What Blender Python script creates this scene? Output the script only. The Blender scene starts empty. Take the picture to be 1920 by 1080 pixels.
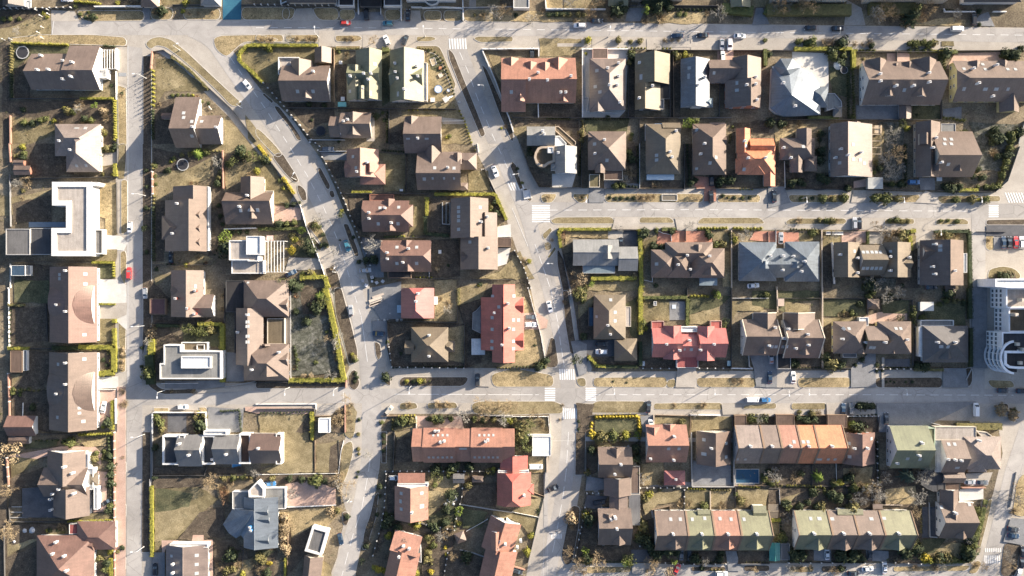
import bpy, math, random
from mathutils import Vector, Matrix
R = math.radians
rnd = random.Random(7)
scene = bpy.context.scene
COL = scene.collection

# ------------------------------------------------------------------ survey frame
S = 0.205            # metres of ground per pixel of the survey grid
HC = 360.0           # flying height
OX = OY = 0.0
SC = 1.0
def T(c, r):                     # sheet (c, r) of the survey, four units to the pixel
    global OX, OY, SC
    OX, OY, SC = 480.0*c, 270.0*r, 4.0
def FULL():
    global OX, OY, SC
    OX, OY, SC = 0.0, 0.0, 1.0
def W(x, y, z=0.0):              # survey reading -> metres, corrected for height
    k = S*(HC-z)/HC
    return ((OX+x/SC-960)*k, (540-OY-y/SC)*k)
def L(d): return d/SC*S          # survey length -> metres

# ------------------------------------------------------------------ materials
MATS = {}
def new_mat(name):
    m = bpy.data.materials.new(name); m.use_nodes = True
    nt = m.node_tree
    b = nt.nodes['Principled BSDF']
    return m, nt, b
def node(nt, t, **kw):
    n = nt.nodes.new(t)
    for k, v in kw.items():
        if k in ('operation', 'blend_type', 'data_type', 'feature', 'noise_dimensions', 'wave_type', 'bands_direction', 'distance', 'wave_profile'):
            setattr(n, k, v)
        else:
            n.inputs[k].default_value = v
    return n
def c4(c): return (c[0], c[1], c[2], 1)
def ramp(nt, src, stops):
    r = nt.nodes.new('ShaderNodeValToRGB')
    e = r.color_ramp.elements
    e[0].position, e[0].color = stops[0][0], c4(stops[0][1])
    e[1].position, e[1].color = stops[1][0], c4(stops[1][1])
    for p, c in stops[2:]:
        k = e.new(p); k.color = c4(c)
    nt.links.new(src, r.inputs['Fac'])
    return r
def mixc(nt, fac, a, b, blend='MIX'):
    m = nt.nodes.new('ShaderNodeMix'); m.data_type = 'RGBA'; m.blend_type = blend
    for s, v in ((0, fac), (6, a), (7, b)):
        if isinstance(v, (int, float)): m.inputs[s].default_value = v
        elif isinstance(v, tuple): m.inputs[s].default_value = c4(v)
        else: nt.links.new(v, m.inputs[s])
    return m.outputs[2]
def noise_mat(name, stops, scale=.5, detail=6, rough=.95, fine=None, fine_amt=.35, bump=0.0, objrand=0.0, big=None, big_amt=.35, warp=0):
    """natural ground / plaster: a noise ramp, a finer mottling and a broad tint"""
    if name in MATS: return MATS[name]
    m, nt, b = new_mat(name)
    tc = nt.nodes.new('ShaderNodeTexCoord'); P = nt.nodes.new('ShaderNodeNewGeometry').outputs['Position']
    if objrand: P = tc.outputs['Object']
    n = node(nt, 'ShaderNodeTexNoise', Scale=scale, Detail=detail, Roughness=.65, Distortion=warp)
    nt.links.new(P, n.inputs['Vector'])
    col = ramp(nt, n.outputs['Fac'], stops).outputs['Color']
    if big:
        g = node(nt, 'ShaderNodeTexNoise', Scale=big, Detail=3); nt.links.new(P, g.inputs['Vector'])
        r2 = ramp(nt, g.outputs['Fac'], [(.35, (1-big_amt,)*3), (.65, (1+big_amt*.4,)*3)])
        col = mixc(nt, 1.0, col, r2.outputs['Color'], 'MULTIPLY')
    if fine:
        f = node(nt, 'ShaderNodeTexNoise', Scale=fine, Detail=3, Roughness=.7); nt.links.new(P, f.inputs['Vector'])
        r3 = ramp(nt, f.outputs['Fac'], [(.3, (1-fine_amt,)*3), (.7, (1+fine_amt,)*3)])
        col = mixc(nt, 1.0, col, r3.outputs['Color'], 'MULTIPLY')
    nt.links.new(col, b.inputs['Base Color'])
    b.inputs['Roughness'].default_value = rough
    b.inputs['Specular IOR Level'].default_value = .25
    if bump:
        bp = node(nt, 'ShaderNodeBump', Strength=bump, Distance=.12)
        f2 = node(nt, 'ShaderNodeTexNoise', Scale=fine or scale*6, Detail=4); nt.links.new(P, f2.inputs['Vector'])
        nt.links.new(f2.outputs['Fac'], bp.inputs['Height']); nt.links.new(bp.outputs['Normal'], b.inputs['Normal'])
    MATS[name] = m
    return m
def plain(name, c, rough=.6, metal=0.0, spec=.5, var=.12, scale=1.5):
    if name in MATS: return MATS[name]
    m, nt, b = new_mat(name)
    P = nt.nodes.new('ShaderNodeNewGeometry').outputs['Position']
    n = node(nt, 'ShaderNodeTexNoise', Scale=scale, Detail=5, Roughness=.7); nt.links.new(P, n.inputs['Vector'])
    lo = tuple(x*(1-var) for x in c); hi = tuple(min(1, x*(1+var)) for x in c)
    nt.links.new(ramp(nt, n.outputs['Fac'], [(.3, lo), (.7, hi)]).outputs['Color'], b.inputs['Base Color'])
    b.inputs['Roughness'].default_value = rough; b.inputs['Metallic'].default_value = metal
    b.inputs['Specular IOR Level'].default_value = spec
    MATS[name] = m
    return m
def mul(c, k): return tuple(min(.95, x*k) for x in c)

ROOFC = dict(
    brown=(.36,.255,.20), pinkbrown=(.44,.325,.265), pink=(.50,.385,.325), redbrown=(.37,.21,.165), red=(.56,.14,.105),
    pinkred=(.53,.17,.145), orange=(.64,.225,.105), terra=(.48,.235,.165), dark=(.10,.095,.095), slate=(.145,.145,.15), blue=(.115,.16,.21),
    bluelite=(.28,.33,.37), green=(.38,.39,.23), tan=(.44,.35,.235), olive=(.36,.31,.18), grey=(.30,.29,.28), palegrey=(.46,.455,.43),
    white=(.62,.62,.60), paletan=(.44,.39,.34), crimson=(.36,.12,.11), black=(.05,.052,.058), choc=(.25,.165,.13),
    pinkpale=(.53,.43,.38), glassy=(.25,.32,.36), purple=(.20,.12,.115), zinc=(.235,.27,.305), teal=(.06,.27,.22), navy=(.06,.10,.15))
GLOSS=dict(zinc=.85,red=.72,orange=.85,terra=.62,redbrown=.55,pinkred=.72,crimson=.85,white=1,paletan=.9,teal=1,navy=1,black=1,dark=.6,purple=.9,glassy=.8,choc=.55,palegrey=.6,bluelite=.45,pink=.42,pinkpale=.55,blue=.6,grey=.6,slate=.7,brown=.45,pinkbrown=.42,green=.58,tan=.42,olive=.5)
def roof_mat(colour, kind='tile'):
    name = 'roof_' + kind + '_' + colour
    if name in MATS: return MATS[name]
    gl = GLOSS.get(colour, .5)*(.8 if colour not in ('white','paletan','orange','red','crimson','pinkred','terra') else 1); c = mul(ROOFC[colour], gl)
    m, nt, b = new_mat(name)
    uv = nt.nodes.new('ShaderNodeUVMap').outputs['UV']
    P = nt.nodes.new('ShaderNodeNewGeometry').outputs['Position']
    big = node(nt, 'ShaderNodeTexNoise', Scale=.22, Detail=5, Roughness=.65); nt.links.new(P, big.inputs['Vector'])
    col = ramp(nt, big.outputs['Fac'], [(.26, mul(c, .72)), (.5, c), (.76, mul(c, 1.2))]).outputs['Color']
    fin = node(nt, 'ShaderNodeTexNoise', Scale=2.6, Detail=4, Roughness=.75); nt.links.new(P, fin.inputs['Vector'])
    col = mixc(nt, 1.0, col, ramp(nt, fin.outputs['Fac'], [(.3, (.82,)*3), (.7, (1.14,)*3)]).outputs['Color'], 'MULTIPLY')
    # streaks running down the slope
    mp = nt.nodes.new('ShaderNodeMapping'); mp.inputs['Scale'].default_value = (1.4, .12, 1)
    nt.links.new(uv, mp.inputs['Vector'])
    st = node(nt, 'ShaderNodeTexNoise', Scale=1.0, Detail=4, Roughness=.7); nt.links.new(mp.outputs['Vector'], st.inputs['Vector'])
    col = mixc(nt, .5, col, ramp(nt, st.outputs['Fac'], [(.32, (.62,)*3), (.62, (1.12,)*3)]).outputs['Color'], 'MULTIPLY')
    bp = node(nt, 'ShaderNodeBump', Strength=.2, Distance=.04)
    if kind == 'tile':
        br = nt.nodes.new('ShaderNodeTexBrick')
        br.inputs['Scale'].default_value = 1.0; br.inputs['Brick Width'].default_value = .62; br.inputs['Row Height'].default_value = .55
        br.inputs['Mortar Size'].default_value = .05; br.inputs['Mortar Smooth'].default_value = .4
        br.inputs['Color1'].default_value = (1.1,1.1,1.1,1); br.inputs['Color2'].default_value = (.86,.86,.86,1); br.inputs['Mortar'].default_value = (.62,.62,.62,1)
        nt.links.new(uv, br.inputs['Vector'])
        col = mixc(nt, .7, col, br.outputs['Color'], 'MULTIPLY')
        nt.links.new(br.outputs['Fac'], bp.inputs['Height']); bp.invert = True
        b.inputs['Roughness'].default_value = .52; b.inputs['Specular IOR Level'].default_value = 1.0; b.inputs['Specular Tint'].default_value = (1,.9,.82,1)
    elif kind == 'seam':
        sp = nt.nodes.new('ShaderNodeSeparateXYZ'); nt.links.new(uv, sp.inputs[0])
        a = node(nt, 'ShaderNodeMath', operation='MULTIPLY'); a.inputs[1].default_value = 1/.62; nt.links.new(sp.outputs[0], a.inputs[0])
        f = node(nt, 'ShaderNodeMath', operation='FRACT'); nt.links.new(a.outputs[0], f.inputs[0])
        r = ramp(nt, f.outputs[0], [(.0, (1.15,)*3), (.14, (.72,)*3), (.24, (1,)*3)])
        col = mixc(nt, .6, col, r.outputs['Color'], 'MULTIPLY')
        nt.links.new(r.outputs['Color'], bp.inputs['Height'])
        b.inputs['Roughness'].default_value = .46; b.inputs['Specular IOR Level'].default_value = .8
    if colour == 'zinc': b.inputs['Metallic'].default_value = .4; b.inputs['Roughness'].default_value = .45
    if kind == 'flat':
        nt.links.new(fin.outputs['Fac'], bp.inputs['Height'])
        b.inputs['Roughness'].default_value = .9; b.inputs['Specular IOR Level'].default_value = .12
    nt.links.new(col, b.inputs['Base Color']); nt.links.new(bp.outputs['Normal'], b.inputs['Normal'])
    MATS[name] = m
    return m
WALLC = dict(cream=(.55,.49,.40), white=(.66,.65,.62), grey=(.42,.41,.40), yellow=(.56,.50,.27), brick=(.36,.17,.12), brown=(.24,.17,.12), tan=(.45,.36,.27), green=(.33,.40,.30), dark=(.09,.09,.09), concrete=(.38,.37,.35), pink=(.52,.36,.30), blue=(.15,.22,.3), bright=(.84,.84,.84))
def wall_mat(c): return noise_mat('wall_'+c, [(.25, mul(WALLC[c], .82)), (.75, mul(WALLC[c], 1.06))], .6, fine=5, fine_amt=.1, rough=.9)

# ------------------------------------------------------------------ mesh builder
class MB:
    def __init__(s): s.v=[]; s.f=[]; s.uv=[]; s.mi=[]; s.m=0
    def face(s, pts, uv=None):
        i=len(s.v); s.v += [tuple(p) for p in pts]; s.f.append(tuple(range(i, i+len(pts))))
        s.uv.append(uv or [(0.0,0.0)]*len(pts)); s.mi.append(s.m)
    def box(s, x0,y0,z0,x1,y1,z1, rot=0.0, cx=None, cy=None, bottom=False):
        cx = (x0+x1)/2 if cx is None else cx; cy=(y0+y1)/2 if cy is None else cy
        ca,sa=math.cos(rot),math.sin(rot)
        def q(x,y,z): dx,dy=x-cx,y-cy; return (cx+dx*ca-dy*sa, cy+dx*sa+dy*ca, z)
        a=[q(x0,y0,z0),q(x1,y0,z0),q(x1,y1,z0),q(x0,y1,z0),q(x0,y0,z1),q(x1,y0,z1),q(x1,y1,z1),q(x0,y1,z1)]
        for k in ((4,5,6,7),(0,1,5,4),(1,2,6,5),(2,3,7,6),(3,0,4,7)) + (((3,2,1,0),) if bottom else ()):
            s.face([a[i] for i in k], [(a[k[0]][0],a[k[0]][1]),(a[k[1]][0],a[k[1]][1]),(a[k[2]][0],a[k[2]][1]),(a[k[3]][0],a[k[3]][1])])
    def prism(s, pts, z0, z1, top=True, bottom=False):      # pts counter-clockwise in plan
        a=sum(pts[i][0]*pts[(i+1)%len(pts)][1]-pts[(i+1)%len(pts)][0]*pts[i][1] for i in range(len(pts)))
        if a<0: pts=pts[::-1]
        n=len(pts)
        for i in range(n):
            p,q=pts[i],pts[(i+1)%n]
            s.face([(p[0],p[1],z0),(q[0],q[1],z0),(q[0],q[1],z1),(p[0],p[1],z1)])
        if top: s.face([(p[0],p[1],z1) for p in pts], [(p[0],p[1]) for p in pts])
        if bottom: s.face([(p[0],p[1],z0) for p in pts[::-1]])
    def tube(s, p, q, r0, r1=None, n=6, cap=True):
        p,q=Vector(p),Vector(q); r1=r0 if r1 is None else r1
        d=(q-p).normalized(); a=d.orthogonal().normalized(); b=d.cross(a)
        A=[p+(a*math.cos(6.2832*i/n)+b*math.sin(6.2832*i/n))*r0 for i in range(n)]
        B=[q+(a*math.cos(6.2832*i/n)+b*math.sin(6.2832*i/n))*r1 for i in range(n)]
        for i in range(n): s.face([A[i],A[(i+1)%n],B[(i+1)%n],B[i]])
        if cap: s.face(B)
    def solid(s, faces, t):          # thin roof shell: top faces, undersides, edge fascia
        cnt={}
        for f in faces:
            n=(Vector(f[1])-Vector(f[0])).cross(Vector(f[2])-Vector(f[0]))
            if n.z<0: f.reverse(); n=-n
            n.normalize()
            h=Vector((-n.y,n.x,0)); h=h.normalized() if h.length>1e-4 else Vector((1,0,0)); g=n.cross(h)
            s.face(f,[(Vector(p).dot(h),Vector(p).dot(g)) for p in f])
            s.face([(p[0],p[1],p[2]-t) for p in f[::-1]])
            k=[tuple(round(c,3) for c in p) for p in f]
            for i in range(len(f)):
                e=(k[i],k[(i+1)%len(f)]); cnt[e]=cnt.get(e,0)+1
        for (a,b) in list(cnt):
            if (b,a) not in cnt:
                s.face([a,(a[0],a[1],a[2]-t),(b[0],b[1],b[2]-t),b])
    def mesh(s, name, mats):
        me=bpy.data.meshes.new(name); me.from_pydata(s.v,[],s.f)
        me.uv_layers.new(name='UVMap')
        flat=[c for u in s.uv for p in u for c in p]
        me.uv_layers[0].data.foreach_set('uv', flat)
        for m in (mats if isinstance(mats,(list,tuple)) else [mats]): me.materials.append(m)
        me.polygons.foreach_set('material_index', s.mi)
        me.update()
        return me
    def build(s, name, mats, parent=None, loc=None):
        if not s.f: return None
        o=bpy.data.objects.new(name, s.mesh(name, mats)); COL.objects.link(o)
        if parent is not None: o.parent=parent
        if loc is not None: o.location=loc
        return o
def tag(o, label, cat, group=None):
    o['label']=label; o['category']=cat
    if group: o['group']=group
    return o
def empty(name, x, y, z=0.0):
    o=bpy.data.objects.new(name, None); COL.objects.link(o); o.location=(x,y,z); o.empty_display_size=1
    return o
def rel(o, parent):       # parent an object built in world coordinates under an empty without moving it
    o.parent=parent; o.location = Vector(o.location)-Vector(parent.location)
    return o
def inpoly(x, y, p):
    r=False; j=len(p)-1
    for i in range(len(p)):
        if (p[i][1]>y)!=(p[j][1]>y) and x<(p[j][0]-p[i][0])*(y-p[i][1])/(p[j][1]-p[i][1])+p[i][0]: r=not r
        j=i
    return r
def nums(s): return [float(t) for t in s.split()]
def pts(s, z=0.0):
    a=nums(s); return [W(a[i],a[i+1],z) for i in range(0,len(a)-1,2)]
def smooth(p, closed=False, it=2):
    for _ in range(it):
        q=[]; n=len(p)
        if not closed: q.append(p[0])
        for i in range(n if closed else n-1):
            a,b=p[i],p[(i+1)%n]
            q += [(a[0]*.75+b[0]*.25,a[1]*.75+b[1]*.25),(a[0]*.25+b[0]*.75,a[1]*.25+b[1]*.75)]
        if not closed: q.append(p[-1])
        p=q
    return p
def rough_edge(p, step=2.0, amp=.25):
    q=[]; n=len(p)
    for i in range(n):
        a,b=p[i],p[(i+1)%n]; d=math.hypot(b[0]-a[0],b[1]-a[1]); k=max(1,int(d/step))
        for j in range(k):
            t=j/k; jx=rnd.uniform(-amp,amp) if j else 0; jy=rnd.uniform(-amp,amp) if j else 0
            q.append((a[0]+(b[0]-a[0])*t+jx, a[1]+(b[1]-a[1])*t+jy))
    return q

# ------------------------------------------------------------------ ground sheets
NOPLANT=[]       # paved polygons: nothing is scattered there
zc={'pave':.010,'road':.040,'verge':.09,'patch':.05}
zs={'pave':.004,'road':.003,'verge':.001,'patch':.0015}
def sheet(name, p, mat, layer, kerb=0.0, veg=False):
    z=zc[layer]; zc[layer]+=zs[layer]
    m=MB()
    if kerb: m.prism(p, 0, z+kerb)
    else: m.face([(x,y,z) for x,y in (p if sum(p[i][0]*p[(i+1)%len(p)][1]-p[(i+1)%len(p)][0]*p[i][1] for i in range(len(p)))>0 else p[::-1])])
    o=m.build(name, mat); o['kind']='structure'
    xs=[a for a,b in p]; ys=[b for a,b in p]
    if not veg: NOPLANT.append((min(xs),min(ys),max(xs),max(ys),p))
    return o
# ------------------------------------------------------------------ houses
ROOFT=.22; INSET=.45
class Block:
    """one wing: local u runs along the ridge, v across it"""
    def __init__(s, tok, i):
        k=tok[0]; a=[float(t) for t in tok[1:]]
        s.k=k; s.jit=.017*i
        x0,y0,x1,y1=a[:4]
        flat = k in ('fl','fp','pf')
        s.e=(a[4] if len(a)>4 else (3.2 if not flat else 3.0))+s.jit
        p=a[5] if len(a)>5 else 40.0
        if p>=30: p+=6.5
        s.m=a[6] if len(a)>6 else .5
        s.rot=R(a[7]) if len(a)>7 else 0.0
        p0=W(x0,y1,s.e); p1=W(x1,y0,s.e)
        s.cx,s.cy=(p0[0]+p1[0])/2,(p0[1]+p1[1])/2
        w,d=p1[0]-p0[0],p1[1]-p0[1]
        s.w,s.d=w,d
        if k[-1]=='y' or k in ('sw','se'): s.a,s.b=d/2,w/2; s.dir=s.rot+math.pi/2
        else: s.a,s.b=w/2,d/2; s.dir=s.rot
        # v=+1 side: for an x ridge that is up the sheet, for a y ridge it is towards -x
        mm=s.m
        if s.k[-1]=='y': s.vr=s.b*(1-2*mm)       # m counts from the west edge
        else: s.vr=s.b*(1-2*mm)                  # m counts from the top edge
        half=min(s.b+s.vr,s.b-s.vr) if mm!=.5 else s.b
        s.rise=(s.b*math.tan(R(p))) if not flat else 0.0
        if mm!=.5 and not flat and not s.rot:      # m is where the ridge is seen: allow for its height
            zr=s.e+s.rise; s.vr=(W(0,y0+(y1-y0)*mm,zr)[1]-s.cy) if k[-1]!='y' else -(W(x0+(x1-x0)*mm,0,zr)[0]-s.cx)
            s.vr=max(-s.b*.8,min(s.b*.8,s.vr))
        s.hip=0.0
        if k[0]=='h': s.hip=min(s.b*1.0, s.a*.999)
        if k[0]=='j': s.hip=s.b*.45
        s.z1=s.e+s.rise
        s.flat=flat
    def world(s,u,v,z): c,t=math.cos(s.dir),math.sin(s.dir); return (s.cx+u*c-v*t, s.cy+u*t+v*c, z)
    def local(s,x,y):
        c,t=math.cos(s.dir),math.sin(s.dir); dx,dy=x-s.cx,y-s.cy
        return dx*c+dy*t, -dx*t+dy*c
    def height(s,x,y):
        u,v=s.local(x,y)
        if abs(u)>s.a+.01 or abs(v)>s.b+.01: return None
        if s.flat: return s.e
        h=s.rise*min((v+s.b)/max(.01,s.b+s.vr),(s.b-v)/max(.01,s.b-s.vr))
        if s.hip: h=min(h, s.rise*(s.a-abs(u))/s.hip) if s.k[0]=='h' else min(h, s.rise*.55+s.rise*.45*(s.a-abs(u))/s.hip)
        return s.e+max(0,h)
    def roof(s, mb):
        a,b,e,z,vr,w=s.a,s.b,s.e,s.z1,s.vr,s.world
        if s.flat: return
        if s.k[0]=='g':
            F=[[w(-a,-b,e),w(a,-b,e),w(a,vr,z),w(-a,vr,z)],[w(a,b,e),w(-a,b,e),w(-a,vr,z),w(a,vr,z)]]
        elif s.k[0]=='h':
            h=s.hip
            if a-h<.05: F=[[w(-a,-b,e),w(a,-b,e),w(0,vr,z)],[w(a,-b,e),w(a,b,e),w(0,vr,z)],[w(a,b,e),w(-a,b,e),w(0,vr,z)],[w(-a,b,e),w(-a,-b,e),w(0,vr,z)]]
            else: F=[[w(-a,-b,e),w(a,-b,e),w(a-h,vr,z),w(-a+h,vr,z)],[w(a,-b,e),w(a,b,e),w(a-h,vr,z)],[w(a,b,e),w(-a,b,e),w(-a+h,vr,z),w(a-h,vr,z)],[w(-a,b,e),w(-a,-b,e),w(-a+h,vr,z)]]
        else:                                     # half hip
            h=s.hip; f=.55; zm=e+s.rise*f
            vl=-b+(vr+b)*f; vh=b-(b-vr)*f
            F=[[w(-a,-b,e),w(a,-b,e),w(a,vl,zm),w(a-h,vr,z),w(-a+h,vr,z),w(-a,vl,zm)],[w(a,vl,zm),w(a,vh,zm),w(a-h,vr,z)],
               [w(a,b,e),w(-a,b,e),w(-a,vh,zm),w(-a+h,vr,z),w(a-h,vr,z),w(a,vh,zm)],[w(-a,vh,zm),w(-a,vl,zm),w(-a+h,vr,z)]]
        mb.solid(F, ROOFT)
        # ridge capping
        h=0 if s.k[0]=='g' else s.hip
        if a-h>.4:
            p,q=w(-a+h,vr,z),w(a-h,vr,z); c=.13
            n=Vector((-(q[1]-p[1]),q[0]-p[0],0)).normalized()*.16
            A=[(p[0]+n.x,p[1]+n.y,z-.03),(q[0]+n.x,q[1]+n.y,z-.03),(q[0]-n.x,q[1]-n.y,z-.03),(p[0]-n.x,p[1]-n.y,z-.03)]
            mb.face([A[3],A[2],(q[0],q[1],z+c),(p[0],p[1],z+c)]); mb.face([A[1],A[0],(p[0],p[1],z+c),(q[0],q[1],z+c)])
    def walls(s, mb):
        i=INSET if min(s.a,s.b)>1.6 else .15
        a,b,w=s.a-i,s.b-i,s.world
        if s.flat: return
        lo=s.e+s.rise*min(1,i/max(.05,s.b+s.vr))-ROOFT*1.35; hi=s.e+s.rise*min(1,i/max(.05,s.b-s.vr))-ROOFT*1.35
        if s.k[0]=='h':
            z=min(lo,hi, s.e+s.rise*i/s.hip-ROOFT*1.35)
            P=[w(-a,-b,0),w(a,-b,0),w(a,b,0),w(-a,b,0)]
            mb.prism([(p[0],p[1]) for p in P],0,z,top=False); return
        zr=s.z1-ROOFT*1.5
        for u in (-a,a):
            if s.k[0]=='g': f=[w(u,-b,0),w(u,b,0),w(u,b,hi),w(u,s.vr,zr),w(u,-b,lo)]
            else:
                zm=s.e+s.rise*.5-ROOFT*1.5; f=[w(u,-b,0),w(u,b,0),w(u,b,hi),w(u,b-(b-s.vr)*.48,zm),w(u,-b+(s.vr+b)*.48,zm),w(u,-b,lo)]
            mb.face(f if u>0 else f[::-1])
        mb.face([w(-a,-b,0),w(a,-b,0),w(a,-b,lo),w(-a,-b,lo)]); mb.face([w(a,b,0),w(-a,b,0),w(-a,b,hi),w(a,b,hi)])

WIN_ME={}
def window_mesh(w,h):
    k=(round(w,1),round(h,1))
    if k in WIN_ME: return WIN_ME[k]
    m=MB(); f=.09
    m.box(-w/2,-.05,0,w/2,.04,f); m.box(-w/2,-.05,h-f,w/2,.04,h); m.box(-w/2,-.05,f,-w/2+f,.04,h-f); m.box(w/2-f,-.05,f,w/2,.04,h-f); m.box(-.03,-.045,f,.03,.03,h-f)
    m.m=1; m.face([(-w/2+f,-.01,f),(w/2-f,-.01,f),(w/2-f,-.01,h-f),(-w/2+f,-.01,h-f)])
    WIN_ME[k]=m.mesh('window',[plain('window_frame_paint',(.7,.7,.68),.5),glass_mat()])
    return WIN_ME[k]
def glass_mat():
    if 'window_glass' in MATS: return MATS['window_glass']
    m,nt,b=new_mat('window_glass'); b.inputs['Base Color'].default_value=(.05,.07,.09,1); b.inputs['Roughness'].default_value=.08; b.inputs['Specular IOR Level'].default_value=.8
    MATS['window_glass']=m; return m
def rooflight_mat():
    if 'rooflight_glass' in MATS: return MATS['rooflight_glass']
    m,nt,b=new_mat('rooflight_glass'); b.inputs['Base Color'].default_value=(.36,.38,.38,1); b.inputs['Roughness'].default_value=.25; b.inputs['Specular IOR Level'].default_value=.6
    MATS['rooflight_glass']=m; return m

HOUSES=[]       # (key, cx, cy, radius) for describing neighbours
FOOT=[]         # footprints: (block or polygon)
def top_at(blocks, x, y, default=None):
    z=None
    for b in blocks:
        h=b.height(x,y)
        if h is not None and (z is None or h>z): z=h
    return default if z is None else z
def on_roof(blocks, x, y):
    z=4.0
    for _ in range(4):
        wx,wy=W(x,y,z); z=top_at(blocks,wx,wy,z)
    wx,wy=W(x,y,z)
    return wx,wy,z
def slope_at(blocks,x,y):
    e=.12; z=top_at(blocks,x,y)
    if z is None: return 0,0
    zx=top_at(blocks,x+e,y,z); zx2=top_at(blocks,x-e,y,z); zy=top_at(blocks,x,y+e,z); zy2=top_at(blocks,x,y-e,z)
    return (zx-zx2)/(2*e),(zy-zy2)/(2*e)

class Poly:
    """flat-roofed wing on a traced plan"""
    flat=True; k='pf'
    def __init__(s, p, e): s.p=p; s.e=e; s.z1=e; s.cx=sum(q[0] for q in p)/len(p); s.cy=sum(q[1] for q in p)/len(p)
    def height(s,x,y): return s.e if inpoly(x,y,s.p) else None
class Fan:
    """faceted roof: a traced eave line drawn up to one point"""
    flat=True; k='x'
    def __init__(s, t):
        hd,co=t.split(':'); s.e,s.rise,ax,ay=nums(hd); a=nums(co)
        s.p=[W(a[i],a[i+1],s.e) for i in range(0,len(a),2)]; s.a=W(ax,ay,s.e+s.rise); s.cx,s.cy=s.a
        if sum(s.p[i-1][0]*s.p[i][1]-s.p[i][0]*s.p[i-1][1] for i in range(len(s.p)))<0: s.p.reverse()
    def height(s,x,y):
        for i in range(len(s.p)):
            (x1,y1),(x2,y2),(x3,y3)=s.p[i-1],s.p[i],s.a; d=(y2-y3)*(x1-x3)+(x3-x2)*(y1-y3)
            if abs(d)<1e-6: continue
            u=((y2-y3)*(x-x3)+(x3-x2)*(y-y3))/d; v=((y3-y1)*(x-x3)+(x1-x3)*(y-y3))/d
            if u>=0 and v>=0 and u+v<=1: return s.e+s.rise*(1-u-v)
    def roof(s,m): m.solid([[(*s.p[i-1],s.e),(*s.p[i],s.e),(*s.a,s.e+s.rise)] for i in range(len(s.p))],ROOFT)
    def walls(s,m): m.prism(inset_poly(s.p,.4)[1],0,s.e-.02,False)
def inset_poly(p, d):
    a=sum(p[i][0]*p[(i+1)%len(p)][1]-p[(i+1)%len(p)][0]*p[i][1] for i in range(len(p)))
    if a<0: p=p[::-1]
    n=len(p); out=[]
    for i in range(n):
        a,b,c=Vector(p[i-1]),Vector(p[i]),Vector(p[(i+1)%n])
        d1=(b-a).normalized(); d2=(c-b).normalized()
        n1=Vector((-d1.y,d1.x)); n2=Vector((-d2.y,d2.x))
        k=1+n1.dot(n2); q=b+(n1+n2)*(d/max(.25,k)); out.append((q.x,q.y))
    return p,out
def flat_part(bl_p, e, root, wallm, deckm, par=.35, up=.45, name='flat_roof'):
    p,q=inset_poly(bl_p, par)
    m=MB(); n=len(p)
    for i in range(n):
        a,b,c,d=p[i],p[(i+1)%n],q[(i+1)%n],q[i]
        m.face([(a[0],a[1],0),(b[0],b[1],0),(b[0],b[1],e+up),(a[0],a[1],e+up)])
        m.face([(a[0],a[1],e+up),(b[0],b[1],e+up),(c[0],c[1],e+up),(d[0],d[1],e+up)])
        m.face([(d[0],d[1],e+up),(c[0],c[1],e+up),(c[0],c[1],e-.05),(d[0],d[1],e-.05)])
    rel(m.build('wall', wallm), root)
    m=MB(); m.face([(x,y,e) for x,y in q],[(x,y) for x,y in q])
    return rel(m.build(name, deckm), root)

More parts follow.
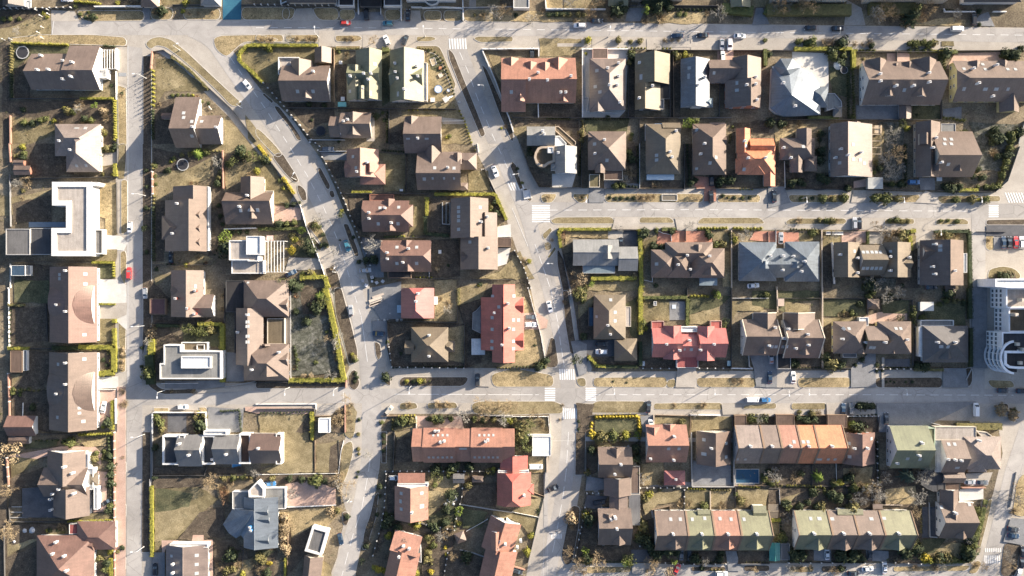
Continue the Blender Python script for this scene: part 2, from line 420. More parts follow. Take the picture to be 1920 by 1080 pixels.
def H(key, label, roof='brown', wall='cream', b='', c='', s='', d='', f='', kind='tile', name='house', cat='house', chim='white', win=True, group=None, eb='', noname=False, fan='', bars=''):
    """b wings | c chimneys 'x y [h]' | s rooflights 'x y [w h]' | d dormers 'dir x y w' | f flat wings 'e deckcolour parapetwidth up : x y x y ...'"""
    roofm=roof_mat(roof,kind); wallm=wall_mat(wall)
    blocks=[Block(t.split(),i) for i,t in enumerate(b.split('|'))] if b.strip() else []
    blocks+=[Fan(t) for t in fan.split('|') if t.strip()]
    polys=[]
    for t in f.split('|'):
        if not t.strip(): continue
        hd,co=t.split(':'); hd=hd.split(); e=float(hd[0]); a=nums(co)
        if len(a)==4: a=[a[0],a[1],a[2],a[1],a[2],a[3],a[0],a[3]]
        P=[W(a[i],a[i+1],e) for i in range(0,len(a),2)]
        polys.append((Poly(P,e),hd[1] if len(hd)>1 else 'grey',float(hd[2]) if len(hd)>2 else .35,float(hd[3]) if len(hd)>3 else .4,hd[4] if len(hd)>4 else wall))
    allb=blocks+[p[0] for p in polys]
    cx=sum(q.cx for q in allb)/len(allb); cy=sum(q.cy for q in allb)/len(allb)
    root=empty(name,cx,cy); tag(root,label,cat,group)
    if not noname: HOUSES.append((key,cx,cy))
    FOOT.extend(allb)
    if blocks:
        m=MB()
        for q in blocks: q.walls(m)
        rel(m.build('wall',wallm),root)
        m=MB()
        for q in blocks: q.roof(m)
        ro=rel(m.build('roof',roofm),root)
    if bars:                                   # raised parapets along the gable ends
        for q in blocks:
            if q.k[0]!='g': continue
            for u in (-q.a,q.a):
                m=MB(); s_=1 if u>0 else -1; us=(u-s_*.34,u)
                for v0,z0,v1,z1 in ((-q.b,q.e,q.vr,q.z1),(q.vr,q.z1,q.b,q.e)):
                    P4=[q.world(us[0],v0,z0),q.world(us[1],v0,z0),q.world(us[1],v1,z1),q.world(us[0],v1,z1)]
                    Q4=[(p[0],p[1],p[2]+.32) for p in P4]; m.face(Q4)
                    for i_ in (1,3): m.face([P4[i_],P4[(i_+1)%4],Q4[(i_+1)%4],Q4[i_]])
                    m.face([P4[0],P4[1],Q4[1],Q4[0]]); m.face([P4[2],P4[3],Q4[3],Q4[2]])
                rel(m.build('parapet',wall_mat(bars)),root)
    for P,deck,par,up,wc in polys:
        flat_part(P.p,P.e,root,wall_mat(wc),roof_mat(deck,'flat' if deck!='glassy' else 'seam'),par,up)
    if blocks:
        cm={'white':(.75,.74,.71),'brick':(.33,.15,.10),'red':(.5,.10,.07),'brown':(.27,.17,.13),'dark':(.10,.10,.10),'cream':(.55,.48,.38),'bluepaint':(.04,.20,.42)}[chim]
        for t in c.split('|'):
            if not t.strip(): continue
            a=nums(t); x,y,z=on_roof(allb,a[0],a[1]); h=(a[2] if len(a)>2 else 1.15)*1.5
            w=.42 if h<3 else .5
            m=MB(); zb=z-1.0
            m.box(x-w,y-w*.8,zb,x+w,y+w*.8,z+h)
            m.m=1; m.box(x-w-.09,y-w*.8-.09,z+h,x+w+.09,y+w*.8+.09,z+h+.12,bottom=True)
            m.m=2; m.tube((x-w*.4,y,z+h+.12),(x-w*.4,y,z+h+.42),.13); m.tube((x+w*.45,y,z+h+.12),(x+w*.45,y,z+h+.36),.12)
            o=m.build('chimney',[plain('chimney_'+chim,cm,.85),plain('chimney_cap',mul(cm,.8),.7),plain('chimney_pot',(.12,.10,.09),.7)]); rel(o,root)
    for t in s.split('|'):
        if not t.strip(): continue
        a=nums(t); x,y,z=on_roof(allb,a[0],a[1]); w=a[2] if len(a)>2 else .95; h=a[3] if len(a)>3 else 1.25
        gx,gy=slope_at(allb,x,y); n=Vector((-gx,-gy,1)).normalized()
        up=Vector((gx,gy,gx*gx+gy*gy)); up=up.normalized() if up.length>.01 else Vector((0,1,0)); sd=up.cross(n)
        m=MB(); c0=Vector((x,y,z))
        def q(i,j,k): return c0+sd*i+up*j+n*k
        def ring(w,h,k0,k1):
            A=[q(-w,-h,k0),q(w,-h,k0),q(w,h,k0),q(-w,h,k0)]; B=[q(-w,-h,k1),q(w,-h,k1),q(w,h,k1),q(-w,h,k1)]
            for i in range(4): m.face([A[i],A[(i+1)%4],B[(i+1)%4],B[i]])
            return B
        B=ring(w/2+.12,h/2+.12,-.05,.10); m.face(B)
        m.m=1; m.face([q(-w/2,-h/2,.115),q(w/2,-h/2,.115),q(w/2,h/2,.115),q(-w/2,h/2,.115)])
        rel(m.build('rooflight',[plain('rooflight_frame',(.34,.33,.32),.5),rooflight_mat()]),root)
    for t in d.split('|'):
        if not t.strip(): continue
        tk=t.split(); a=[float(v) for v in tk[1:]]; w=L(a[2])*1.22; fh=a[3] if len(a)>3 else 1.0
        x,y,z=on_roof(allb,a[0],a[1])
        D={'S':(0,-1),'N':(0,1),'E':(1,0),'W':(-1,0)}[tk[0]]
        gx,gy=slope_at(allb,x,y); sl=max(.25,-(gx*D[0]+gy*D[1])); 
        if sl==.25: sl=.7
        ze=z+fh; zr=ze+w/2*1.0
        dep=(zr-z)/sl+.3; dep=min(dep,7)
        bx,by=-D[0],-D[1]; sx,sy=-D[1],D[0]
        def p(u,v,zz): return (x+bx*v+sx*u, y+by*v+sy*u, zz)
        h=w/2; m=MB()
        m.face([p(-h+.2,.3,z-.6),p(h-.2,.3,z-.6),p(h-.2,.3,ze),p(0,.3,zr-.2),p(-h+.2,.3,ze)])
        for u in (-h+.2,h-.2): m.face([p(u,.3,z-.6),p(u,dep,z-.6),p(u,dep,ze+.02),p(u,.3,ze+.02)])
        o=rel(m.build('dormer',wallm),root)
        m=MB(); m.solid([[p(-h,0,ze-.05),p(0,0,zr),p(0,dep,zr),p(-h,dep,ze-.05)],[p(h,0,ze-.05),p(0,0,zr),p(0,dep,zr),p(h,dep,ze-.05)]],.15)
        r=m.build('dormer_roof',roofm); r.parent=o; r.location=-Vector((root.location))*0
        if w>1.6:
            m=MB(); ww=min(1.2,w*.45)
            wo=bpy.data.objects.new('dormer_window',window_mesh(ww,1.0)); COL.objects.link(wo); wo.parent=o
            q0=p(0,.28,z+.15); wo.location=q0; wo.rotation_euler=(0,0,math.atan2(D[1],D[0])+math.pi/2)
    # curved eyelid roofs 'dir x0 y0 x1 y1 : rise' read as traced
    for t in eb.split('|'):
        if not t.strip(): continue
        tk=t.split(); D=tk[0]; a=[float(v) for v in tk[1:]]
        x1,y0,z=on_roof(allb,a[2] if D=='E' else a[0],(a[1]+a[3])/2)
        zf=z; xt,_,zt=on_roof(allb,a[0] if D=='E' else a[2],(a[1]+a[3])/2)
        ya=W(0,a[1],z)[1]; yb=W(0,a[3],z)[1]; rise=a[4] if len(a)>4 else 2.2
        m=MB(); nu,nv=8,14; g=[]
        for i in range(nu+1):
            u=i/nu; row=[]
            for j in range(nv+1):
                v=-1+2*j/nv
                # the shell starts full height on the front edge and dies into the slope
                hw=math.sqrt(max(0,1-(1-u)**2)) if False else (1-(1-u)**2)**.5
                yy=(ya+yb)/2+(yb-ya)/2*v*hw
                xx=xt+(x1-xt)*u
                base=zt+(zf-zt)*u
                row.append((xx,yy,base+.05+rise*u*(1-v*v)))
            g.append(row)
        for i in range(nu):
            for j in range(nv):
                q=[g[i][j],g[i+1][j],g[i+1][j+1],g[i][j+1]]
                n=(Vector(q[1])-Vector(q[0])).cross(Vector(q[2])-Vector(q[0]))
                m.face(q if n.z>0 else q[::-1],[(pp[1],pp[0]) for pp in (q if n.z>0 else q[::-1])])
        rel(m.build('eyelid_roof',roofm),root)
        m=MB(); fr=g[-1]; m.face([(x1,fr[0][1],zf-1)]+[(x1-.02*(1 if D=='E' else -1),pp[1],pp[2]) for pp in fr]+[(x1,fr[-1][1],zf-1)])
        rel(m.build('eyelid_wall',wallm),root)
    # windows on the outer walls
    if win:
        made=0
        for q in blocks:
            if q.flat or q.k[0]=='x': continue
            i=INSET if min(q.a,q.b)>1.6 else .15
            for (ax,sg) in (('v',-1),('v',1),('u',-1),('u',1)):
                ln=(q.a if ax=='v' else q.b)-i; n=int(2*ln/3.6)
                for k in range(n):
                    t=-ln+2*ln*(k+.5)/n
                    u,v=(t,sg*(q.b-i)) if ax=='v' else (sg*(q.a-i),t)
                    for lev in range(2 if (ax=='u' and q.k[0]!='h' and abs(v-q.vr)<q.b*.4 and q.rise>3) or q.e>4.8 else 1):
                        X,Y,_=q.world(u,v,0); off=.06
                        c0,s0=math.cos(q.dir),math.sin(q.dir)
                        nx,ny=((-s0*sg,c0*sg) if ax=='v' else (c0*sg,s0*sg))
                        if any(o is not q and o.height(X+nx*.5,Y+ny*.5) is not None for o in allb): continue
                        if made>=22: continue
                        made+=1
                        wo=bpy.data.objects.new('window',window_mesh(1.3,1.3)); COL.objects.link(wo); wo.parent=root
                        wo.location=(X+nx*off-root.location.x,Y+ny*off-root.location.y,.9+lev*2.7)
                        wo.rotation_euler=(0,0,math.atan2(ny,nx)+math.pi/2)
    return root
# ------------------------------------------------------------------ planting
def leaf_mat(name, c1, c2, scale=1.2):
    if name in MATS: return MATS[name]
    m,nt,b=new_mat(name)
    P=nt.nodes.new('ShaderNodeNewGeometry').outputs['Position']
    n=node(nt,'ShaderNodeTexNoise',Scale=scale,Detail=4,Roughness=.7); nt.links.new(P,n.inputs['Vector'])
    nt.links.new(ramp(nt,n.outputs['Fac'],[(.32,c1),(.66,c2)]).outputs['Color'],b.inputs['Base Color'])
    b.inputs['Roughness'].default_value=.8; b.inputs['Specular IOR Level'].default_value=.2
    MATS[name]=m; return m
LEAF=dict(green=((.06,.075,.028),(.15,.155,.055)), dark=((.028,.038,.022),(.07,.085,.04)), lime=((.13,.135,.028),(.34,.31,.06)), olive=((.10,.095,.04),(.22,.19,.08)),
          yellow=((.27,.21,.03),(.50,.40,.06)), tan=((.22,.165,.095),(.40,.31,.19)), rust=((.22,.13,.07),(.36,.22,.13)), grey=((.20,.19,.165),(.36,.34,.30)), bright=((.10,.15,.03),(.24,.30,.06)), spruce=((.03,.05,.04),(.075,.105,.08)))
def lm(k): return leaf_mat('foliage_'+k,*LEAF[k])
def bark(): return noise_mat('bark',[(.3,(.09,.07,.055)),(.7,(.2,.165,.13))],3,rough=.95)
def rv(r=1.0):
    while True:
        v=Vector((rnd.uniform(-1,1),rnd.uniform(-1,1),rnd.uniform(-1,1)))
        if .05<v.length<1: return v.normalized()*r
def leaf(m,p,s,n=None,asp=.6):
    n=n or rv(); a=n.orthogonal().normalized(); a.rotate(Matrix.Rotation(rnd.uniform(0,6.28),3,n)); b=n.cross(a)
    p=Vector(p); a=a*s; b=b*s*asp
    m.face([p-a*.6-b*.3,p-b*.62+a*.1,p+a,p+b*.62+a*.1])
PROTO={}
def proto(kind, var):
    """unit-size plant meshes: radius 1, standing on z=0"""
    k=(kind,var)
    if k in PROTO: return PROTO[k]
    m=MB()
    if kind in ('shrub',):
        for i in range(150):
            d=rv(); d.z=abs(d.z); lump=1+.18*math.sin(5*d.x+var*2)+.16*math.sin(6*d.y-var*3)
            p=Vector((d.x*lump,d.y*lump,d.z*1.15*lump+.12))*rnd.uniform(.72,1.0)
            leaf(m,p,rnd.uniform(.22,.36),(d+rv(.6)).normalized())
        m.box(-.5,-.5,0,.5,.5,.75)
    elif kind=='column':                       # clipped thuja
        for i in range(170):
            t=rnd.random()**.8; a=rnd.uniform(0,6.28); r=(1-.75*t**1.6)*(.9+.18*math.sin(3*a+var))*rnd.uniform(.75,1)
            d=Vector((math.cos(a),math.sin(a),.55)); leaf(m,(d.x*r,d.y*r,t*5+.1),rnd.uniform(.26,.42),(d+rv(.5)).normalized())
        m.tube((0,0,0),(0,0,4.3),.62,.1,6)
    elif kind=='spruce':
        m.tube((0,0,0),(0,0,3.2),.07,.02,5); m.m=1
        for tier in range(9):
            t=tier/9; R0=(1-t)*1.0+.06; z=.25+t*3.0; n=int(9-4*t); o=rnd.uniform(0,6)
            for j in range(n):
                a=o+6.283*j/n+rnd.uniform(-.15,.15); d=Vector((math.cos(a),math.sin(a),0)); sd=Vector((-d.y,d.x,0)); r=R0*rnd.uniform(.8,1.08)
                for q in range(5):
                    f=.25+.75*q/4; c=d*r*f; wd=r*.22*(1.2-f*.8); zz=z-.18*r*f*f
                    m.face([c-sd*wd+Vector((0,0,zz-.05)),c+d*r*.16+Vector((0,0,zz-.07)),c+sd*wd+Vector((0,0,zz-.05)),c-d*r*.12+Vector((0,0,zz+.05))])
    elif kind=='leafy':                        # evergreen / budding broad crown of clumps
        m.tube((0,0,0),(.03,.02,.9),.09,.06,6); m.m=1
        C=[(Vector((0,0,1.2)),.6)]+[(rv(.62)*Vector((1,1,.5)).length*.7+Vector((0,0,1.2)),rnd.uniform(.28,.46)) for _ in range(9)]
        for c,r in C:
            for i in range(34):
                d=rv(); leaf(m,c+d*r*rnd.uniform(.7,1.05),rnd.uniform(.09,.17),(d+rv(.7)).normalized())
    elif kind in ('bare','baresm'):
        # leafless crown: limbs, boughs and a haze of twigs
        m.tube((0,0,0),(0,0,.55),.055,.045,6,False)
        m.m=1
        def grow(p,d,l,r,dep):
            q=p+d*l; m.tube(p,q,r,r*.62,4 if dep<2 else 3,False)
            if dep>=(4 if kind=='bare' else 3):
                for _ in range(2):
                    e=(d+rv(.8)).normalized(); s=e.orthogonal().normalized()*.013; z=q+e*l*rnd.uniform(.6,1.2); m.face([q-s,q+s,z])
                return
            for _ in range(3 if dep<3 else 4):
                e=(d+rv(.75)+Vector((0,0,.12))).normalized(); grow(q,e,l*rnd.uniform(.62,.85),max(.006,r*.6),dep+1)
        for j in range(6):
            a=6.283*j/6+rnd.uniform(-.3,.3); grow(Vector((0,0,.35+.05*j)),Vector((math.cos(a),math.sin(a),rnd.uniform(.5,1.2))).normalized(),.40,.03,1)
        grow(Vector((0,0,.55)),Vector((0,0,1)),.4,.035,1)
    elif kind=='dry':                          # leafless shrub
        m.box(-.08,-.08,0,.08,.08,.3)
        for j in range(90):
            a=rnd.uniform(0,6.28); e=Vector((math.cos(a),math.sin(a),rnd.uniform(.35,1.6))).normalized(); l=rnd.uniform(.65,1.15)
            q=e*l; s=e.orthogonal().normalized()*.025; m.face([Vector((0,0,.05))-s,Vector((0,0,.05))+s,q])
            for _ in range(3): 
                b=q*rnd.uniform(.5,.9); z=b+(e+rv(.8)).normalized()*.35; m.face([b-s*.8,b+s*.8,z])
    PROTO[k]=m; return m
PMESH={}
def plant_mesh(kind,var,col):
    k=(kind,var,col)
    if k not in PMESH:
        m=proto(kind,var)
        two=max(m.mi)>0
        PMESH[k]=m.mesh(kind,[bark(),lm(col)] if two else [lm(col)])
    return PMESH[k]
PARTMESH={}
def part_meshes(kind,var,col):
    """trunk and crown of a tree as separate meshes"""
    k=(kind,var,col)
    if k in PARTMESH: return PARTMESH[k]
    m=proto(kind,var); out=[]
    for mi,nm,mt in ((0,'trunk',bark()),(1,'crown',lm(col))):
        q=MB()
        for f,i in zip(m.f,m.mi):
            if i==mi: q.face([m.v[j] for j in f])
        out.append(q.mesh(nm,mt))
    PARTMESH[k]=out; return out
# code: (mesh kind, colour, object name, words, category, height factor)
PLANTS={
 's':('shrub','green','shrub','round green shrub','shrub',1.0), 'd':('shrub','dark','shrub','dark green shrub','shrub',1.0), 'o':('shrub','olive','shrub','olive green shrub','shrub',1.0),
 'y':('shrub','lime','shrub','yellow green shrub','shrub',1.0), 'Y':('shrub','yellow','shrub','bright yellow shrub','shrub',1.0),
 'w':('dry','tan','shrub','leafless tan shrub','shrub',1.0), 'r':('dry','rust','shrub','leafless rusty brown shrub','shrub',1.0), 'g':('dry','grey','shrub','leafless grey shrub','shrub',1.0), 'W':('shrub','tan','shrub','dense tan shrub','shrub',1.0),
 't':('column','green','conifer','slim green conifer','conifer',1.0), 'T':('column','dark','conifer','slim dark conifer','conifer',1.0), 'u':('column','lime','conifer','slim yellow green conifer','conifer',1.0),
 'c':('spruce','spruce','conifer','spreading spruce','tree',1.0), 'C':('spruce','bright','conifer','light green spruce','tree',1.0), 'k':('spruce','dark','conifer','dark spruce','tree',1.0),
 'l':('leafy','olive','tree','olive crowned tree','tree',1.0), 'L':('leafy','green','tree','green crowned tree','tree',1.0), 'D':('leafy','dark','tree','dark evergreen tree','tree',1.0), 'B':('leafy','bright','tree','bright green tree','tree',1.0), 'A':('leafy','yellow','tree','yellow crowned tree','tree',1.0), 'J':('leafy','tan','tree','tan crowned tree','tree',1.0),
 'b':('bare','tan','tree','bare tan tree','tree',1.0), 'n':('bare','grey','tree','bare grey tree','tree',1.0), 'q':('baresm','rust','tree','bare reddish tree','tree',1.0),
}
TREEK=('bare','baresm','leafy','spruce')
PENDING=[]     # (object, words, where, category, group words)
def P(where, s):
    """plants 'code x y r [h]' in sheet units; where = phrase, or '' for the nearest house"""
    for t in s.split('|'):
        tk=t.split()
        if not tk: continue
        code=tk[0]; a=[float(v) for v in tk[1:]]
        kind,col,nm,words,cat,hf=PLANTS[code]
        r=L(a[2]); h=a[3] if len(a)>3 else 1.0
        if kind=='shrub' and a[2]>=26 and SC>1: h*=1.5
        x,y=W(a[0],a[1],r*.8)
        var=rnd.randrange(3)
        hz=r*h*(.85 if kind in('shrub','dry') else 1)
        if kind=='column': hz=r*.62*h
        if kind in TREEK:
            e=empty(nm,x,y); tr,cr=part_meshes(kind,var,col)
            for pn,me in (('trunk',tr),('crown',cr)):
                o=bpy.data.objects.new(pn,me); COL.objects.link(o); o.parent=e
            o=e
        else:
            o=bpy.data.objects.new(nm,plant_mesh(kind,var,col)); COL.objects.link(o); o.location=(x,y,0)
        o.scale=(r*rnd.uniform(.9,1.1),r*rnd.uniform(.9,1.1),hz*rnd.uniform(.9,1.1)); o.rotation_euler=(0,0,rnd.uniform(0,6.28))
        PENDING.append((o,words,where,cat))
def hedge(where, s, w=.9, h=1.6, col='lime', comb=0, words=None):
    """clipped hedge along a line; comb = spacing of separate columnar plants in the row"""
    p=pts(s); m=MB(); lenT=0
    for i in range(len(p)-1):
        a,b=Vector((*p[i],0)),Vector((*p[i+1],0)); d=b-a; ln=d.length; d.normalize(); n=Vector((-d.y,d.x,0)); lenT+=ln
        if comb:
            k=max(1,int(ln/comb))
            for j in range(k):
                c=a+d*(ln*(j+.5)/k)+n*rnd.uniform(-.12,.12); hh=h*rnd.uniform(.85,1.12); rr=w*.5*rnd.uniform(.85,1.15)
                for _ in range(46):
                    t=rnd.random()**.85; an=rnd.uniform(0,6.28); r=rr*(1-.7*t**1.7)
                    e=Vector((math.cos(an),math.sin(an),.5)); leaf(m,c+Vector((e.x*r,e.y*r,t*hh)),rnd.uniform(.16,.3),(e+rv(.6)).normalized())
                m.tube(c,c+Vector((0,0,hh*.85)),rr*.7,rr*.12,5)
        else:
            m.box(a.x,a.y-w*.38,0,a.x+ln,a.y+w*.38,h*.86,math.atan2(d.y,d.x),a.x,a.y)
            for _ in range(int(ln*30)):
                t=rnd.random(); q=rnd.uniform(-1,1); wob=1+.22*math.sin(t*ln*1.7+i)+.1*math.sin(t*ln*4.1)
                c=a+d*(t*ln)+n*(q*w*.5*wob); z=h*(.92+.14*math.sin(t*ln*2.3)) if rnd.random()<.66 else rnd.uniform(.15,.9)*h
                if z<h*.85: c=a+d*(t*ln)+n*(w*.5*wob*(1 if q>0 else -1)); nn=n*(1 if q>0 else -1)
                else: nn=Vector((0,0,1))
                leaf(m,c+Vector((0,0,z+rnd.uniform(-.08,.12))),rnd.uniform(.16,.32),(nn+rv(.7)).normalized())
    o=m.build('hedge',lm(col))
    if words and not where: where='-'
    cx=sum(q[0] for q in p)/len(p); cy=sum(q[1] for q in p)/len(p)
    base={'lime':'clipped yellow green hedge','green':'clipped green hedge','dark':'clipped dark green hedge','olive':'clipped olive hedge','yellow':'bright yellow hedge','tan':'dry tan hedge','bright':'clipped bright green hedge'}[col]
    if comb: base={'lime':'yellow green conifer hedge','green':'green conifer hedge','dark':'dark conifer hedge','olive':'olive conifer hedge','yellow':'yellow conifer hedge','tan':'tan conifer hedge','bright':'bright green conifer hedge'}[col]
    PENDING.append((o,words or base,where,'hedge',(cx,cy)))
# ------------------------------------------------------------------ fences and garden walls
def fence(where, s, kind='dark', h=1.4, posts=0.0, words=None):
    """kind dark / wood / white / metal panels, 'wall' masonry white, 'brickwall'; posts = spacing of the white pillars"""
    p=pts(s); C={'dark':(.10,.095,.09),'wood':(.30,.22,.15),'white':(.72,.71,.68),'metal':(.22,.22,.22),'wall':(.66,.64,.60),'brickwall':(.38,.22,.16),'tanwall':(.45,.37,.28),'grey':(.34,.33,.31)}[kind]
    wd={'wall':.32,'brickwall':.3,'tanwall':.3,'grey':.25}.get(kind,.07)
    cx=sum(q[0] for q in p)/len(p); cy=sum(q[1] for q in p)/len(p)
    if words and not where: where='-'
    root=empty('garden_wall' if wd>.2 else 'fence',p[0][0],p[0][1])
    m=MB(); q=MB(); i0=0
    for i in range(len(p)-1):
        a,b=Vector(p[i]),Vector(p[i+1]); d=b-a; ln=d.length
        if ln<.05: continue
        d.normalize(); an=math.atan2(d.y,d.x)
        m.box(a.x,a.y-wd/2,.0,a.x+ln,a.y+wd/2,h-.01*i,an,a.x,a.y)
        if wd>.2: m.box(a.x-.02,a.y-wd/2-.05,h-.01*i,a.x+ln+.02,a.y+wd/2+.05,h+.07-.01*i,an,a.x,a.y)
        else:
            q.box(a.x,a.y-wd*1.1,h*.25,a.x+ln,a.y+wd*1.1,h*.25+.09,an,a.x,a.y); q.box(a.x,a.y-wd*1.1,h*.8,a.x+ln,a.y+wd*1.1,h*.8+.09,an,a.x,a.y)
        if not posts:
            k=int(ln/3)+1
            for j in range(k):
                c=a+d*(ln*j/k); q.box(c.x-.06,c.y-.06,0,c.x+.06,c.y+.06,h+.06)
        else:
            k=max(1,round(ln/posts))
            for j in range(k+(1 if i==len(p)-2 else 0)):
                c=a+d*(ln*j/k); f=MB(); f.box(c.x-.17,c.y-.17,0,c.x+.17,c.y+.17,h+.16); f.box(c.x-.22,c.y-.22,h+.16,c.x+.22,c.y+.22,h+.26,bottom=True)
                rel(f.build('fence_post',plain('pillar_white',(.58,.56,.52),.85)),root)
    rel(m.build('wall_panel' if wd>.2 else 'fence_panel',plain('fence_'+kind,C,.85,var=.2)),root)
    if q.f: rel(q.build('fence_rail',plain('fence_'+kind,C,.85,var=.2)),root)
    base={'dark':'dark panel fence','wood':'brown wooden fence','white':'white panel fence','metal':'grey metal fence','wall':'white garden wall','brickwall':'reddish brick garden wall','tanwall':'tan garden wall','grey':'grey concrete garden wall'}[kind]
    if posts: base='white pillared dark fence' if kind=='dark' else 'pillared '+base
    PENDING.append((root,words or base,where,'garden wall' if wd>.2 else 'fence',(cx,cy)))
# ------------------------------------------------------------------ cars
def car_paint(c):
    k='car_paint_'+c
    if k in MATS: return MATS[k]
    v={'white':(.78,.78,.77),'silver':(.45,.46,.47),'grey':(.16,.165,.17),'black':(.018,.018,.02),'darkblue':(.025,.05,.09),'blue':(.05,.18,.38),'red':(.42,.04,.03),'brightred':(.60,.05,.05),'teal':(.06,.20,.26),'dark':(.04,.042,.045),'beige':(.5,.46,.38)}[c]
    m,nt,b=new_mat(k); b.inputs['Base Color'].default_value=c4(v); b.inputs['Roughness'].default_value=.28; b.inputs['Metallic'].default_value=.25 if c in('silver','grey') else 0; b.inputs['Coat Weight'].default_value=.6; b.inputs['Coat Roughness'].default_value=.08
    MATS[k]=m; return m
CARP={}
# profile stations: x, half width, belt height / cabin: list (x, half width at roof, z)
def car_meshes(t):
    if t in CARP: return CARP[t]
    Ln,Wd,Hb,Ht,xs={'sedan':(4.6,1.82,.92,1.45,(-1.75,-1.05,.35,1.15)),'hatch':(4.2,1.78,.95,1.5,(-2.0,-1.5,.4,1.15)),'suv':(4.7,1.92,1.08,1.72,(-2.2,-1.9,.45,1.15)),'van':(5.2,1.98,1.2,2.15,(-2.5,-2.4,1.2,1.85)),'estate':(4.7,1.84,.95,1.48,(-2.2,-1.85,.4,1.2))}[t]
    hw=Wd/2; b=MB()
    st=[(-Ln/2,.80,.42,.70),(-Ln/2+.12,.93,.28,Hb*.9),(-Ln/2+.8,1,.24,Hb),(-.3,1,.24,Hb),(.9,1,.24,Hb),(Ln/2-.7,.99,.24,Hb*.92),(Ln/2-.15,.90,.28,Hb*.78),(Ln/2,.74,.4,.62)]
    rings=[]
    for x,f,z0,z1 in st:
        w=hw*f; rings.append([(x,-w*.92,z0),(x,-w,z0+.18),(x,-w,z1-.16),(x,-w*.88,z1),(x,w*.88,z1),(x,w,z1-.16),(x,w,z0+.18),(x,w*.92,z0)])
    for A,B in zip(rings,rings[1:]):
        for i in range(8): b.face([A[i],A[(i+1)%8],B[(i+1)%8],B[i]][::-1])
    b.face(rings[0][::-1][::-1]); b.face(rings[-1][::-1])
    # roof skin and pillars
    x0,x1,x2,x3=xs; wr=hw*.70; wb=hw*.86
    b.face([(x1,-wr,Ht),(x2,-wr,Ht),(x2,wr,Ht),(x1,wr,Ht)]); 
    for s_ in (-1,1):
        b.tube((x0,s_*wb,Hb),(x1,s_*wr,Ht-.02),.06,.06,4,False); b.tube((x3,s_*wb,Hb),(x2,s_*wr,Ht-.02),.06,.06,4,False); b.tube(((x1+x2)/2,s_*wb,Hb),((x1+x2)/2,s_*wr,Ht-.02),.06,.05,4,False)
        b.box(.62,s_*hw-(.02 if s_>0 else .2),Hb-.02,.82,s_*hw+(.2 if s_>0 else .02),Hb+.16)
    ws=MB(); ws.face([(x3,-wb,Hb-.02),(x3,wb,Hb-.02),(x2,wr,Ht-.015),(x2,-wr,Ht-.015)])
    rw=MB(); rw.face([(x0,wb,Hb-.02),(x0,-wb,Hb-.02),(x1,-wr,Ht-.015),(x1,wr,Ht-.015)])
    sl=MB(); sl.face([(x0,-wb,Hb-.02),(x3,-wb,Hb-.02),(x2,-wr,Ht-.015),(x1,-wr,Ht-.015)])
    sr=MB(); sr.face([(x3,wb,Hb-.02),(x0,wb,Hb-.02),(x1,wr,Ht-.015),(x2,wr,Ht-.015)])
    wh=MB(); wh.tube((0,-.11,.33),(0,.11,.33),.33,.33,12); wh.tube((0,.11,.33),(0,-.11,.33),.33,.33,12)
    wh.m=1; wh.tube((0,-.11,.33),(0,-.125,.33),.2,.2,8); wh.tube((0,.11,.33),(0,.125,.33),.2,.2,8)
    hl=MB(); hl.box(-.1,-.22,0,.08,.22,.14)
    CARP[t]=dict(body=b,windscreen=ws,rear_window=rw,side_window=(sl,sr),wheel=wh,head=hl,dim=(Ln,hw,Hb)); return CARP[t]
CARM={}
def car(label, s, col='white', t='sedan', cat='car', group=None, z=0.0):
    a=nums(s); x,y=W(a[0],a[1],.8); ang=R(a[2])
    k=(t,col)
    if k not in CARM:
        d=car_meshes(t); gm=glass_mat(); tyre=plain('tyre',(.02,.02,.02),.9); rim=plain('wheel_rim',(.4,.4,.42),.35,.6); lamp=plain('headlamp_lens',(.7,.72,.75),.15); tail=plain('tail_lamp_lens',(.35,.02,.02),.3)
        CARM[k]=dict(body=d['body'].mesh('car_body',car_paint(col)),windscreen=d['windscreen'].mesh('windscreen',gm),rear_window=d['rear_window'].mesh('rear_window',gm),
            sl=d['side_window'][0].mesh('side_window',gm if t!='van' else car_paint(col)),sr=d['side_window'][1].mesh('side_window',gm if t!='van' else car_paint(col)),wheel=d['wheel'].mesh('wheel',[tyre,rim]),
            head=d['head'].mesh('headlight',lamp),tail=d['head'].mesh('tail_light',tail),dim=d['dim'])
    M=CARM[k]; Ln,hw,Hb=M['dim']
    e=empty('car' if t!='van' else 'van',x,y,.0+z); e.rotation_euler=(0,0,ang)
    def add(n,me,loc=(0,0,0)):
        o=bpy.data.objects.new(n,me); COL.objects.link(o); o.parent=e; o.location=loc; return o
    add('body',M['body']); add('windscreen',M['windscreen']); add('rear_window' if t!='van' else 'rear_door',M['rear_window']); 
    add('side_window' if t!='van' else 'side_panel',M['sl']); add('side_window' if t!='van' else 'side_panel',M['sr'])
    for sx in (-Ln*.3,Ln*.31):
        for sy in (-hw+.12,hw-.12): add('wheel',M['wheel'],(sx,sy,0))
    for sy in (-hw*.62,hw*.62): add('headlight',M['head'],(Ln/2-.12,sy,.58)); add('tail_light',M['tail'],(-Ln/2+.1,sy,.66))
    tag(e,label,'car' if t!='van' else 'van',group)
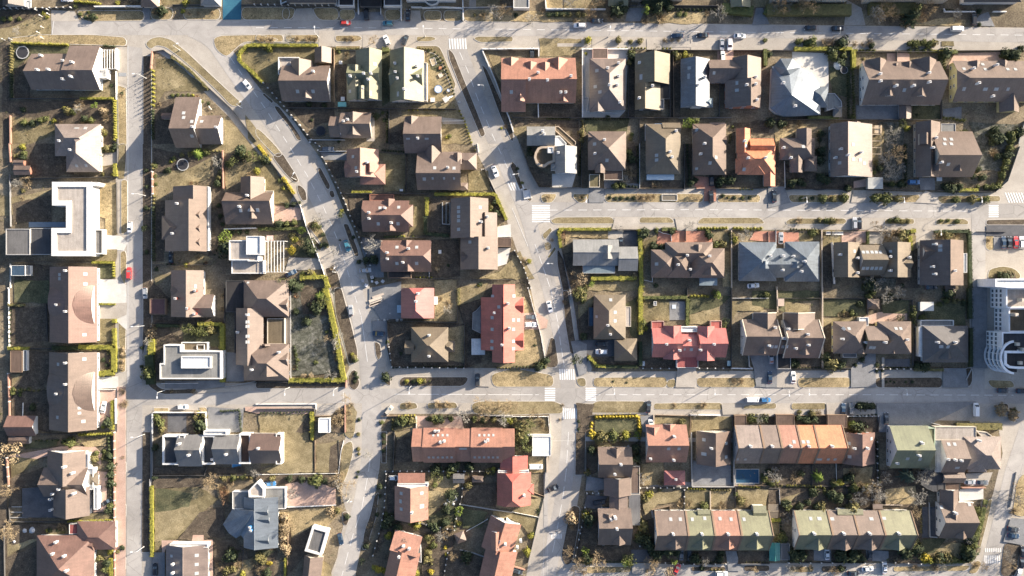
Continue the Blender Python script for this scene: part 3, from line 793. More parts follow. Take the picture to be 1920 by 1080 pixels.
# ------------------------------------------------------------------ street furniture
LAMP={}
def lamp(label, s, h=7.5, arm=1.5):
    a=nums(s); x,y=W(a[0],a[1],0); ang=R(a[2])
    if not LAMP:
        mt=plain('lamp_post_paint',(.62,.62,.60),.5,.2)
        p=MB(); p.tube((0,0,0),(0,0,h),.13,.08,8); p.tube((0,0,0),(0,0,.8),.2,.17,8)
        q=MB(); q.tube((0,0,h-.1),(arm*.6,0,h+.25),.07,.06,6); q.tube((arm*.6,0,h+.25),(arm,0,h+.3),.06,.05,6)
        l=MB(); l.box(arm-.1,-.2,h+.22,arm+.75,.2,h+.4,bottom=True); l.m=1; l.face([(arm,-.14,h+.215),(arm,.14,h+.215),(arm+.7,.14,h+.215),(arm+.7,-.14,h+.215)])
        LAMP.update(pole=p.mesh('pole',mt),arm=q.mesh('arm',mt),lamp_head=l.mesh('lamp_head',[plain('lamp_head_shell',(.68,.68,.67),.4),plain('lamp_lens',(.5,.5,.45),.3)]))
    e=empty('street_lamp',x,y); e.rotation_euler=(0,0,ang)
    for n in ('pole','arm','lamp_head'):
        o=bpy.data.objects.new(n,LAMP[n]); COL.objects.link(o); o.parent=e
    tag(e,label,'street lamp','street lamps along the roads')
def trampoline(label, s, rim='white', mat='black'):
    a=nums(s); r=L(a[2]); x,y=W(a[0],a[1],.8); e=empty('trampoline',x,y)
    rc={'white':(.42,.42,.41),'blue':(.12,.25,.48),'dark':(.06,.06,.06),'grey':(.3,.3,.3)}[rim]
    m=MB(); m.prism([(r*.86*math.cos(i*.2618),r*.86*math.sin(i*.2618)) for i in range(24)],.72,.74); m.build('bed',plain('trampoline_bed_'+mat,{'black':(.03,.03,.035),'pale':(.55,.58,.62)}[mat],.8),e)
    m=MB(); n=24
    for i in range(n):
        A,B=6.2832*i/n,6.2832*(i+1)/n
        for (ra,rb,za,zb) in ((r*.88,r,.80,.80),(r,r,.66,.80)):
            m.face([(ra*math.cos(A),ra*math.sin(A),za),(rb*math.cos(A),rb*math.sin(A),zb),(rb*math.cos(B),rb*math.sin(B),zb),(ra*math.cos(B),ra*math.sin(B),za)] if ra!=rb else [(r*math.cos(A),r*math.sin(A),za),(r*math.cos(B),r*math.sin(B),za),(r*math.cos(B),r*math.sin(B),zb),(r*math.cos(A),r*math.sin(A),zb)])
    m.build('padding',plain('trampoline_pad_'+rim,rc,.6),e)
    for i in range(4):
        A=.78+i*1.5708; m=MB(); m.tube((r*.93*math.cos(A),r*.93*math.sin(A),0),(r*.93*math.cos(A),r*.93*math.sin(A),.75),.05); m.build('leg',plain('steel_tube',(.4,.4,.4),.4,.6),e)
    if r>1.6:
        for i in range(6):
            A=i*1.0472; m=MB(); m.tube((r*1.02*math.cos(A),r*1.02*math.sin(A),0),(r*1.02*math.cos(A),r*1.02*math.sin(A),2.2),.035); m.build('net_pole',plain('steel_tube',(.4,.4,.4),.4,.6),e)
    tag(e,label,'trampoline')
def pergola(label, s, h=2.5, n=6, axis='y', col='white', name='pergola', glass=None):
    a=nums(s); x0,y1=W(a[0],a[1],h); x1,y0=W(a[2],a[3],h); cx,cy=(x0+x1)/2,(y0+y1)/2; e=empty(name,cx,cy); w,d=(x1-x0)/2,(y1-y0)/2
    mt=plain('pergola_'+col,{'white':(.72,.71,.68),'tan':(.42,.33,.22),'brown':(.2,.14,.1),'grey':(.3,.3,.3),'dark':(.07,.07,.07)}[col],.6)
    for sx in (-1,1):
        for sy in (-1,1): m=MB(); m.box(sx*(w-.1)-.08,sy*(d-.1)-.08,0,sx*(w-.1)+.08,sy*(d-.1)+.08,h-.16); m.build('post',mt,e)
    for sg in (-1,1):
        m=MB()
        if axis=='y': m.box(-w,sg*(d-.1)-.07,h-.16,w,sg*(d-.1)+.07,h,bottom=True)
        else: m.box(sg*(w-.1)-.07,-d,h-.16,sg*(w-.1)+.07,d,h,bottom=True)
        m.build('beam',mt,e)
    m=MB()
    for i in range(n):
        t=-1+2*(i+.5)/n if n>1 else 0
        if axis=='y': m.box(t*w-.12,-d,h,t*w+.12,d,h+.14,bottom=True)
        else: m.box(-w,t*d-.12,h,w,t*d+.12,h+.14,bottom=True)
    m.build('slats',mt,e)
    if glass: m=MB(); m.box(-w+.05,-d+.05,h+.15,w-.05,d-.05,h+.18,bottom=True); m.build('canopy_sheet',roof_mat(glass,'seam'),e)
    tag(e,label,'pergola' if name=='pergola' else 'canopy')
def slab(label, s, col, h=.4, name='box', cat='box', rot=0.0, detail='lid'):
    """small box-like garden thing with a rim or lid of its own"""
    a=nums(s); x0,y1=W(a[0],a[1],h); x1,y0=W(a[2],a[3],h); cx,cy=(x0+x1)/2,(y0+y1)/2; w,d=(x1-x0)/2,(y1-y0)/2
    e=empty(name,cx,cy); e.rotation_euler=(0,0,R(rot)); mt=plain('paint_%.2f_%.2f_%.2f'%col,col,.6)
    if detail=='lid':
        m=MB(); m.box(-w+.04,-d+.04,0,w-.04,d-.04,h-.12); m.build('body',mt,e); m=MB(); m.box(-w,-d,h-.12,w,d,h,bottom=True); m.build('lid',mt,e)
    else:
        m=MB(); t=.16
        m.box(-w,-d,0,w,-d+t,h); m.box(-w,d-t,0,w,d,h); m.box(-w,-d+t,0,-w+t,d-t,h); m.box(w-t,-d+t,0,w,d-t,h); m.build('rim',plain('rim_pale',(.62,.60,.56),.7),e)
        m=MB(); m.face([(-w+t,-d+t,h*.55),(w-t,-d+t,h*.55),(w-t,d-t,h*.55),(-w+t,d-t,h*.55)]); m.build('filling',mt,e)
    tag(e,label,cat)
def bench(label, s, rot=0, col=(.3,.22,.14)):
    a=nums(s); x,y=W(a[0],a[1],.4); e=empty('bench',x,y); e.rotation_euler=(0,0,R(rot)); mt=plain('bench_wood',col,.7)
    m=MB(); m.box(-.9,-.25,.40,.9,.25,.46,bottom=True); m.build('seat',mt,e)
    m=MB(); m.box(-.9,.22,.55,.9,.28,.9,bottom=True); m.build('backrest',mt,e)
    for sx in (-.75,.75): m=MB(); m.box(sx-.05,-.22,0,sx+.05,.26,.40); m.build('leg',mt,e)
    tag(e,label,'bench')
def boulder(where, s, words='pale boulder', col=(.5,.48,.44)):
    for t in s.split('|'):
        a=nums(t)
        if not a: continue
        r=L(a[2]); x,y=W(a[0],a[1],0); m=MB(); n=8; rings=[]
        for i in range(5):
            ph=i/4*1.5; rr=math.cos(ph)*r; rings.append([(rr*math.cos(6.283*j/n)*rnd.uniform(.8,1.15),rr*math.sin(6.283*j/n)*rnd.uniform(.8,1.15),math.sin(ph)*r*.9) for j in range(n)])
        for A,B in zip(rings,rings[1:]):
            for j in range(n): m.face([A[j],A[(j+1)%n],B[(j+1)%n],B[j]])
        m.face(rings[-1]); o=m.build('boulder',noise_mat('stone_%.2f'%col[0],[(.3,mul(col,.7)),(.7,mul(col,1.1))],2)); o.location=(x,y,0)
        PENDING.append((o,words,where or '-','boulder'))
def post(where, s, h=2.2, words='slim pale post', col=(.7,.68,.62)):
    for t in s.split('|'):
        a=nums(t)
        if not a: continue
        x,y=W(a[0],a[1],0); m=MB(); m.tube((0,0,0),(0,0,h),.12,.1,6); m.box(-.2,-.2,h,.2,.2,h+.25,bottom=True)
        o=m.build('marker_post',plain('post_paint',col,.7)); o.location=(x,y,0); PENDING.append((o,words,where or '-','post'))
# ------------------------------------------------------------------ labels for the many
def finish_labels():
    """name every hedge, fence and plant by the house it stands beside, and by its place among its like"""
    # the 300 largest shrubs stay objects; the small rest becomes one mass
    sh=sorted((it for it in PENDING if it[3]=='shrub'),key=lambda it:-it[0].scale.x*(1 if abs(it[0].location.x)<197 and abs(it[0].location.y)<111 else .01))
    drop=set(); V=[];F=[];MI=[];ML=[]
    for it in sh[295:]:
        o=it[0]; drop.add(o.name); Mx=Matrix.LocRotScale(o.location,o.rotation_euler,o.scale); b0=len(V)
        V+=[tuple(Mx@v.co) for v in o.data.vertices]; mt=o.data.materials[0]
        if mt not in ML: ML.append(mt)
        for p in o.data.polygons: F.append(tuple(b0+i for i in p.vertices)); MI.append(ML.index(mt))
    PENDING[:]=[it for it in PENDING if it[0].name not in drop]
    for nme in drop: bpy.data.objects.remove(bpy.data.objects[nme])
    def mass(name,V,F,MI,ML):
        me=bpy.data.meshes.new(name); me.from_pydata(V,[],F); [me.materials.append(m_) for m_ in ML]; me.polygons.foreach_set('material_index',MI); o=bpy.data.objects.new(name,me); COL.objects.link(o); o['kind']='stuff'
    mass('small_shrubbery',V,F,MI,ML)
    # undergrowth and clods over the garden soil
    mb=MB(); ML=[lm('dark'),lm('olive'),lm('tan'),lm('green')]; ok=0
    for _ in range(30000):
        x,y=rnd.uniform(-198,198),rnd.uniform(-113,113)
        if math.sin(x*.21+3*math.sin(y*.13))+math.sin(y*.33+x*.07)+rnd.uniform(-1.2,1.2)<.35: continue
        if any(p[0]<x<p[2] and p[1]<y<p[3] and inpoly(x,y,p[4]) for p in NOPLANT): continue
        if any(abs(x-q.cx)<24 and abs(y-q.cy)<24 and q.height(x,y) is not None for q in FOOT): continue
        mb.m=rnd.choice((0,0,0,1,2,2,3)); r_=rnd.uniform(.15,.5)
        for _ in range(5): leaf(mb,(x+rnd.uniform(-r_,r_),y+rnd.uniform(-r_,r_),rnd.uniform(.1,.25+r_)),rnd.uniform(.12,.3),(Vector((0,0,1))+rv(.9)).normalized())
        ok+=1
        if ok>6500: break
    o=mb.build('undergrowth',ML); o['kind']='stuff'
    g={}
    for it in PENDING:
        o,words,where,cat=it[:4]; x,y=it[4] if len(it)>4 else (o.location.x,o.location.y)
        if not where:
            hk=min(HOUSES,key=lambda h:(h[1]-x)**2+(h[2]-y)**2); dx,dy=x-hk[1],y-hk[2]
            side=('below' if dy<0 else 'above') if abs(dy)>abs(dx) else ('left of' if dx<0 else 'right of')
            where=side+' the '+hk[0]
        g.setdefault((words,where,cat),[]).append((o,x,y))
    ordn=['first','second','third','fourth','fifth','sixth','seventh','eighth','ninth','tenth','eleventh','twelfth']+['%dth'%i for i in range(13,60)]
    for (words,where,cat),L_ in g.items():
        n=len(L_)
        if n==1:
            tag(L_[0][0],words+('' if where=='-' else ' '+where),cat); continue
        gx=max(q[1] for q in L_)-min(q[1] for q in L_); gy=max(q[2] for q in L_)-min(q[2] for q in L_)
        L_.sort(key=(lambda q:q[1]) if gx>=gy else (lambda q:-q[2]))
        for i,(o,x,y) in enumerate(L_):
            end='left' if gx>=gy else 'top'
            pos=('leftmost ' if gx>=gy else 'topmost ') if i==0 else ('rightmost ' if gx>=gy else 'lowest ') if i==n-1 else ordn[i]+' '
            tag(o,pos+words+('' if i in (0,n-1) else ' from '+end)+('' if where=='-' else ', '+where),cat,words+('' if where=='-' else ' '+where))
# ------------------------------------------------------------------ ground
G_ground=noise_mat('ground',[(.28,(.125,.095,.062)),(.42,(.165,.132,.09)),(.55,(.225,.183,.122)),(.72,(.31,.255,.17))],.16,detail=9,fine=1.6,fine_amt=.45,big=.035,big_amt=.35,bump=.5)
G_pave=noise_mat('pavement',[(.3,(.35,.315,.27)),(.7,(.44,.40,.345))],.25,detail=8,fine=3,fine_amt=.14,big=.05,big_amt=.12)
G_road=noise_mat('asphalt',[(.3,(.325,.305,.28)),(.5,(.385,.36,.33)),(.72,(.43,.405,.37))],.12,detail=9,fine=4,fine_amt=.12,big=.04,big_amt=.2,warp=1.5)
def cracks(m,scale,dark):
    nt=m.node_tree; b=nt.nodes['Principled BSDF']; src=b.inputs['Base Color'].links[0].from_socket
    P=nt.nodes.new('ShaderNodeNewGeometry').outputs['Position']; n=node(nt,'ShaderNodeTexNoise',Scale=.5,Detail=4); nt.links.new(P,n.inputs['Vector'])
    mv=mixc(nt,.35,P,n.outputs['Color'],'ADD'); v=nt.nodes.new('ShaderNodeTexVoronoi'); v.feature='DISTANCE_TO_EDGE'; v.inputs['Scale'].default_value=scale; nt.links.new(mv,v.inputs['Vector'])
    g=node(nt,'ShaderNodeTexNoise',Scale=.09,Detail=2); nt.links.new(P,g.inputs['Vector'])
    r=ramp(nt,v.outputs['Distance'],[(0,(dark,)*3),(.02,(1,1,1))]); mk=ramp(nt,g.outputs['Fac'],[(.42,(0,0,0)),(.62,(1,1,1))])
    nt.links.new(mixc(nt,1.0,src,mixc(nt,mk.outputs['Color'],(1,1,1),r.outputs['Color']),'MULTIPLY'),b.inputs['Base Color'])
cracks(G_road,.16,.62); cracks(G_pave,.3,.72)
G_verge=noise_mat('verge',[(.25,(.17,.135,.075)),(.45,(.30,.235,.13)),(.62,(.38,.295,.165)),(.8,(.44,.36,.22))],.45,detail=9,fine=2.4,fine_amt=.45,big=.09,big_amt=.3,bump=.6)
G_soil=noise_mat('soil',[(.3,(.06,.047,.035)),(.55,(.105,.083,.06)),(.75,(.18,.145,.10))],.5,detail=8,fine=2.2,fine_amt=.5,bump=.6)
G_lawn=noise_mat('lawn',[(.28,(.12,.098,.052)),(.5,(.185,.152,.082)),(.72,(.275,.228,.13))],.3,detail=9,fine=2.2,fine_amt=.4,big=.09,big_amt=.3,bump=.5)
G_dlawn=noise_mat('lawn_mossy',[(.28,(.06,.065,.035)),(.5,(.10,.10,.055)),(.72,(.17,.155,.085))],.3,detail=9,fine=2.2,fine_amt=.45,big=.1,big_amt=.3,bump=.5)
G_gold=noise_mat('lawn_dry',[(.28,(.16,.13,.07)),(.5,(.25,.203,.115)),(.75,(.345,.285,.17))],.3,detail=9,fine=2.2,fine_amt=.36,big=.09,big_amt=.25,bump=.5)
G_pink=noise_mat('brick_paving',[(.3,(.40,.27,.21)),(.7,(.50,.36,.29))],.3,detail=7,fine=3,fine_amt=.2)
G_red=noise_mat('red_paving',[(.3,(.36,.17,.12)),(.7,(.46,.24,.17))],.3,detail=7,fine=3,fine_amt=.2)
G_grey=noise_mat('grey_paving',[(.3,(.17,.17,.17)),(.7,(.25,.25,.25))],.3,detail=7,fine=3,fine_amt=.18)
G_dark=noise_mat('dark_paving',[(.3,(.08,.08,.085)),(.7,(.13,.13,.135))],.3,detail=7,fine=3,fine_amt=.2)
G_white=noise_mat('white_paving',[(.3,(.46,.44,.40)),(.7,(.56,.54,.50))],.3,detail=7,fine=3,fine_amt=.1)
G_blue=noise_mat('blue_paving',[(.3,(.025,.10,.16)),(.7,(.04,.14,.2))],.3,detail=6,fine=3,fine_amt=.15)
G_moss=noise_mat('moss_garden',[(.28,(.045,.05,.035)),(.5,(.10,.10,.078)),(.75,(.22,.215,.185))],.45,detail=9,fine=1.8,fine_amt=.4,big=.12,big_amt=.3)
G_paint=plain('road_paint',(.74,.73,.70),.7,var=.2,scale=3)
KERB=plain('kerb_stone',(.56,.53,.48),.85)
m=MB(); m.face([(-700,-700,0),(700,-700,0),(700,700,0),(-700,700,0)]); gr=m.build('ground',G_ground); gr['kind']='structure'

def area(name, mat, s, sm=0, layer='patch', rough=0.0, kerb=0.0, veg=False):
    p=pts(s)
    if sm: p=smooth(p,True,sm)
    if rough: p=rough_edge(p,2.2,rough)
    return sheet(name,p,mat,layer,kerb,veg)
VERGES=[]
def verge(s, mat=None, sm=1, col=None):
    """grass island with a stone kerb round it"""
    p=pts(s)
    if len(p)==2: p=[p[0],(p[1][0],p[0][1]),p[1],(p[0][0],p[1][1])]
    if sm:
        # round the corners a little without losing the straight sides
        q=[]; n=len(p)
        for i in range(n):
            a,b,c=Vector(p[i-1]),Vector(p[i]),Vector(p[(i+1)%n]); r=min(1.6,(a-b).length*.35,(c-b).length*.35)
            q+=[tuple(b+(a-b).normalized()*r),tuple(b+((a-b).normalized()+(c-b).normalized())*r*.3),tuple(b+(c-b).normalized()*r)]
        p=q
    o=sheet('verge',p,mat or G_verge,'verge',0,True)
    VERGES.append(p)
    a=sum(p[i][0]*p[(i+1)%len(p)][1]-p[(i+1)%len(p)][0]*p[i][1] for i in range(len(p)))
    if a<0: p=p[::-1]
    m=MB(); _,q=inset_poly(p,-.14); n=len(p); z=.14
    for i in range(n):
        a,b,c,d=p[i],p[(i+1)%n],q[(i+1)%n],q[i]
        m.face([(d[0],d[1],z),(c[0],c[1],z),(b[0],b[1],z),(a[0],a[1],z)]); m.face([(d[0],d[1],0),(c[0],c[1],0),(c[0],c[1],z),(d[0],d[1],z)])
    k=m.build('kerb',KERB); k['kind']='structure'
def ribbon(name, s, w, mat, layer='road', sm=2, z=None):
    p=pts(s); p=smooth(p,False,sm) if sm else p; l=[];r=[]
    for i,q in enumerate(p):
        a=Vector(p[max(0,i-1)]); b=Vector(p[min(len(p)-1,i+1)]); d=(b-a).normalized(); n=Vector((-d.y,d.x))*w/2
        l.append((q[0]+n.x,q[1]+n.y)); r.append((q[0]-n.x,q[1]-n.y))
    return sheet(name,l+r[::-1],mat,layer)
def kerbline(s, sm=0, w=.16, h=.10):
    p=pts(s); p=smooth(p,False,sm) if sm else p; m=MB()
    for i in range(len(p)-1):
        a,b=Vector(p[i]),Vector(p[i+1]); d=(b-a); an=math.atan2(d.y,d.x); m.box(a.x,a.y-w/2,0,a.x+d.length,a.y+w/2,h-.001*(i%2),an,a.x,a.y)
    o=m.build('kerb',KERB); o['kind']='structure'
def dashes(s, on=3.0, off=2.4, w=.16, sm=0, mat=None):
    """painted centre line: one markings object per road"""
    p=pts(s); p=smooth(p,False,sm) if sm else p; m=MB(); t=0.0; z=.075
    for i in range(len(p)-1):
        a,b=Vector(p[i]),Vector(p[i+1]); d=b-a; ln=d.length; d.normalize(); n=Vector((-d.y,d.x))*w/2; u=0.0
        while u<ln:
            ph=t%(on+off) if off else 0
            if off and ph>=on: st=max(.02,min(ln-u,on+off-ph)); u+=st; t+=st; continue
            st=min(ln-u,(on-ph) if off else ln)
            q=[a+d*u-n,a+d*(u+st)-n,a+d*(u+st)+n,a+d*u+n]; m.face([(v.x,v.y,z) for v in q]); u+=max(st,.01); t+=max(st,.01)
    o=m.build('road_marking',mat or G_paint); o['kind']='structure'
def zebra(s, n, axis='x', w=.5, slant=0.0):
    """crosswalk: n bars inside the read rectangle"""
    a=nums(s); m=MB(); z=.078
    for i in range(n):
        t=(i+.5)/n
        if axis=='x': c=a[0]+(a[2]-a[0])*t; q=[W(c+slant*0,a[3]),W(c,a[1])]; dx,dy=w/2,0; x0,y0=W(c+slant,a[3]); x1,y1=W(c,a[1]); f=[(x0-dx,y0,z),(x0+dx,y0,z),(x1+dx,y1,z),(x1-dx,y1,z)]
        else: c=a[1]+(a[3]-a[1])*t; x0,y0=W(a[0]+slant*(t-.5),c); x1,y1=W(a[2]+slant*(t-.5),c); dy=w/2; f=[(x0,y0-dy,z),(x1,y1-dy,z),(x1,y1+dy,z),(x0,y0+dy,z)]
        m.face(f)
    o=m.build('road_marking',G_paint); o['kind']='structure'

FULL()
# street corridors: pavements and paved strips from plot to plot
area('pavement',G_pave,'96 37 480 36 960 40 1440 46 1935 52 1935 95 1440 94 960 92 880 92 600 87 470 84 415 90 470 160 520 195 552 228 580 268 603 300 625 345 645 395 662 430 680 480 688 520 700 560 715 600 730 650 745 690 690 735 640 720 655 690 640 640 625 570 605 500 588 455 575 420 560 400 540 375 510 330 470 270 430 220 390 180 345 130 300 100 270 92 238 86 96 66',0,'pave')
area('pavement',G_pave,'218 88 285 88 285 1090 216 1090 216 730',0,'pave')
area('pavement',G_pave,'806 88 904 90 930 150 955 220 974 270 992 320 1012 353 1045 430 1052 465 1070 537 1085 625 1110 690 1095 740 1027 740 1020 670 1010 615 995 540 992 532 970 472 955 430 950 412 930 362 910 317 885 270 855 187 830 125',0,'pave')
area('pavement',G_pave,'1010 353 1480 354 1640 357 1740 361 1866 361 1892 330 1925 225 1935 225 1935 431 1818 431 1540 431 1240 431 1043 430',0,'pave')
area('pavement',G_pave,'1818 430 1935 430 1935 800 1818 800',0,'pave')
area('pavement',G_pave,'270 718 650 718 745 690 1030 690 1120 697 1935 692 1935 800 1870 790 1200 778 1032 776 730 776 715 800 712 860 704 920 693 970 678 1022 664 1090 615 1090 632 1045 640 1000 650 960 632 900 640 840 660 790 655 768 270 770',0,'pave')
area('pavement',G_pave,'1030 776 1110 778 1095 800 1090 900 1080 960 1072 1010 1066 1056 1820 1056 1838 1035 1850 960 1862 925 1880 850 1870 790 1935 790 1935 1090 985 1090 992 1047 1010 970 1020 932 1025 885 1032 835',0,'pave')
# carriageways
area('road',G_road,'97 40 480 38 960 42 1440 48 1935 54 1935 80 1440 71 960 67 480 64 300 66 97 65',0,'road')
ribbon('road','360 52 400 72 425 108 462 162 497 205 545 278 580 334 606 385 633 445 652 510 664 550 676 592 686 640 692 690 697 745',7.0,G_road)
ribbon('road','697 735 697 810 696 860 690 900 680 950 666 1000 653 1045 640 1092',7.4,G_road)
ribbon('road','855 60 862 98 880 142 895 183 910 220 922 250 945 300 960 335 975 368 992 412 1003 455 1020 505 1032 545 1043 590 1053 640 1062 690 1067 745',5.6,G_road)
ribbon('road','1067 735 1068 810 1062 880 1055 935 1046 985 1037 1030 1025 1092',5.8,G_road)
area('road',G_road,'975 379 1300 379 1935 382 1935 409 1300 407 985 406',0,'road')
area('road',G_road,'238 731 650 729 960 727 1500 728 1935 730 1935 757 1500 756 960 755 650 756 238 760',0,'road')
area('road',G_road,'239 86 267 90 267 740 266 1090 237 1090 238 740',0,'road')
area('road',G_road,'1915 790 1885 880 1868 950 1845 1040 1830 1090 1862 1090 1880 1040 1900 950 1912 900 1935 810',0,'road')
area('road',G_road,'1050 1066 1830 1064 1830 1092 1040 1092',0,'road')
area('road',G_road,'1822 400 1848 400 1846 740 1822 740',0,'road')
# markings
dashes('480 52 660 52 960 55 1200 58 1440 61 1925 66')
dashes('432 108 462 152 500 207 545 278 579 334 606 387 635 454 656 522 664 550 676 590',2.9,2.3)
dashes('677 592 684 640 689 678',9,.01)
dashes('862 98 878 135 895 183 922 250 945 300 960 334',3.2,2.4)
dashes('1003 458 1025 520 1033 545 1045 600 1052 650 1058 688',3.4,1.2)
dashes('1030 394 1300 393 1820 396',3.2,2.4)
dashes('740 739 960 740 1010 740',8,1)
dashes('1110 740 1400 740 1620 740 1900 741',3.2,2.0)
dashes('694 860 690 890 678 955 662 1002 641 1080',5,2.4)
dashes('1066 810 1062 880 1055 935 1046 985 1036 1035',5,2)
dashes('644 735 644 756',9,.01,.2)
dashes('240 86 240 720',99,.0,.12)
dashes('960 390 990 462',99,0,.14)
dashes('101 40 98 64',99,0,.14)
T(1,0); zebra('1440 290 1580 368',7,'x',.5,6)
T(1,1); zebra('1880 290 2000 348',6,'x',.4,26)
T(2,1); zebra('150 455 285 590',8,'y',.5,0)
T(3,1); zebra('1655 455 1728 552',6,'y',.5); zebra('1770 365 1930 440',8,'x',.5,30)
T(2,2); zebra('350 608 470 688',7,'x',.5,4); zebra('246 745 324 848',6,'y',.5); zebra('552 745 630 848',7,'y',.5); zebra('380 902 492 980',7,'x',.5,-4)
T(3,3); zebra('1620 925 1740 985',9,'x',.35,0); zebra('1625 870 1750 900',9,'x',.3,0)
T(2,3); zebra('290 765 375 800',8,'x',.25,0)
for s_ in ('1040 407 1300 407.5 1820 409','1040 379 1300 379 1820 382','110 65 300 66 480 64','480 64 960 67 1440 71 1930 80','480 38 960 42 1440 48 1930 54','740 727 960 727 1500 728 1930 730','660 756 960 755 1500 756 1930 757','267 88 267 730','267 762 266 1080','239 760 237 1080','300 756 650 756'): dashes(s_,99,0,.12,0,KERB)
# ---- mended asphalt and worn lanes
G_mend=noise_mat('asphalt_patch',[(.3,(.25,.235,.215)),(.7,(.31,.29,.27))],.8,detail=7,fine=4,fine_amt=.15)
G_worn=noise_mat('asphalt_worn',[(.35,(.33,.31,.285)),(.65,(.40,.375,.345))],.25,detail=9,fine=4,fine_amt=.12)
for s_,w_ in (('432 101 462 150 504 204 552 278 586 334 613 387 642 454 663 522 672 590 692 678',.9),('424 112 452 158 492 212 537 280 570 336 598 390 626 456 647 524 656 590',.9),('868 98 886 142 928 250 968 336',.8),('1009 458 1032 525 1051 600 1066 690',.8),('1030 400 1400 400 1820 403',1.0),('1030 386 1400 386 1820 389',1.0),('740 748 1300 748 1900 749',1.0),('740 733 1300 733 1900 735',1.0),('260 736 640 736',.9),('246 100 246 400 247 720',.9),('259 100 259 400 260 720',.9),('480 58 960 61 1440 65 1900 73',1.0),('480 45 960 48 1440 54 1900 60',1.0),('688 800 686 870 668 955 650 1005',.9),('1072 800 1068 880 1052 985',.8)): ribbon('road_wear',s_,w_,G_worn,'road',1)
for s_ in ('243 200 252 200 252 232 243 232','520 196 532 208 524 216 512 204','1136 384 1160 384 1160 391 1136 391','1290 396 1330 396 1330 400 1290 400','770 742 792 742 792 752 770 752','1180 730 1196 730 1196 739 1180 739','1500 742 1560 742 1560 746 1500 746','664 600 674 600 677 622 667 622','905 190 914 188 920 206 911 208','1046 860 1056 860 1054 880 1044 880','700 44 730 44 730 50 700 50','1180 62 1196 62 1196 67 1180 67','244 620 262 620 262 628 244 628','246 950 252 950 252 1000 246 1000','664 975 690 975 684 1000 660 1000'): area('road_patch',G_mend,s_,0,'road')
mh=MB()
for x_,y_ in ((256,330),(250,600),(620,410),(660,560),(900,170),(1020,480),(1130,398),(1480,390),(1700,400),(830,738),(1150,746),(1420,733),(1640,742),(700,740),(690,880),(1060,860),(330,744),(560,742),(600,52),(1000,56),(1300,60),(1750,66),(1075,740),(960,345)):
    x_,y_=W(x_,y_); mh.face([(x_+.38*math.cos(i*.785),y_+.38*math.sin(i*.785),.086) for i in range(8)])
mo=mh.build('manhole_covers',plain('cast_iron',(.10,.095,.09),.7)); mo['kind']='structure'
# ---- verges
T(0,0)
verge('300 262 700 262 930 280 950 310 940 345 700 335 100 320 60 290',G_verge)
verge('1090 330 1130 290 1200 275 1290 300 1400 390 1580 560 1720 690 1830 790 1740 800 1640 690 1480 540 1340 420 1240 350 1170 340 1130 372',G_gold)
verge('1600 290 1660 268 1950 262 2100 300 1990 320 1830 310 1760 370 1700 430 1620 370',G_verge)
verge('570 80 1080 82 1080 155 640 160',G_verge); verge('1130 60 1300 60 1290 148 1135 148',G_verge); verge('1380 62 1650 62 1650 148 1380 145',G_verge); verge('1815 55 2170 55 2170 148 1815 148',G_verge)
verge('885 640 945 660 950 1080 890 1080',G_verge,0)
T(1,0)
verge('200 60 300 60 270 145 200 145',G_verge); verge('420 60 615 60 620 150 470 150',G_verge); verge('625 72 745 72 740 148 630 150'); verge('968 72 1085 72 1085 150 970 150'); verge('1260 80 1390 80 1390 155 1260 155'); verge('1410 78 1545 78 1545 158 1410 158'); verge('1560 70 1925 70 1925 165 1560 160')
verge('0 262 200 262 205 312 0 312'); verge('220 265 470 262 460 312 230 312'); verge('595 268 770 266 800 290 760 312 600 312',G_verge); verge('1205 275 1320 275 1355 292 1300 312 1205 310',G_gold)
verge('1632 290 1660 275 1925 275 1925 312 1680 318',G_gold)
verge('600 345 780 345 780 375 600 375',G_verge,0); verge('1205 345 1370 345 1400 400 1500 640 1475 680 1380 440 1340 400 1205 372',G_gold)
verge('1440 365 1480 400 1600 700 1680 900 1720 1010 1690 1030 1560 720 1450 440',G_soil)
verge('1690 480 1730 520 1900 900 1930 1000 1925 1075 1830 860',G_soil)
verge('135 795 170 800 250 900 330 1020 340 1055 310 1050 260 960 160 840',G_soil); verge('60 700 130 760 120 775 50 710',G_soil)
verge('0 960 40 985 130 1075 200 1160 160 1180 60 1080 0 1010',G_gold)
T(1,1)
verge('120 90 190 60 300 230 320 280 290 290 220 220',G_soil); verge('310 300 370 340 382 420 350 428 315 360',G_soil)
verge('465 180 485 180 555 310 550 340 530 335 470 220',G_soil); verge('555 350 580 350 592 395 570 405 550 375',G_soil)
verge('375 590 450 580 500 640 550 750 545 790 500 760 420 650',G_verge); verge('655 600 690 600 765 800 770 840 745 845 690 700',G_soil); verge('420 690 480 760 490 800 460 790',G_soil)
verge('515 935 570 920 610 960 640 1080 640 1160 600 1150 560 1080',G_soil)
verge('1690 190 1720 190 1800 370 1790 380',G_soil,0)
T(2,1)
verge('0 130 30 160 80 330 60 340 -10 170',G_soil,0); verge('85 340 110 330 150 420 130 430 90 380',G_soil); verge('215 375 330 375 330 395 300 440 225 440'); verge('460 375 575 375 575 400 545 440 500 440 460 400'); verge('695 372 1440 375 1430 437 700 437',G_verge); verge('1545 380 1860 380 1860 437 1540 437',G_verge)
verge('290 575 330 550 740 548 770 575 765 597 310 597',G_gold); verge('960 550 1185 550 1222 592 955 592',G_gold); verge('1420 553 1860 553 1900 598 1385 598',G_gold)
verge('225 680 290 625 300 650 245 720',G_gold); verge('240 740 290 735 300 790 250 800',G_verge); verge('265 850 320 770 330 790 280 855',G_lawn)
verge('340 780 380 850 430 1080 440 1180 400 1180 340 900',G_soil)
T(3,1)
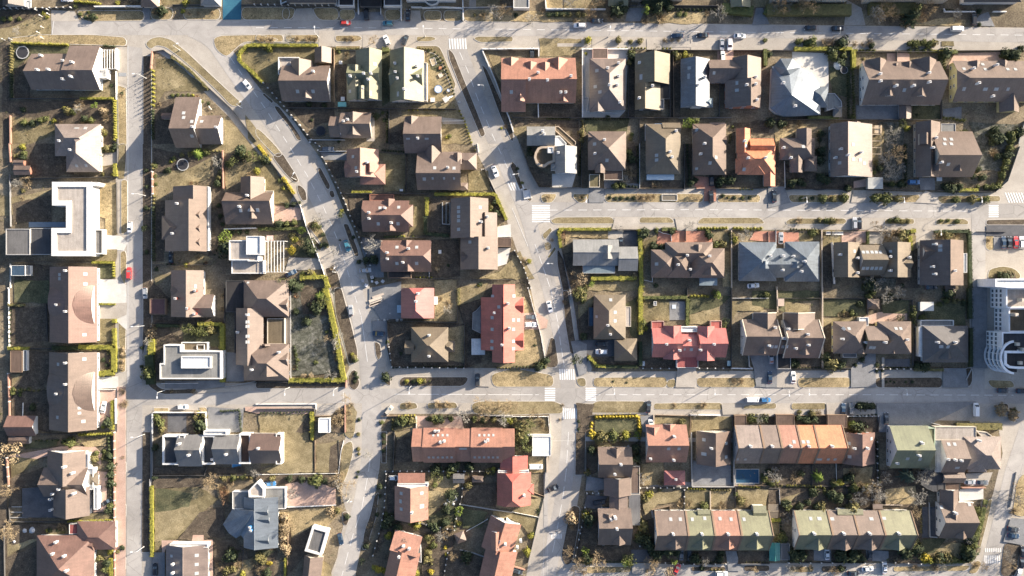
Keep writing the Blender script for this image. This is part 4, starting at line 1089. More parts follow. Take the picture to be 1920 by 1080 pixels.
verge('150 382 620 382 590 437 170 437',G_verge); verge('735 390 1140 380 1130 437 800 437',G_verge); verge('1265 390 1740 390 1740 430 1290 447',G_gold)
verge('130 585 170 558 570 558 590 580 570 600 140 600',G_gold); verge('880 562 1095 562 1095 600 870 600',G_gold); verge('1265 565 1470 562 1500 580 1500 603 1255 603',G_gold)
verge('1640 570 1930 565 1930 605 1635 605',G_soil); verge('1635 670 1690 680 1690 790 1660 800 1630 775',G_verge); verge('1660 940 1760 915 1850 935 1900 990 1860 1040 1680 1040 1645 1000',G_lawn)
T(0,1)
verge('910 270 955 270 955 660 910 680',G_verge); verge('905 810 940 800 950 850 940 1060 905 1000',G_verge); verge('1070 0 1135 0 1135 1080 1070 1080',G_soil,0); verge('890 0 950 0 940 200 885 200',G_soil)
T(0,0); verge('1075 420 1135 420 1135 1080 1075 1080',G_soil,0)
T(0,2)
verge('890 240 945 250 940 470 895 440',G_gold); verge('890 440 945 470 940 630 895 630',G_verge); verge('1075 0 1130 0 1140 250 1070 500 1075 250',G_soil,0); verge('1070 640 1130 640 1180 740 1240 765 1480 755 1450 790 1210 795 1120 740',G_soil); verge('880 740 940 745 940 1080 885 1080',G_verge)
verge('1155 900 1265 900 1265 922 1155 922',G_verge,0); verge('1490 895 1550 895 1555 940 1500 915',G_verge)
T(1,2)
verge('585 0 640 0 720 300 760 470 760 540 700 580 660 400 600 200',G_soil); verge('0 705 670 700 680 740 580 750 0 752',G_soil); verge('690 660 740 600 780 720 740 770 700 740',G_soil)
verge('890 400 930 420 940 500 920 545 900 500',G_soil); verge('930 630 1000 650 1010 735 970 715',G_soil); verge('1075 700 1100 668 1600 668 1560 735 1080 735',G_soil); verge('1760 650 1930 600 2230 655 2230 740 1780 740',G_verge)
verge('1080 862 1200 862 1215 900 1150 912 1075 910',G_gold); verge('1285 862 1500 858 1512 900 1290 906',G_gold); verge('1615 870 1680 850 2240 850 2300 880 2300 940 1900 950 1630 940',G_gold)
T(2,2)
verge('290 370 320 380 350 590 260 600 250 520',G_soil); verge('380 20 420 20 470 380 500 480 440 500 400 260',G_soil)
verge('480 680 550 670 555 740 500 735',G_gold); verge('612 672 1160 668 1160 745 612 740',G_verge); verge('1165 690 1230 680 1225 745 1160 745',G_gold); verge('1385 672 1830 672 1830 745 1390 742',G_verge)
verge('600 870 640 848 1010 850 1015 935 560 935',G_gold); verge('1065 865 1560 860 1585 880 1580 912 1065 910',G_gold); verge('1745 880 1980 862 1980 905 1730 905',G_gold)
T(3,2)
verge('225 672 620 670 620 745 225 745',G_verge); verge('808 672 1308 670 1305 747 808 745',G_soil); verge('1480 600 1530 600 1530 700 1505 745 1478 700',G_soil); verge('1640 690 1830 695 1850 745 1680 750',G_gold)
verge('175 864 435 862 432 910 175 910',G_gold); verge('650 862 808 862 808 912 650 910',G_soil); verge('1715 870 1800 866 1800 920 1750 960 1720 930',G_soil); verge('1820 900 1870 920 1870 990 1810 980',G_soil)
T(0,3)
verge('890 20 940 20 940 200 890 180',G_verge); verge('905 230 945 220 945 310 905 320',G_verge); verge('890 550 945 530 945 640 890 650',G_gold); verge('900 940 945 930 940 1040 905 1040',G_soil); verge('1070 0 1130 0 1130 900 1065 900',G_soil,0)
T(1,3)
verge('650 100 720 60 730 150 690 300 640 420 610 400 630 250',G_gold); verge('680 -120 720 -140 740 0 720 60 660 20',G_gold); verge('650 600 690 600 700 650 680 700 655 690',G_soil); verge('890 480 920 450 900 640 860 760 830 880 800 880 810 760 860 620',G_soil); verge('940 0 980 0 975 230 945 230',G_soil,0)
T(2,3)
verge('480 0 550 0 545 320 475 320',G_soil,0); verge('445 550 510 560 500 700 450 980 400 1000 370 930 410 720',G_soil); verge('560 1010 900 1010 890 1050 560 1060',G_verge); verge('1345 1010 1600 1010 1600 1042 1345 1042',G_soil); verge('1740 1000 1930 1000 1930 1042 1740 1042',G_soil)
T(3,3)
verge('160 1010 340 1010 340 1050 160 1050',G_verge); verge('400 1005 600 1005 560 1050 400 1050',G_soil); verge('940 1010 1520 1000 1480 1040 940 1045',G_verge); verge('1655 505 1680 505 1640 680 1590 870 1570 860 1620 640',G_gold); verge('1570 960 1600 980 1560 1060 1500 1060 1530 1000',G_verge)
verge('1870 360 1930 300 1930 640 1830 620',G_verge); verge('1770 830 1900 840 1850 1080 1740 1080',G_soil)
# ---- plots: lawns, yards, terraces
def A(mat,s,name='lawn',sm=0,rough=.35): area(name,mat,s,sm,'patch',rough,0,name in('lawn','flower_bed','garden_soil','dry_grass'))
def Y(mat,s,name='driveway'): area(name,mat,s,0,'patch',0,0,False)
T(0,0)
A(G_gold,'-40 190 380 100 380 260 300 262 60 290 -40 340','dry_grass'); A(G_soil,'-20 60 380 60 280 120 120 190 -20 220','garden_soil'); A(G_soil,'110 470 230 470 230 740 110 740','garden_soil',0); A(G_dlawn,'100 340 520 345 520 400 240 405 100 540'); A(G_gold,'730 640 860 650 870 740 620 740 720 680')
A(G_soil,'85 755 850 760 850 1080 760 1080 740 930 400 930 380 880 85 880','garden_soil'); A(G_lawn,'90 880 400 900 420 1000 230 1080 90 1080','lawn'); A(G_soil,'20 340 85 340 85 1080 20 1080','garden_soil',0)
Y(G_pave,'880 400 955 400 955 640 890 620'); A(G_lawn,'1170 440 1290 440 1560 680 1450 690 1240 680 1180 760'); A(G_gold,'1165 520 1290 520 1400 640 1230 690 1180 780'); A(G_soil,'1160 780 1310 730 1320 1080 1150 1080','garden_soil'); A(G_gold,'1680 870 1780 960 1870 1080 1960 1180 1500 1120 1680 1060'); Y(G_pave,'385 75 560 85 600 160 385 160','paved_area'); Y(G_blue,'1670 -20 1812 -20 1808 148 1672 148'); Y(G_grey,'1070 60 1125 60 1125 148 1070 148'); A(G_soil,'-10 0 200 0 180 65 -10 70','garden_soil')
A(G_soil,'550 -60 1060 -60 1060 45 720 52 550 40','garden_soil'); A(G_lawn,'1200 -20 1500 -20 1500 40 1230 42')
T(1,0)
Y(G_pave,'300 65 420 60 480 152 270 150'); Y(G_grey,'750 90 940 90 965 150 720 155'); Y(G_pave,'1110 80 1230 80 1240 155 1105 155'); Y(G_pave,'470 230 590 230 590 350 470 350'); Y(G_pave,'800 265 1205 265 1205 370 800 370'); A(G_lawn,'-130 350 440 360 440 460 170 470 165 610 60 620 -100 470'); A(G_gold,'590 380 700 380 700 480 610 500 590 480'); A(G_dlawn,'945 380 1005 380 1005 760 945 800','lawn',0); A(G_gold,'1285 380 1380 420 1430 540 1490 720 1500 760 1290 760 1280 480'); A(G_gold,'1170 790 1490 770 1500 820 1170 810','lawn'); A(G_dlawn,'1300 380 1370 400 1420 530 1400 560 1310 520')
A(G_soil,'240 770 590 770 590 900 400 960 250 820','garden_soil'); A(G_gold,'1390 900 1560 910 1620 1080 1400 1080'); A(G_gold,'1090 830 1510 820 1560 900 1100 870'); A(G_soil,'600 490 680 480 680 760 600 760','garden_soil',0)
A(G_gold,'-80 860 0 960 60 1080 130 1180 80 1190 -60 1040','lawn'); A(G_soil,'1000 1000 1115 960 1115 1080 1000 1080','garden_soil'); Y(G_pave,'1390 880 1570 900 1580 930 1400 930','terrace'); Y(G_pave,'820 860 890 860 890 1060 830 1060','terrace'); A(G_gold,'1650 -10 1830 -10 1830 55 1650 60')
A(G_verge,'1740 400 1830 420 1850 640 1800 560','dry_grass')
Y(G_pave,'1600 0 1650 0 1650 65 1600 65'); Y(G_grey,'-5 320 470 318 470 335 -5 335','path')
T(2,0)
A(G_gold,'200 290 520 290 520 360 440 420 210 420','lawn'); Y(G_pave,'340 325 520 325 520 350 340 350','path'); Y(G_white,'530 370 870 370 870 430 850 830 800 885 530 885','terrace'); Y(G_pave,'600 290 860 290 860 370 600 370'); Y(G_pave,'1010 290 1115 290 1115 372 1010 372'); Y(G_pave,'1130 328 1350 328 1350 355 1130 355','path'); Y(G_pink,'1540 380 1660 380 1660 450 1540 450'); Y(G_pave,'1340 295 1660 295 1660 375 1340 375'); A(G_soil,'870 385 930 400 920 890 870 880','garden_soil',0); A(G_soil,'1185 380 1265 400 1265 880 1185 880','garden_soil',0); A(G_soil,'205 780 520 780 515 880 205 880','garden_soil',0)
A(G_gold,'10 960 100 945 110 1000 40 1030 10 1000'); A(G_soil,'20 900 500 900 500 960 100 930 20 960','garden_soil'); A(G_dlawn,'540 900 880 900 860 1000 720 980 560 1000'); A(G_verge,'250 -10 380 -10 380 60 255 70'); Y(G_grey,'870 60 1000 60 960 160 850 160'); Y(G_grey,'1830 60 1880 60 1930 180 1800 190'); A(G_verge,'1030 90 1460 90 1400 180 1000 170','dry_grass'); A(G_gold,'390 -10 700 -10 700 70 390 65','dry_grass'); A(G_verge,'-30 60 240 90 560 90 560 165 -30 160','dry_grass')
A(G_soil,'1660 920 1925 900 1925 1000 1660 1000','garden_soil'); A(G_gold,'1790 0 1930 0 1930 50 1800 60','dry_grass'); Y(G_pink,'1480 920 1600 920 1600 1020 1530 1020')
T(3,0)
Y(G_white,'180 390 450 400 455 690 330 690 240 500 180 440','terrace'); A(G_dlawn,'455 500 620 500 620 740 480 700'); Y(G_pave,'590 0 700 60 730 190 570 190'); A(G_verge,'1100 170 1380 130 1480 150 1480 190 1100 190','dry_grass'); Y(G_grey,'1590 110 1650 90 1700 200 1520 190'); Y(G_grey,'660 790 985 790 985 900 660 900','yard'); A(G_dlawn,'1080 790 1290 790 1290 900 1080 900'); Y(G_grey,'1310 820 1450 800 1450 900 1310 890','yard'); A(G_gold,'650 450 700 450 690 520 640 520'); Y(G_pink,'890 400 1060 395 1060 470 890 470'); Y(G_pink,'1400 400 1760 390 1760 455 1330 520','yard'); A(G_lawn,'1300 310 1390 310 1395 348 1300 348'); A(G_moss,'820 920 1020 920 1020 1180 1000 1350 860 1340 880 1080','garden_soil'); A(G_moss,'1500 920 1780 930 1880 930 1840 1080 1780 1280 1540 1280 1540 1000','lawn'); A(G_verge,'50 930 320 930 90 1080 50 1080','garden_soil'); A(G_gold,'750 930 870 960 860 1160 780 1260 780 960','lawn')
T(0,1)
A(G_gold,'85 0 160 0 190 60 110 120 90 60'); A(G_soil,'180 0 420 0 500 90 560 230 210 250 200 100','garden_soil'); A(G_gold,'740 80 880 90 880 150 700 190 740 160'); Y(G_pave,'740 80 880 60 890 150 740 170'); A(G_gold,'-10 380 90 400 380 340 280 420 80 540 -10 540','dry_grass'); A(G_soil,'90 450 390 380 390 580 220 590 100 600','garden_soil'); A(G_verge,'730 300 880 290 885 680 790 685 790 560 730 540','dry_grass'); Y(G_white,'770 680 910 690 960 740 930 800 780 790'); A(G_gold,'660 880 790 790 880 790 870 880'); A(G_dlawn,'735 890 850 890 850 1010 740 1010'); Y(G_white,'735 1015 880 1015 950 1060 955 1400 735 1200'); A(G_soil,'100 900 390 910 390 1080 110 1080','garden_soil'); A(G_gold,'1160 240 1290 200 1580 100 1580 250 1430 320 1300 330 1170 440 1150 330'); A(G_soil,'1150 30 1300 60 1580 100 1400 190 1200 220 1150 200','garden_soil'); A(G_gold,'1690 170 1900 120 1960 240 1830 250 1700 350 1685 260'); A(G_soil,'1150 440 1240 420 1230 880 1150 880','garden_soil',0); A(G_gold,'1340 910 1500 820 1600 860 1450 910'); A(G_soil,'1590 330 1680 330 1660 820 1560 840','garden_soil',0); A(G_gold,'1160 990 1290 970 1200 1050 1160 1060'); A(G_gold,'890 10 945 0 930 260 890 260','dry_grass',0)
T(1,1)
A(G_lawn,'0 140 110 150 290 370 240 460 130 450 60 360 0 250'); Y(G_pink,'130 460 340 480 340 570 130 590'); Y(G_pave,'250 850 480 860 500 940 220 950'); A(G_lawn,'920 70 1130 80 1120 360 960 360 970 160'); A(G_soil,'520 130 660 130 670 250 600 260','garden_soil',0); Y(G_grey,'480 60 680 70 680 120 500 120'); A(G_lawn,'1060 390 1280 390 1280 680 1140 690 1190 480'); A(G_soil,'690 390 860 380 800 660 720 560','garden_soil'); A(G_soil,'1300 410 1460 410 1460 690 1300 690','garden_soil',0); A(G_soil,'1320 720 1530 720 1530 990 1320 1000','garden_soil',0); A(G_gold,'1820 960 1980 800 2060 960 2090 1010 1640 1015'); Y(G_white,'1810 620 1910 600 1915 720 1810 700'); Y(G_white,'1815 780 1910 780 1880 900 1810 920'); Y(G_grey,'790 700 940 720 960 1000 860 1000 790 780','yard'); A(G_lawn,'1590 200 1740 200 1760 340 1590 360'); A(G_soil,'1740 410 1800 420 1850 560 1800 540','garden_soil',0); A(G_soil,'1310 720 1380 730 1380 1000 1290 1000','garden_soil',0); A(G_dlawn,'240 660 450 740 440 850 260 840'); A(G_gold,'250 720 300 700 310 760 260 820')
Y(G_pave,'1640 0 1830 0 1680 75 1650 70')
T(2,1)
Y(G_white,'300 225 480 220 450 325 300 325','terrace'); A(G_soil,'130 170 300 230 290 320 200 320','garden_soil'); Y(G_grey,'580 325 700 335 690 440 575 440'); Y(G_red,'1370 240 1480 250 1530 340 1530 430 1440 430 1440 340 1370 320'); Y(G_grey,'690 270 950 300 950 335 690 335','yard'); A(G_soil,'1500 240 1680 190 1690 320 1540 330','garden_soil'); Y(G_pave,'770 550 955 550 955 640 750 640'); Y(G_pave,'1220 555 1390 560 1385 650 1240 650'); A(G_verge,'400 650 740 650 800 690 700 710 440 700 400 760'); Y(G_pave,'720 650 890 645 830 720 720 710'); A(G_lawn,'980 740 1080 680 1090 720 990 830'); Y(G_red,'1100 650 1500 655 1500 740 1150 740 1080 770'); Y(G_red,'1820 655 2000 655 2000 740 1780 720'); A(G_gold,'1500 660 1640 650 1640 780 1510 780'); A(G_verge,'1590 800 1640 800 1640 1070 1580 1070','dry_grass',0); A(G_gold,'600 1030 950 1030 950 1100 560 1100'); A(G_gold,'0 830 60 870 100 960 40 1020 -40 1000'); Y(G_dark,'830 650 945 650 945 770 830 770'); A(G_soil,'380 830 455 800 455 1000 560 1060 440 1080 400 900','garden_soil')
A(G_soil,'870 -10 950 0 950 300 860 300','garden_soil',0); A(G_soil,'1280 0 1350 0 1350 320 1290 330','garden_soil',0); A(G_soil,'990 270 1290 270 1290 335 960 335','garden_soil',0)
T(3,1)
A(G_soil,'60 130 370 220 620 250 620 345 60 340','garden_soil'); Y(G_grey,'0 320 120 320 170 440 0 480'); Y(G_pink,'640 280 740 260 740 320 640 330'); Y(G_grey,'1130 255 1250 255 1250 345 1140 345'); Y(G_pave,'1100 440 1180 350 1270 380 1280 450'); Y(G_pave,'640 350 740 345 730 440 620 440'); A(G_lawn,'410 650 560 650 540 740 410 780'); Y(G_pink,'550 660 750 650 750 740 550 740'); Y(G_red,'0 660 50 660 230 665 230 740 0 740'); A(G_lawn,'230 670 390 660 390 720 230 730'); A(G_soil,'410 780 480 740 480 1080 410 1080','garden_soil',0); Y(G_pave,'750 640 900 640 850 750 750 750'); Y(G_pave,'1100 640 1260 650 1250 720 1110 800'); A(G_gold,'1060 650 1110 690 1105 800 1060 800'); A(G_soil,'1080 800 1140 770 1140 1080 1080 1080','garden_soil',0); A(G_verge,'1260 660 1480 660 1490 740 1250 700'); A(G_soil,'800 1000 1080 1000 1080 1080 800 1080','garden_soil'); A(G_moss,'730 1000 960 1010 950 1090 740 1090','garden_soil'); Y(G_grey,'1690 700 1930 700 1930 790 1690 790','parking_bay')
Y(G_dark,'1635 610 1930 610 1930 690 1635 690','path'); A(G_soil,'1700 980 1850 970 1870 1050 1700 1050','flower_bed')
T(0,2)
A(G_soil,'90 140 380 140 370 400 90 420','garden_soil'); A(G_dlawn,'110 -60 370 -60 380 110 110 110'); A(G_soil,'200 470 380 480 370 700 300 740 100 740 200 640','garden_soil'); A(G_soil,'90 790 370 760 380 1080 280 1060 90 970','garden_soil'); A(G_gold,'90 650 160 640 110 720 90 740'); A(G_lawn,'740 230 860 230 860 400 680 410 740 340'); A(G_soil,'735 470 850 480 850 630 735 620','garden_soil',0); Y(G_white,'725 670 890 660 890 750 725 755'); Y(G_pink,'725 760 870 760 860 1000 640 1080 735 980'); Y(G_pave,'735 120 955 110 950 200 880 230 735 230'); A(G_soil,'1130 -60 1280 80 1240 200 1110 200','garden_soil'); A(G_soil,'1160 210 1690 220 1690 270 1160 270','garden_soil',0); A(G_soil,'1100 300 1240 280 1370 400 1230 430 1200 560 1200 700 1110 700','garden_soil'); A(G_dlawn,'1380 280 1660 280 1660 440 1380 410'); Y(G_grey,'1700 480 1840 490 1830 700 1700 700','yard'); Y(G_grey,'1240 700 1690 690 1690 740 1480 760 1240 750'); A(G_soil,'1150 940 1550 930 1550 1090 1150 1090','garden_soil',0); Y(G_dark,'1260 935 1400 935 1400 1080 1260 1080','terrace'); Y(G_grey,'1560 890 1830 910 1820 1080 1560 1080'); Y(G_pink,'1840 890 1920 890 2360 900 2360 945 1930 940 1840 920'); A(G_gold,'1950 930 2320 960 2320 1150 2120 1300 1960 1340'); Y(G_pink,'865 1080 945 1080 945 2160 865 2160','path'); Y(G_pink,'880 740 945 740 945 1090 880 1080','path')
Y(G_pave,'1480 770 1690 745 1920 720 1920 770 1480 790','path')
T(1,2)
A(G_moss,'265 0 450 0 600 300 650 640 270 660','lawn'); Y(G_pave,'215 220 265 220 265 420 215 420','path'); A(G_soil,'330 0 540 0 560 200 350 200','garden_soil'); A(G_gold,'20 950 350 940 400 960 240 1080 30 1080'); A(G_soil,'400 930 440 920 440 1080 300 1080','garden_soil'); Y(G_pave,'450 880 640 870 560 960 450 955'); A(G_soil,'580 950 670 880 670 1080 570 1080','garden_soil'); A(G_gold,'670 880 720 870 760 930 740 1080 680 1080'); Y(G_grey,'850 0 1090 -50 1090 230 940 240 850 110','yard'); A(G_verge,'1335 -60 1510 -60 1510 250 1250 250 1340 200','garden_soil'); A(G_gold,'1520 0 1740 -40 1690 80 1520 130'); A(G_soil,'1520 140 1680 80 1690 560 1570 600 1570 300','garden_soil',0); A(G_soil,'980 260 1560 270 1560 590 1020 590 980 420','garden_soil'); Y(G_grey,'870 250 980 240 1000 430 880 380'); A(G_verge,'1440 300 1560 280 1560 560 1450 540','garden_soil'); Y(G_pink,'1200 960 1560 960 1560 1060 1190 1060','terrace'); A(G_lawn,'1030 1010 1190 980 1200 1040 1040 1080'); Y(G_pave,'1640 600 1760 640 1760 740 1620 735'); A(G_soil,'1540 960 1920 960 1920 1050 1560 1050','garden_soil'); A(G_gold,'1840 570 2010 560 2200 590 1800 600')
T(2,2)
A(G_verge,'90 60 160 180 190 300 240 520 90 600 0 570','lawn'); Y(G_pink,'85 190 180 180 270 240 260 300 200 310 85 310'); A(G_gold,'490 130 610 60 610 110 560 200 490 240'); A(G_soil,'490 240 610 130 610 400 560 560 500 380','garden_soil'); Y(G_dark,'490 390 770 390 770 510 600 520 560 490 480 430','driveway'); A(G_lawn,'980 90 1180 100 1180 250 1050 240 980 280'); Y(G_grey,'1180 100 1300 100 1300 240 1180 240','yard'); A(G_gold,'1330 200 1550 130 1560 240 1480 270 1330 270'); A(G_dlawn,'1325 60 1640 60 1550 140 1330 200'); A(G_soil,'970 530 1240 530 1240 600 980 600','garden_soil',0); A(G_soil,'1400 540 1640 540 1640 600 1400 600','garden_soil',0); Y(G_pave,'1240 600 1380 600 1385 745 1225 745'); A(G_soil,'620 510 770 520 770 560 940 560 940 580 690 575 640 560','garden_soil'); Y(G_grey,'490 390 560 420 560 640 500 660 440 400'); Y(G_grey,'1780 500 1940 500 2000 745 1830 740 1810 600'); A(G_gold,'1650 100 1900 90 1880 170 1690 170 1650 230'); Y(G_pave,'1570 870 1720 870 1720 945 1580 950'); Y(G_pave,'1015 860 1065 860 1060 950 1020 950'); A(G_dlawn,'620 980 930 970 930 1080 620 1100'); A(G_gold,'1340 960 1650 970 1640 1050 1340 1080'); A(G_gold,'1070 970 1330 960 1320 1050 1250 1010 1070 1020'); A(G_gold,'0 1000 260 960 270 1110 180 1110 0 1040'); Y(G_dark,'1660 965 1730 965 1730 1040 1660 1040'); Y(G_grey,'960 960 1065 950 1065 1080 980 1080'); A(G_dlawn,'850 120 940 60 940 380 890 360','lawn',0); A(G_soil,'480 860 620 870 600 960 560 1080 500 1080 490 940','dry_grass')
T(3,2)
A(G_dlawn,'-120 20 380 20 380 90 130 110 120 180 -120 130'); A(G_gold,'130 100 310 130 300 180 210 185 130 200'); A(G_gold,'410 230 700 215 620 300 480 260 410 300'); A(G_dlawn,'410 90 730 90 730 200 410 210'); Y(G_pink,'620 250 830 180 1040 190 1040 240 800 270','path'); A(G_dlawn,'850 100 1060 90 1050 190 860 190'); A(G_soil,'410 300 490 260 490 560 410 590','garden_soil',0); A(G_gold,'1080 290 1180 170 1320 155 1150 240'); A(G_dlawn,'1180 110 1480 100 1480 280 1150 270'); A(G_soil,'1090 300 1160 290 1160 560 1090 580','garden_soil',0); Y(G_grey,'620 600 740 500 740 740 620 745'); Y(G_grey,'740 490 805 490 805 745 740 745'); Y(G_pave,'850 520 870 520 870 745 850 745','path'); A(G_dlawn,'420 540 590 540 580 600 420 600'); A(G_soil,'170 530 390 530 390 600 170 600','garden_soil',0); Y(G_grey,'1310 600 1480 600 1500 745 1310 745'); Y(G_grey,'1520 -10 1640 -10 1640 600 1530 600','lane'); Y(G_dark,'870 530 1060 530 1060 590 870 590','yard'); Y(G_pave,'60 600 170 600 220 745 60 745'); Y(G_grey,'-30 480 70 490 65 745 -20 745'); Y(G_pave,'435 862 600 862 590 950 440 950'); A(G_soil,'590 960 830 960 820 1080 700 1080 600 1010','garden_soil'); Y(G_dark,'90 550 170 490 170 610 70 610','driveway'); A(G_soil,'-10 960 440 960 440 1020 -10 1020','garden_soil'); Y(G_pave,'60 955 200 955 200 1040 70 1040'); Y(G_grey,'810 862 1200 862 1560 850 1250 1000 1160 1080 830 1080','paved_area'); A(G_soil,'1860 30 1930 30 1930 130 1820 110','garden_soil')
T(0,3)
A(G_lawn,'90 180 280 170 290 240 90 340 85 260'); Y(G_pink,'60 180 470 105 720 110 770 160 760 250 620 140 470 150 280 200','path'); A(G_lawn,'560 650 640 610 850 600 850 655 560 665'); A(G_soil,'80 350 330 260 350 400 170 410 160 540 80 560','garden_soil'); Y(G_dark,'170 420 490 400 490 640 170 640','yard'); Y(G_pink,'730 290 810 300 800 590 700 600 735 400','terrace'); A(G_soil,'810 300 860 300 855 600 810 580','garden_soil',0); A(G_gold,'50 840 300 790 290 810 60 930'); A(G_soil,'90 690 520 690 480 770 320 780 90 850','garden_soil'); A(G_gold,'360 740 500 700 520 760 370 770'); A(G_soil,'50 940 280 850 280 1080 50 1080','garden_soil'); A(G_lawn,'720 870 860 830 830 930 740 960'); A(G_soil,'740 960 830 950 840 1080 700 1080','garden_soil'); A(G_lawn,'1160 430 1470 395 1640 500 1500 620 1330 800 1230 820 1160 920'); A(G_gold,'1165 600 1480 540 1500 600 1330 780 1160 820'); A(G_dlawn,'1170 420 1450 460 1420 560 1170 600'); A(G_soil,'1500 600 1680 560 1700 780 1560 790 1600 1080 1560 1080 1560 830 1340 800','garden_soil'); A(G_soil,'1150 330 1560 340 1530 410 1150 420','garden_soil'); Y(G_pink,'1215 810 1340 810 1340 860 1250 870 1220 930','terrace'); Y(G_pink,'1450 770 1530 770 1530 810 1600 805 1600 1080 1560 1080 1560 840 1440 830','terrace'); A(G_soil,'1160 260 1840 260 1840 320 1160 320','garden_soil',0); A(G_dlawn,'180 80 440 50 430 100 200 130'); A(G_verge,'620 80 800 40 800 100 640 110'); A(G_gold,'1630 420 1740 440 1740 530 1650 520','dry_grass'); A(G_soil,'1600 820 1760 800 1860 900 1900 1080 1620 1080','garden_soil'); A(G_gold,'1790 980 1990 900 1860 1060 1760 1080'); Y(G_grey,'1150 900 1240 900 1240 1080 1140 1080'); A(G_soil,'0 -10 60 -10 60 1080 0 1080','path',0,0)
T(1,3)
A(G_gold,'210 0 430 80 430 300 220 310 30 300 210 200'); A(G_gold,'450 90 640 60 570 150 560 300 450 300'); A(G_soil,'560 110 650 60 630 310 550 310','garden_soil',0); Y(G_pink,'220 390 420 350 600 420 600 540 240 560','yard'); A(G_soil,'0 320 600 320 600 420 420 360 130 400 0 360','garden_soil'); A(G_verge,'170 600 600 560 660 580 540 700 270 790 260 700','dry_grass'); A(G_soil,'270 790 420 710 360 930 230 1080 240 860','garden_soil'); A(G_soil,'0 880 160 890 130 1080 0 1080','garden_soil'); A(G_dlawn,'20 880 150 890 20 1000'); A(G_soil,'1060 30 1170 30 1170 220 1040 240','garden_soil',0); A(G_gold,'1040 0 1160 -10 1060 60','lawn'); A(G_soil,'980 300 1060 310 1040 640 990 620','garden_soil',0); A(G_gold,'1290 440 1470 430 1430 520 1260 660 1290 560'); A(G_verge,'1290 330 1520 330 1540 400 1430 460 1300 420','garden_soil'); A(G_dlawn,'1270 660 1440 540 1500 560 1480 700 1380 720'); A(G_soil,'1560 400 1800 380 1800 560 1550 530','garden_soil'); A(G_soil,'960 640 1500 730 1480 900 1440 1080 1250 1080 1240 780 1030 740 900 900','garden_soil'); A(G_dlawn,'1540 560 1740 600 1690 720 1550 720'); A(G_soil,'1450 880 1720 930 1690 1080 1430 1080','garden_soil'); A(G_gold,'500 960 560 1000 570 1080 470 1080'); 
A(G_gold,'1780 590 1930 600 1930 650 1770 640'); 
T(2,3)
A(G_verge,'120 180 250 190 250 300 120 300','dry_grass'); A(G_gold,'60 540 110 500 240 490 200 640 0 590'); A(G_lawn,'0 610 200 640 160 800 120 760 60 680 0 660'); A(G_verge,'140 480 240 490 150 460','dry_grass'); A(G_soil,'560 130 640 120 640 300 560 330','garden_soil',0); A(G_gold,'640 80 700 60 760 110 640 130'); Y(G_grey,'560 330 690 350 690 430 550 440'); Y(G_dark,'560 470 720 480 640 580 540 560'); A(G_soil,'540 580 640 600 640 840 600 980 480 960 520 720','garden_soil'); A(G_verge,'970 240 1130 220 1140 400 980 400','garden_soil'); Y(G_grey,'1355 210 1640 250 1640 400 1350 400','yard'); A(G_gold,'970 460 1280 440 1250 520 1090 540 1000 620'); A(G_lawn,'1295 430 1480 430 1480 580 1300 580'); A(G_gold,'1490 440 1660 420 1560 560 1490 560'); A(G_gold,'1690 430 1930 430 1900 560 1700 560'); A(G_soil,'640 860 880 840 890 960 600 980','garden_soil'); A(G_soil,'900 700 1060 640 1080 880 1200 900 1200 990 900 960','garden_soil'); Y(G_dark,'890 880 1040 880 1040 975 900 975','driveway'); Y(G_grey,'1600 890 1680 890 1720 1040 1620 1040','driveway'); A(G_soil,'1200 890 1600 890 1600 990 1200 990','garden_soil',0); A(G_soil,'1690 890 1930 890 1930 985 1690 985','garden_soil',0); 
Y(G_pave,'900 980 1000 980 1000 1060 900 1060','driveway')
T(3,3)
A(G_soil,'0 240 800 240 800 400 0 400','garden_soil',0); A(G_soil,'0 420 780 420 780 590 200 600 90 640 0 540','garden_soil'); A(G_gold,'90 500 240 450 160 530 90 560'); A(G_verge,'560 270 780 260 770 390 570 390','garden_soil'); A(G_soil,'800 280 1200 280 1200 560 800 560','garden_soil'); A(G_verge,'870 430 1100 400 1100 540 880 540','garden_soil'); A(G_soil,'1060 560 1150 560 1150 840 1060 880','garden_soil'); Y(G_dark,'1150 560 1260 560 1260 790 1150 790','driveway'); A(G_gold,'1160 930 1330 830 1480 830 1400 960 1160 960','lawn'); A(G_dlawn,'1150 800 1330 800 1240 900 1150 920'); Y(G_white,'1425 430 1610 410 1610 500 1430 520','driveway'); Y(G_pave,'1480 310 1680 300 1640 400 1480 400'); A(G_soil,'1540 540 1620 560 1560 900 1480 980 1450 860 1530 780','garden_soil'); Y(G_grey,'340 880 470 880 470 970 330 960','driveway'); Y(G_grey,'730 880 900 890 900 970 740 960','driveway'); A(G_soil,'170 880 340 890 340 970 160 970','garden_soil'); A(G_soil,'480 880 730 890 730 970 480 970','garden_soil'); A(G_soil,'900 900 1150 850 1150 990 900 980','garden_soil'); Y(G_grey,'1815 640 1930 650 1930 850 1760 820','parking_bay'); A(G_lawn,'0 680 80 680 80 820 0 820')
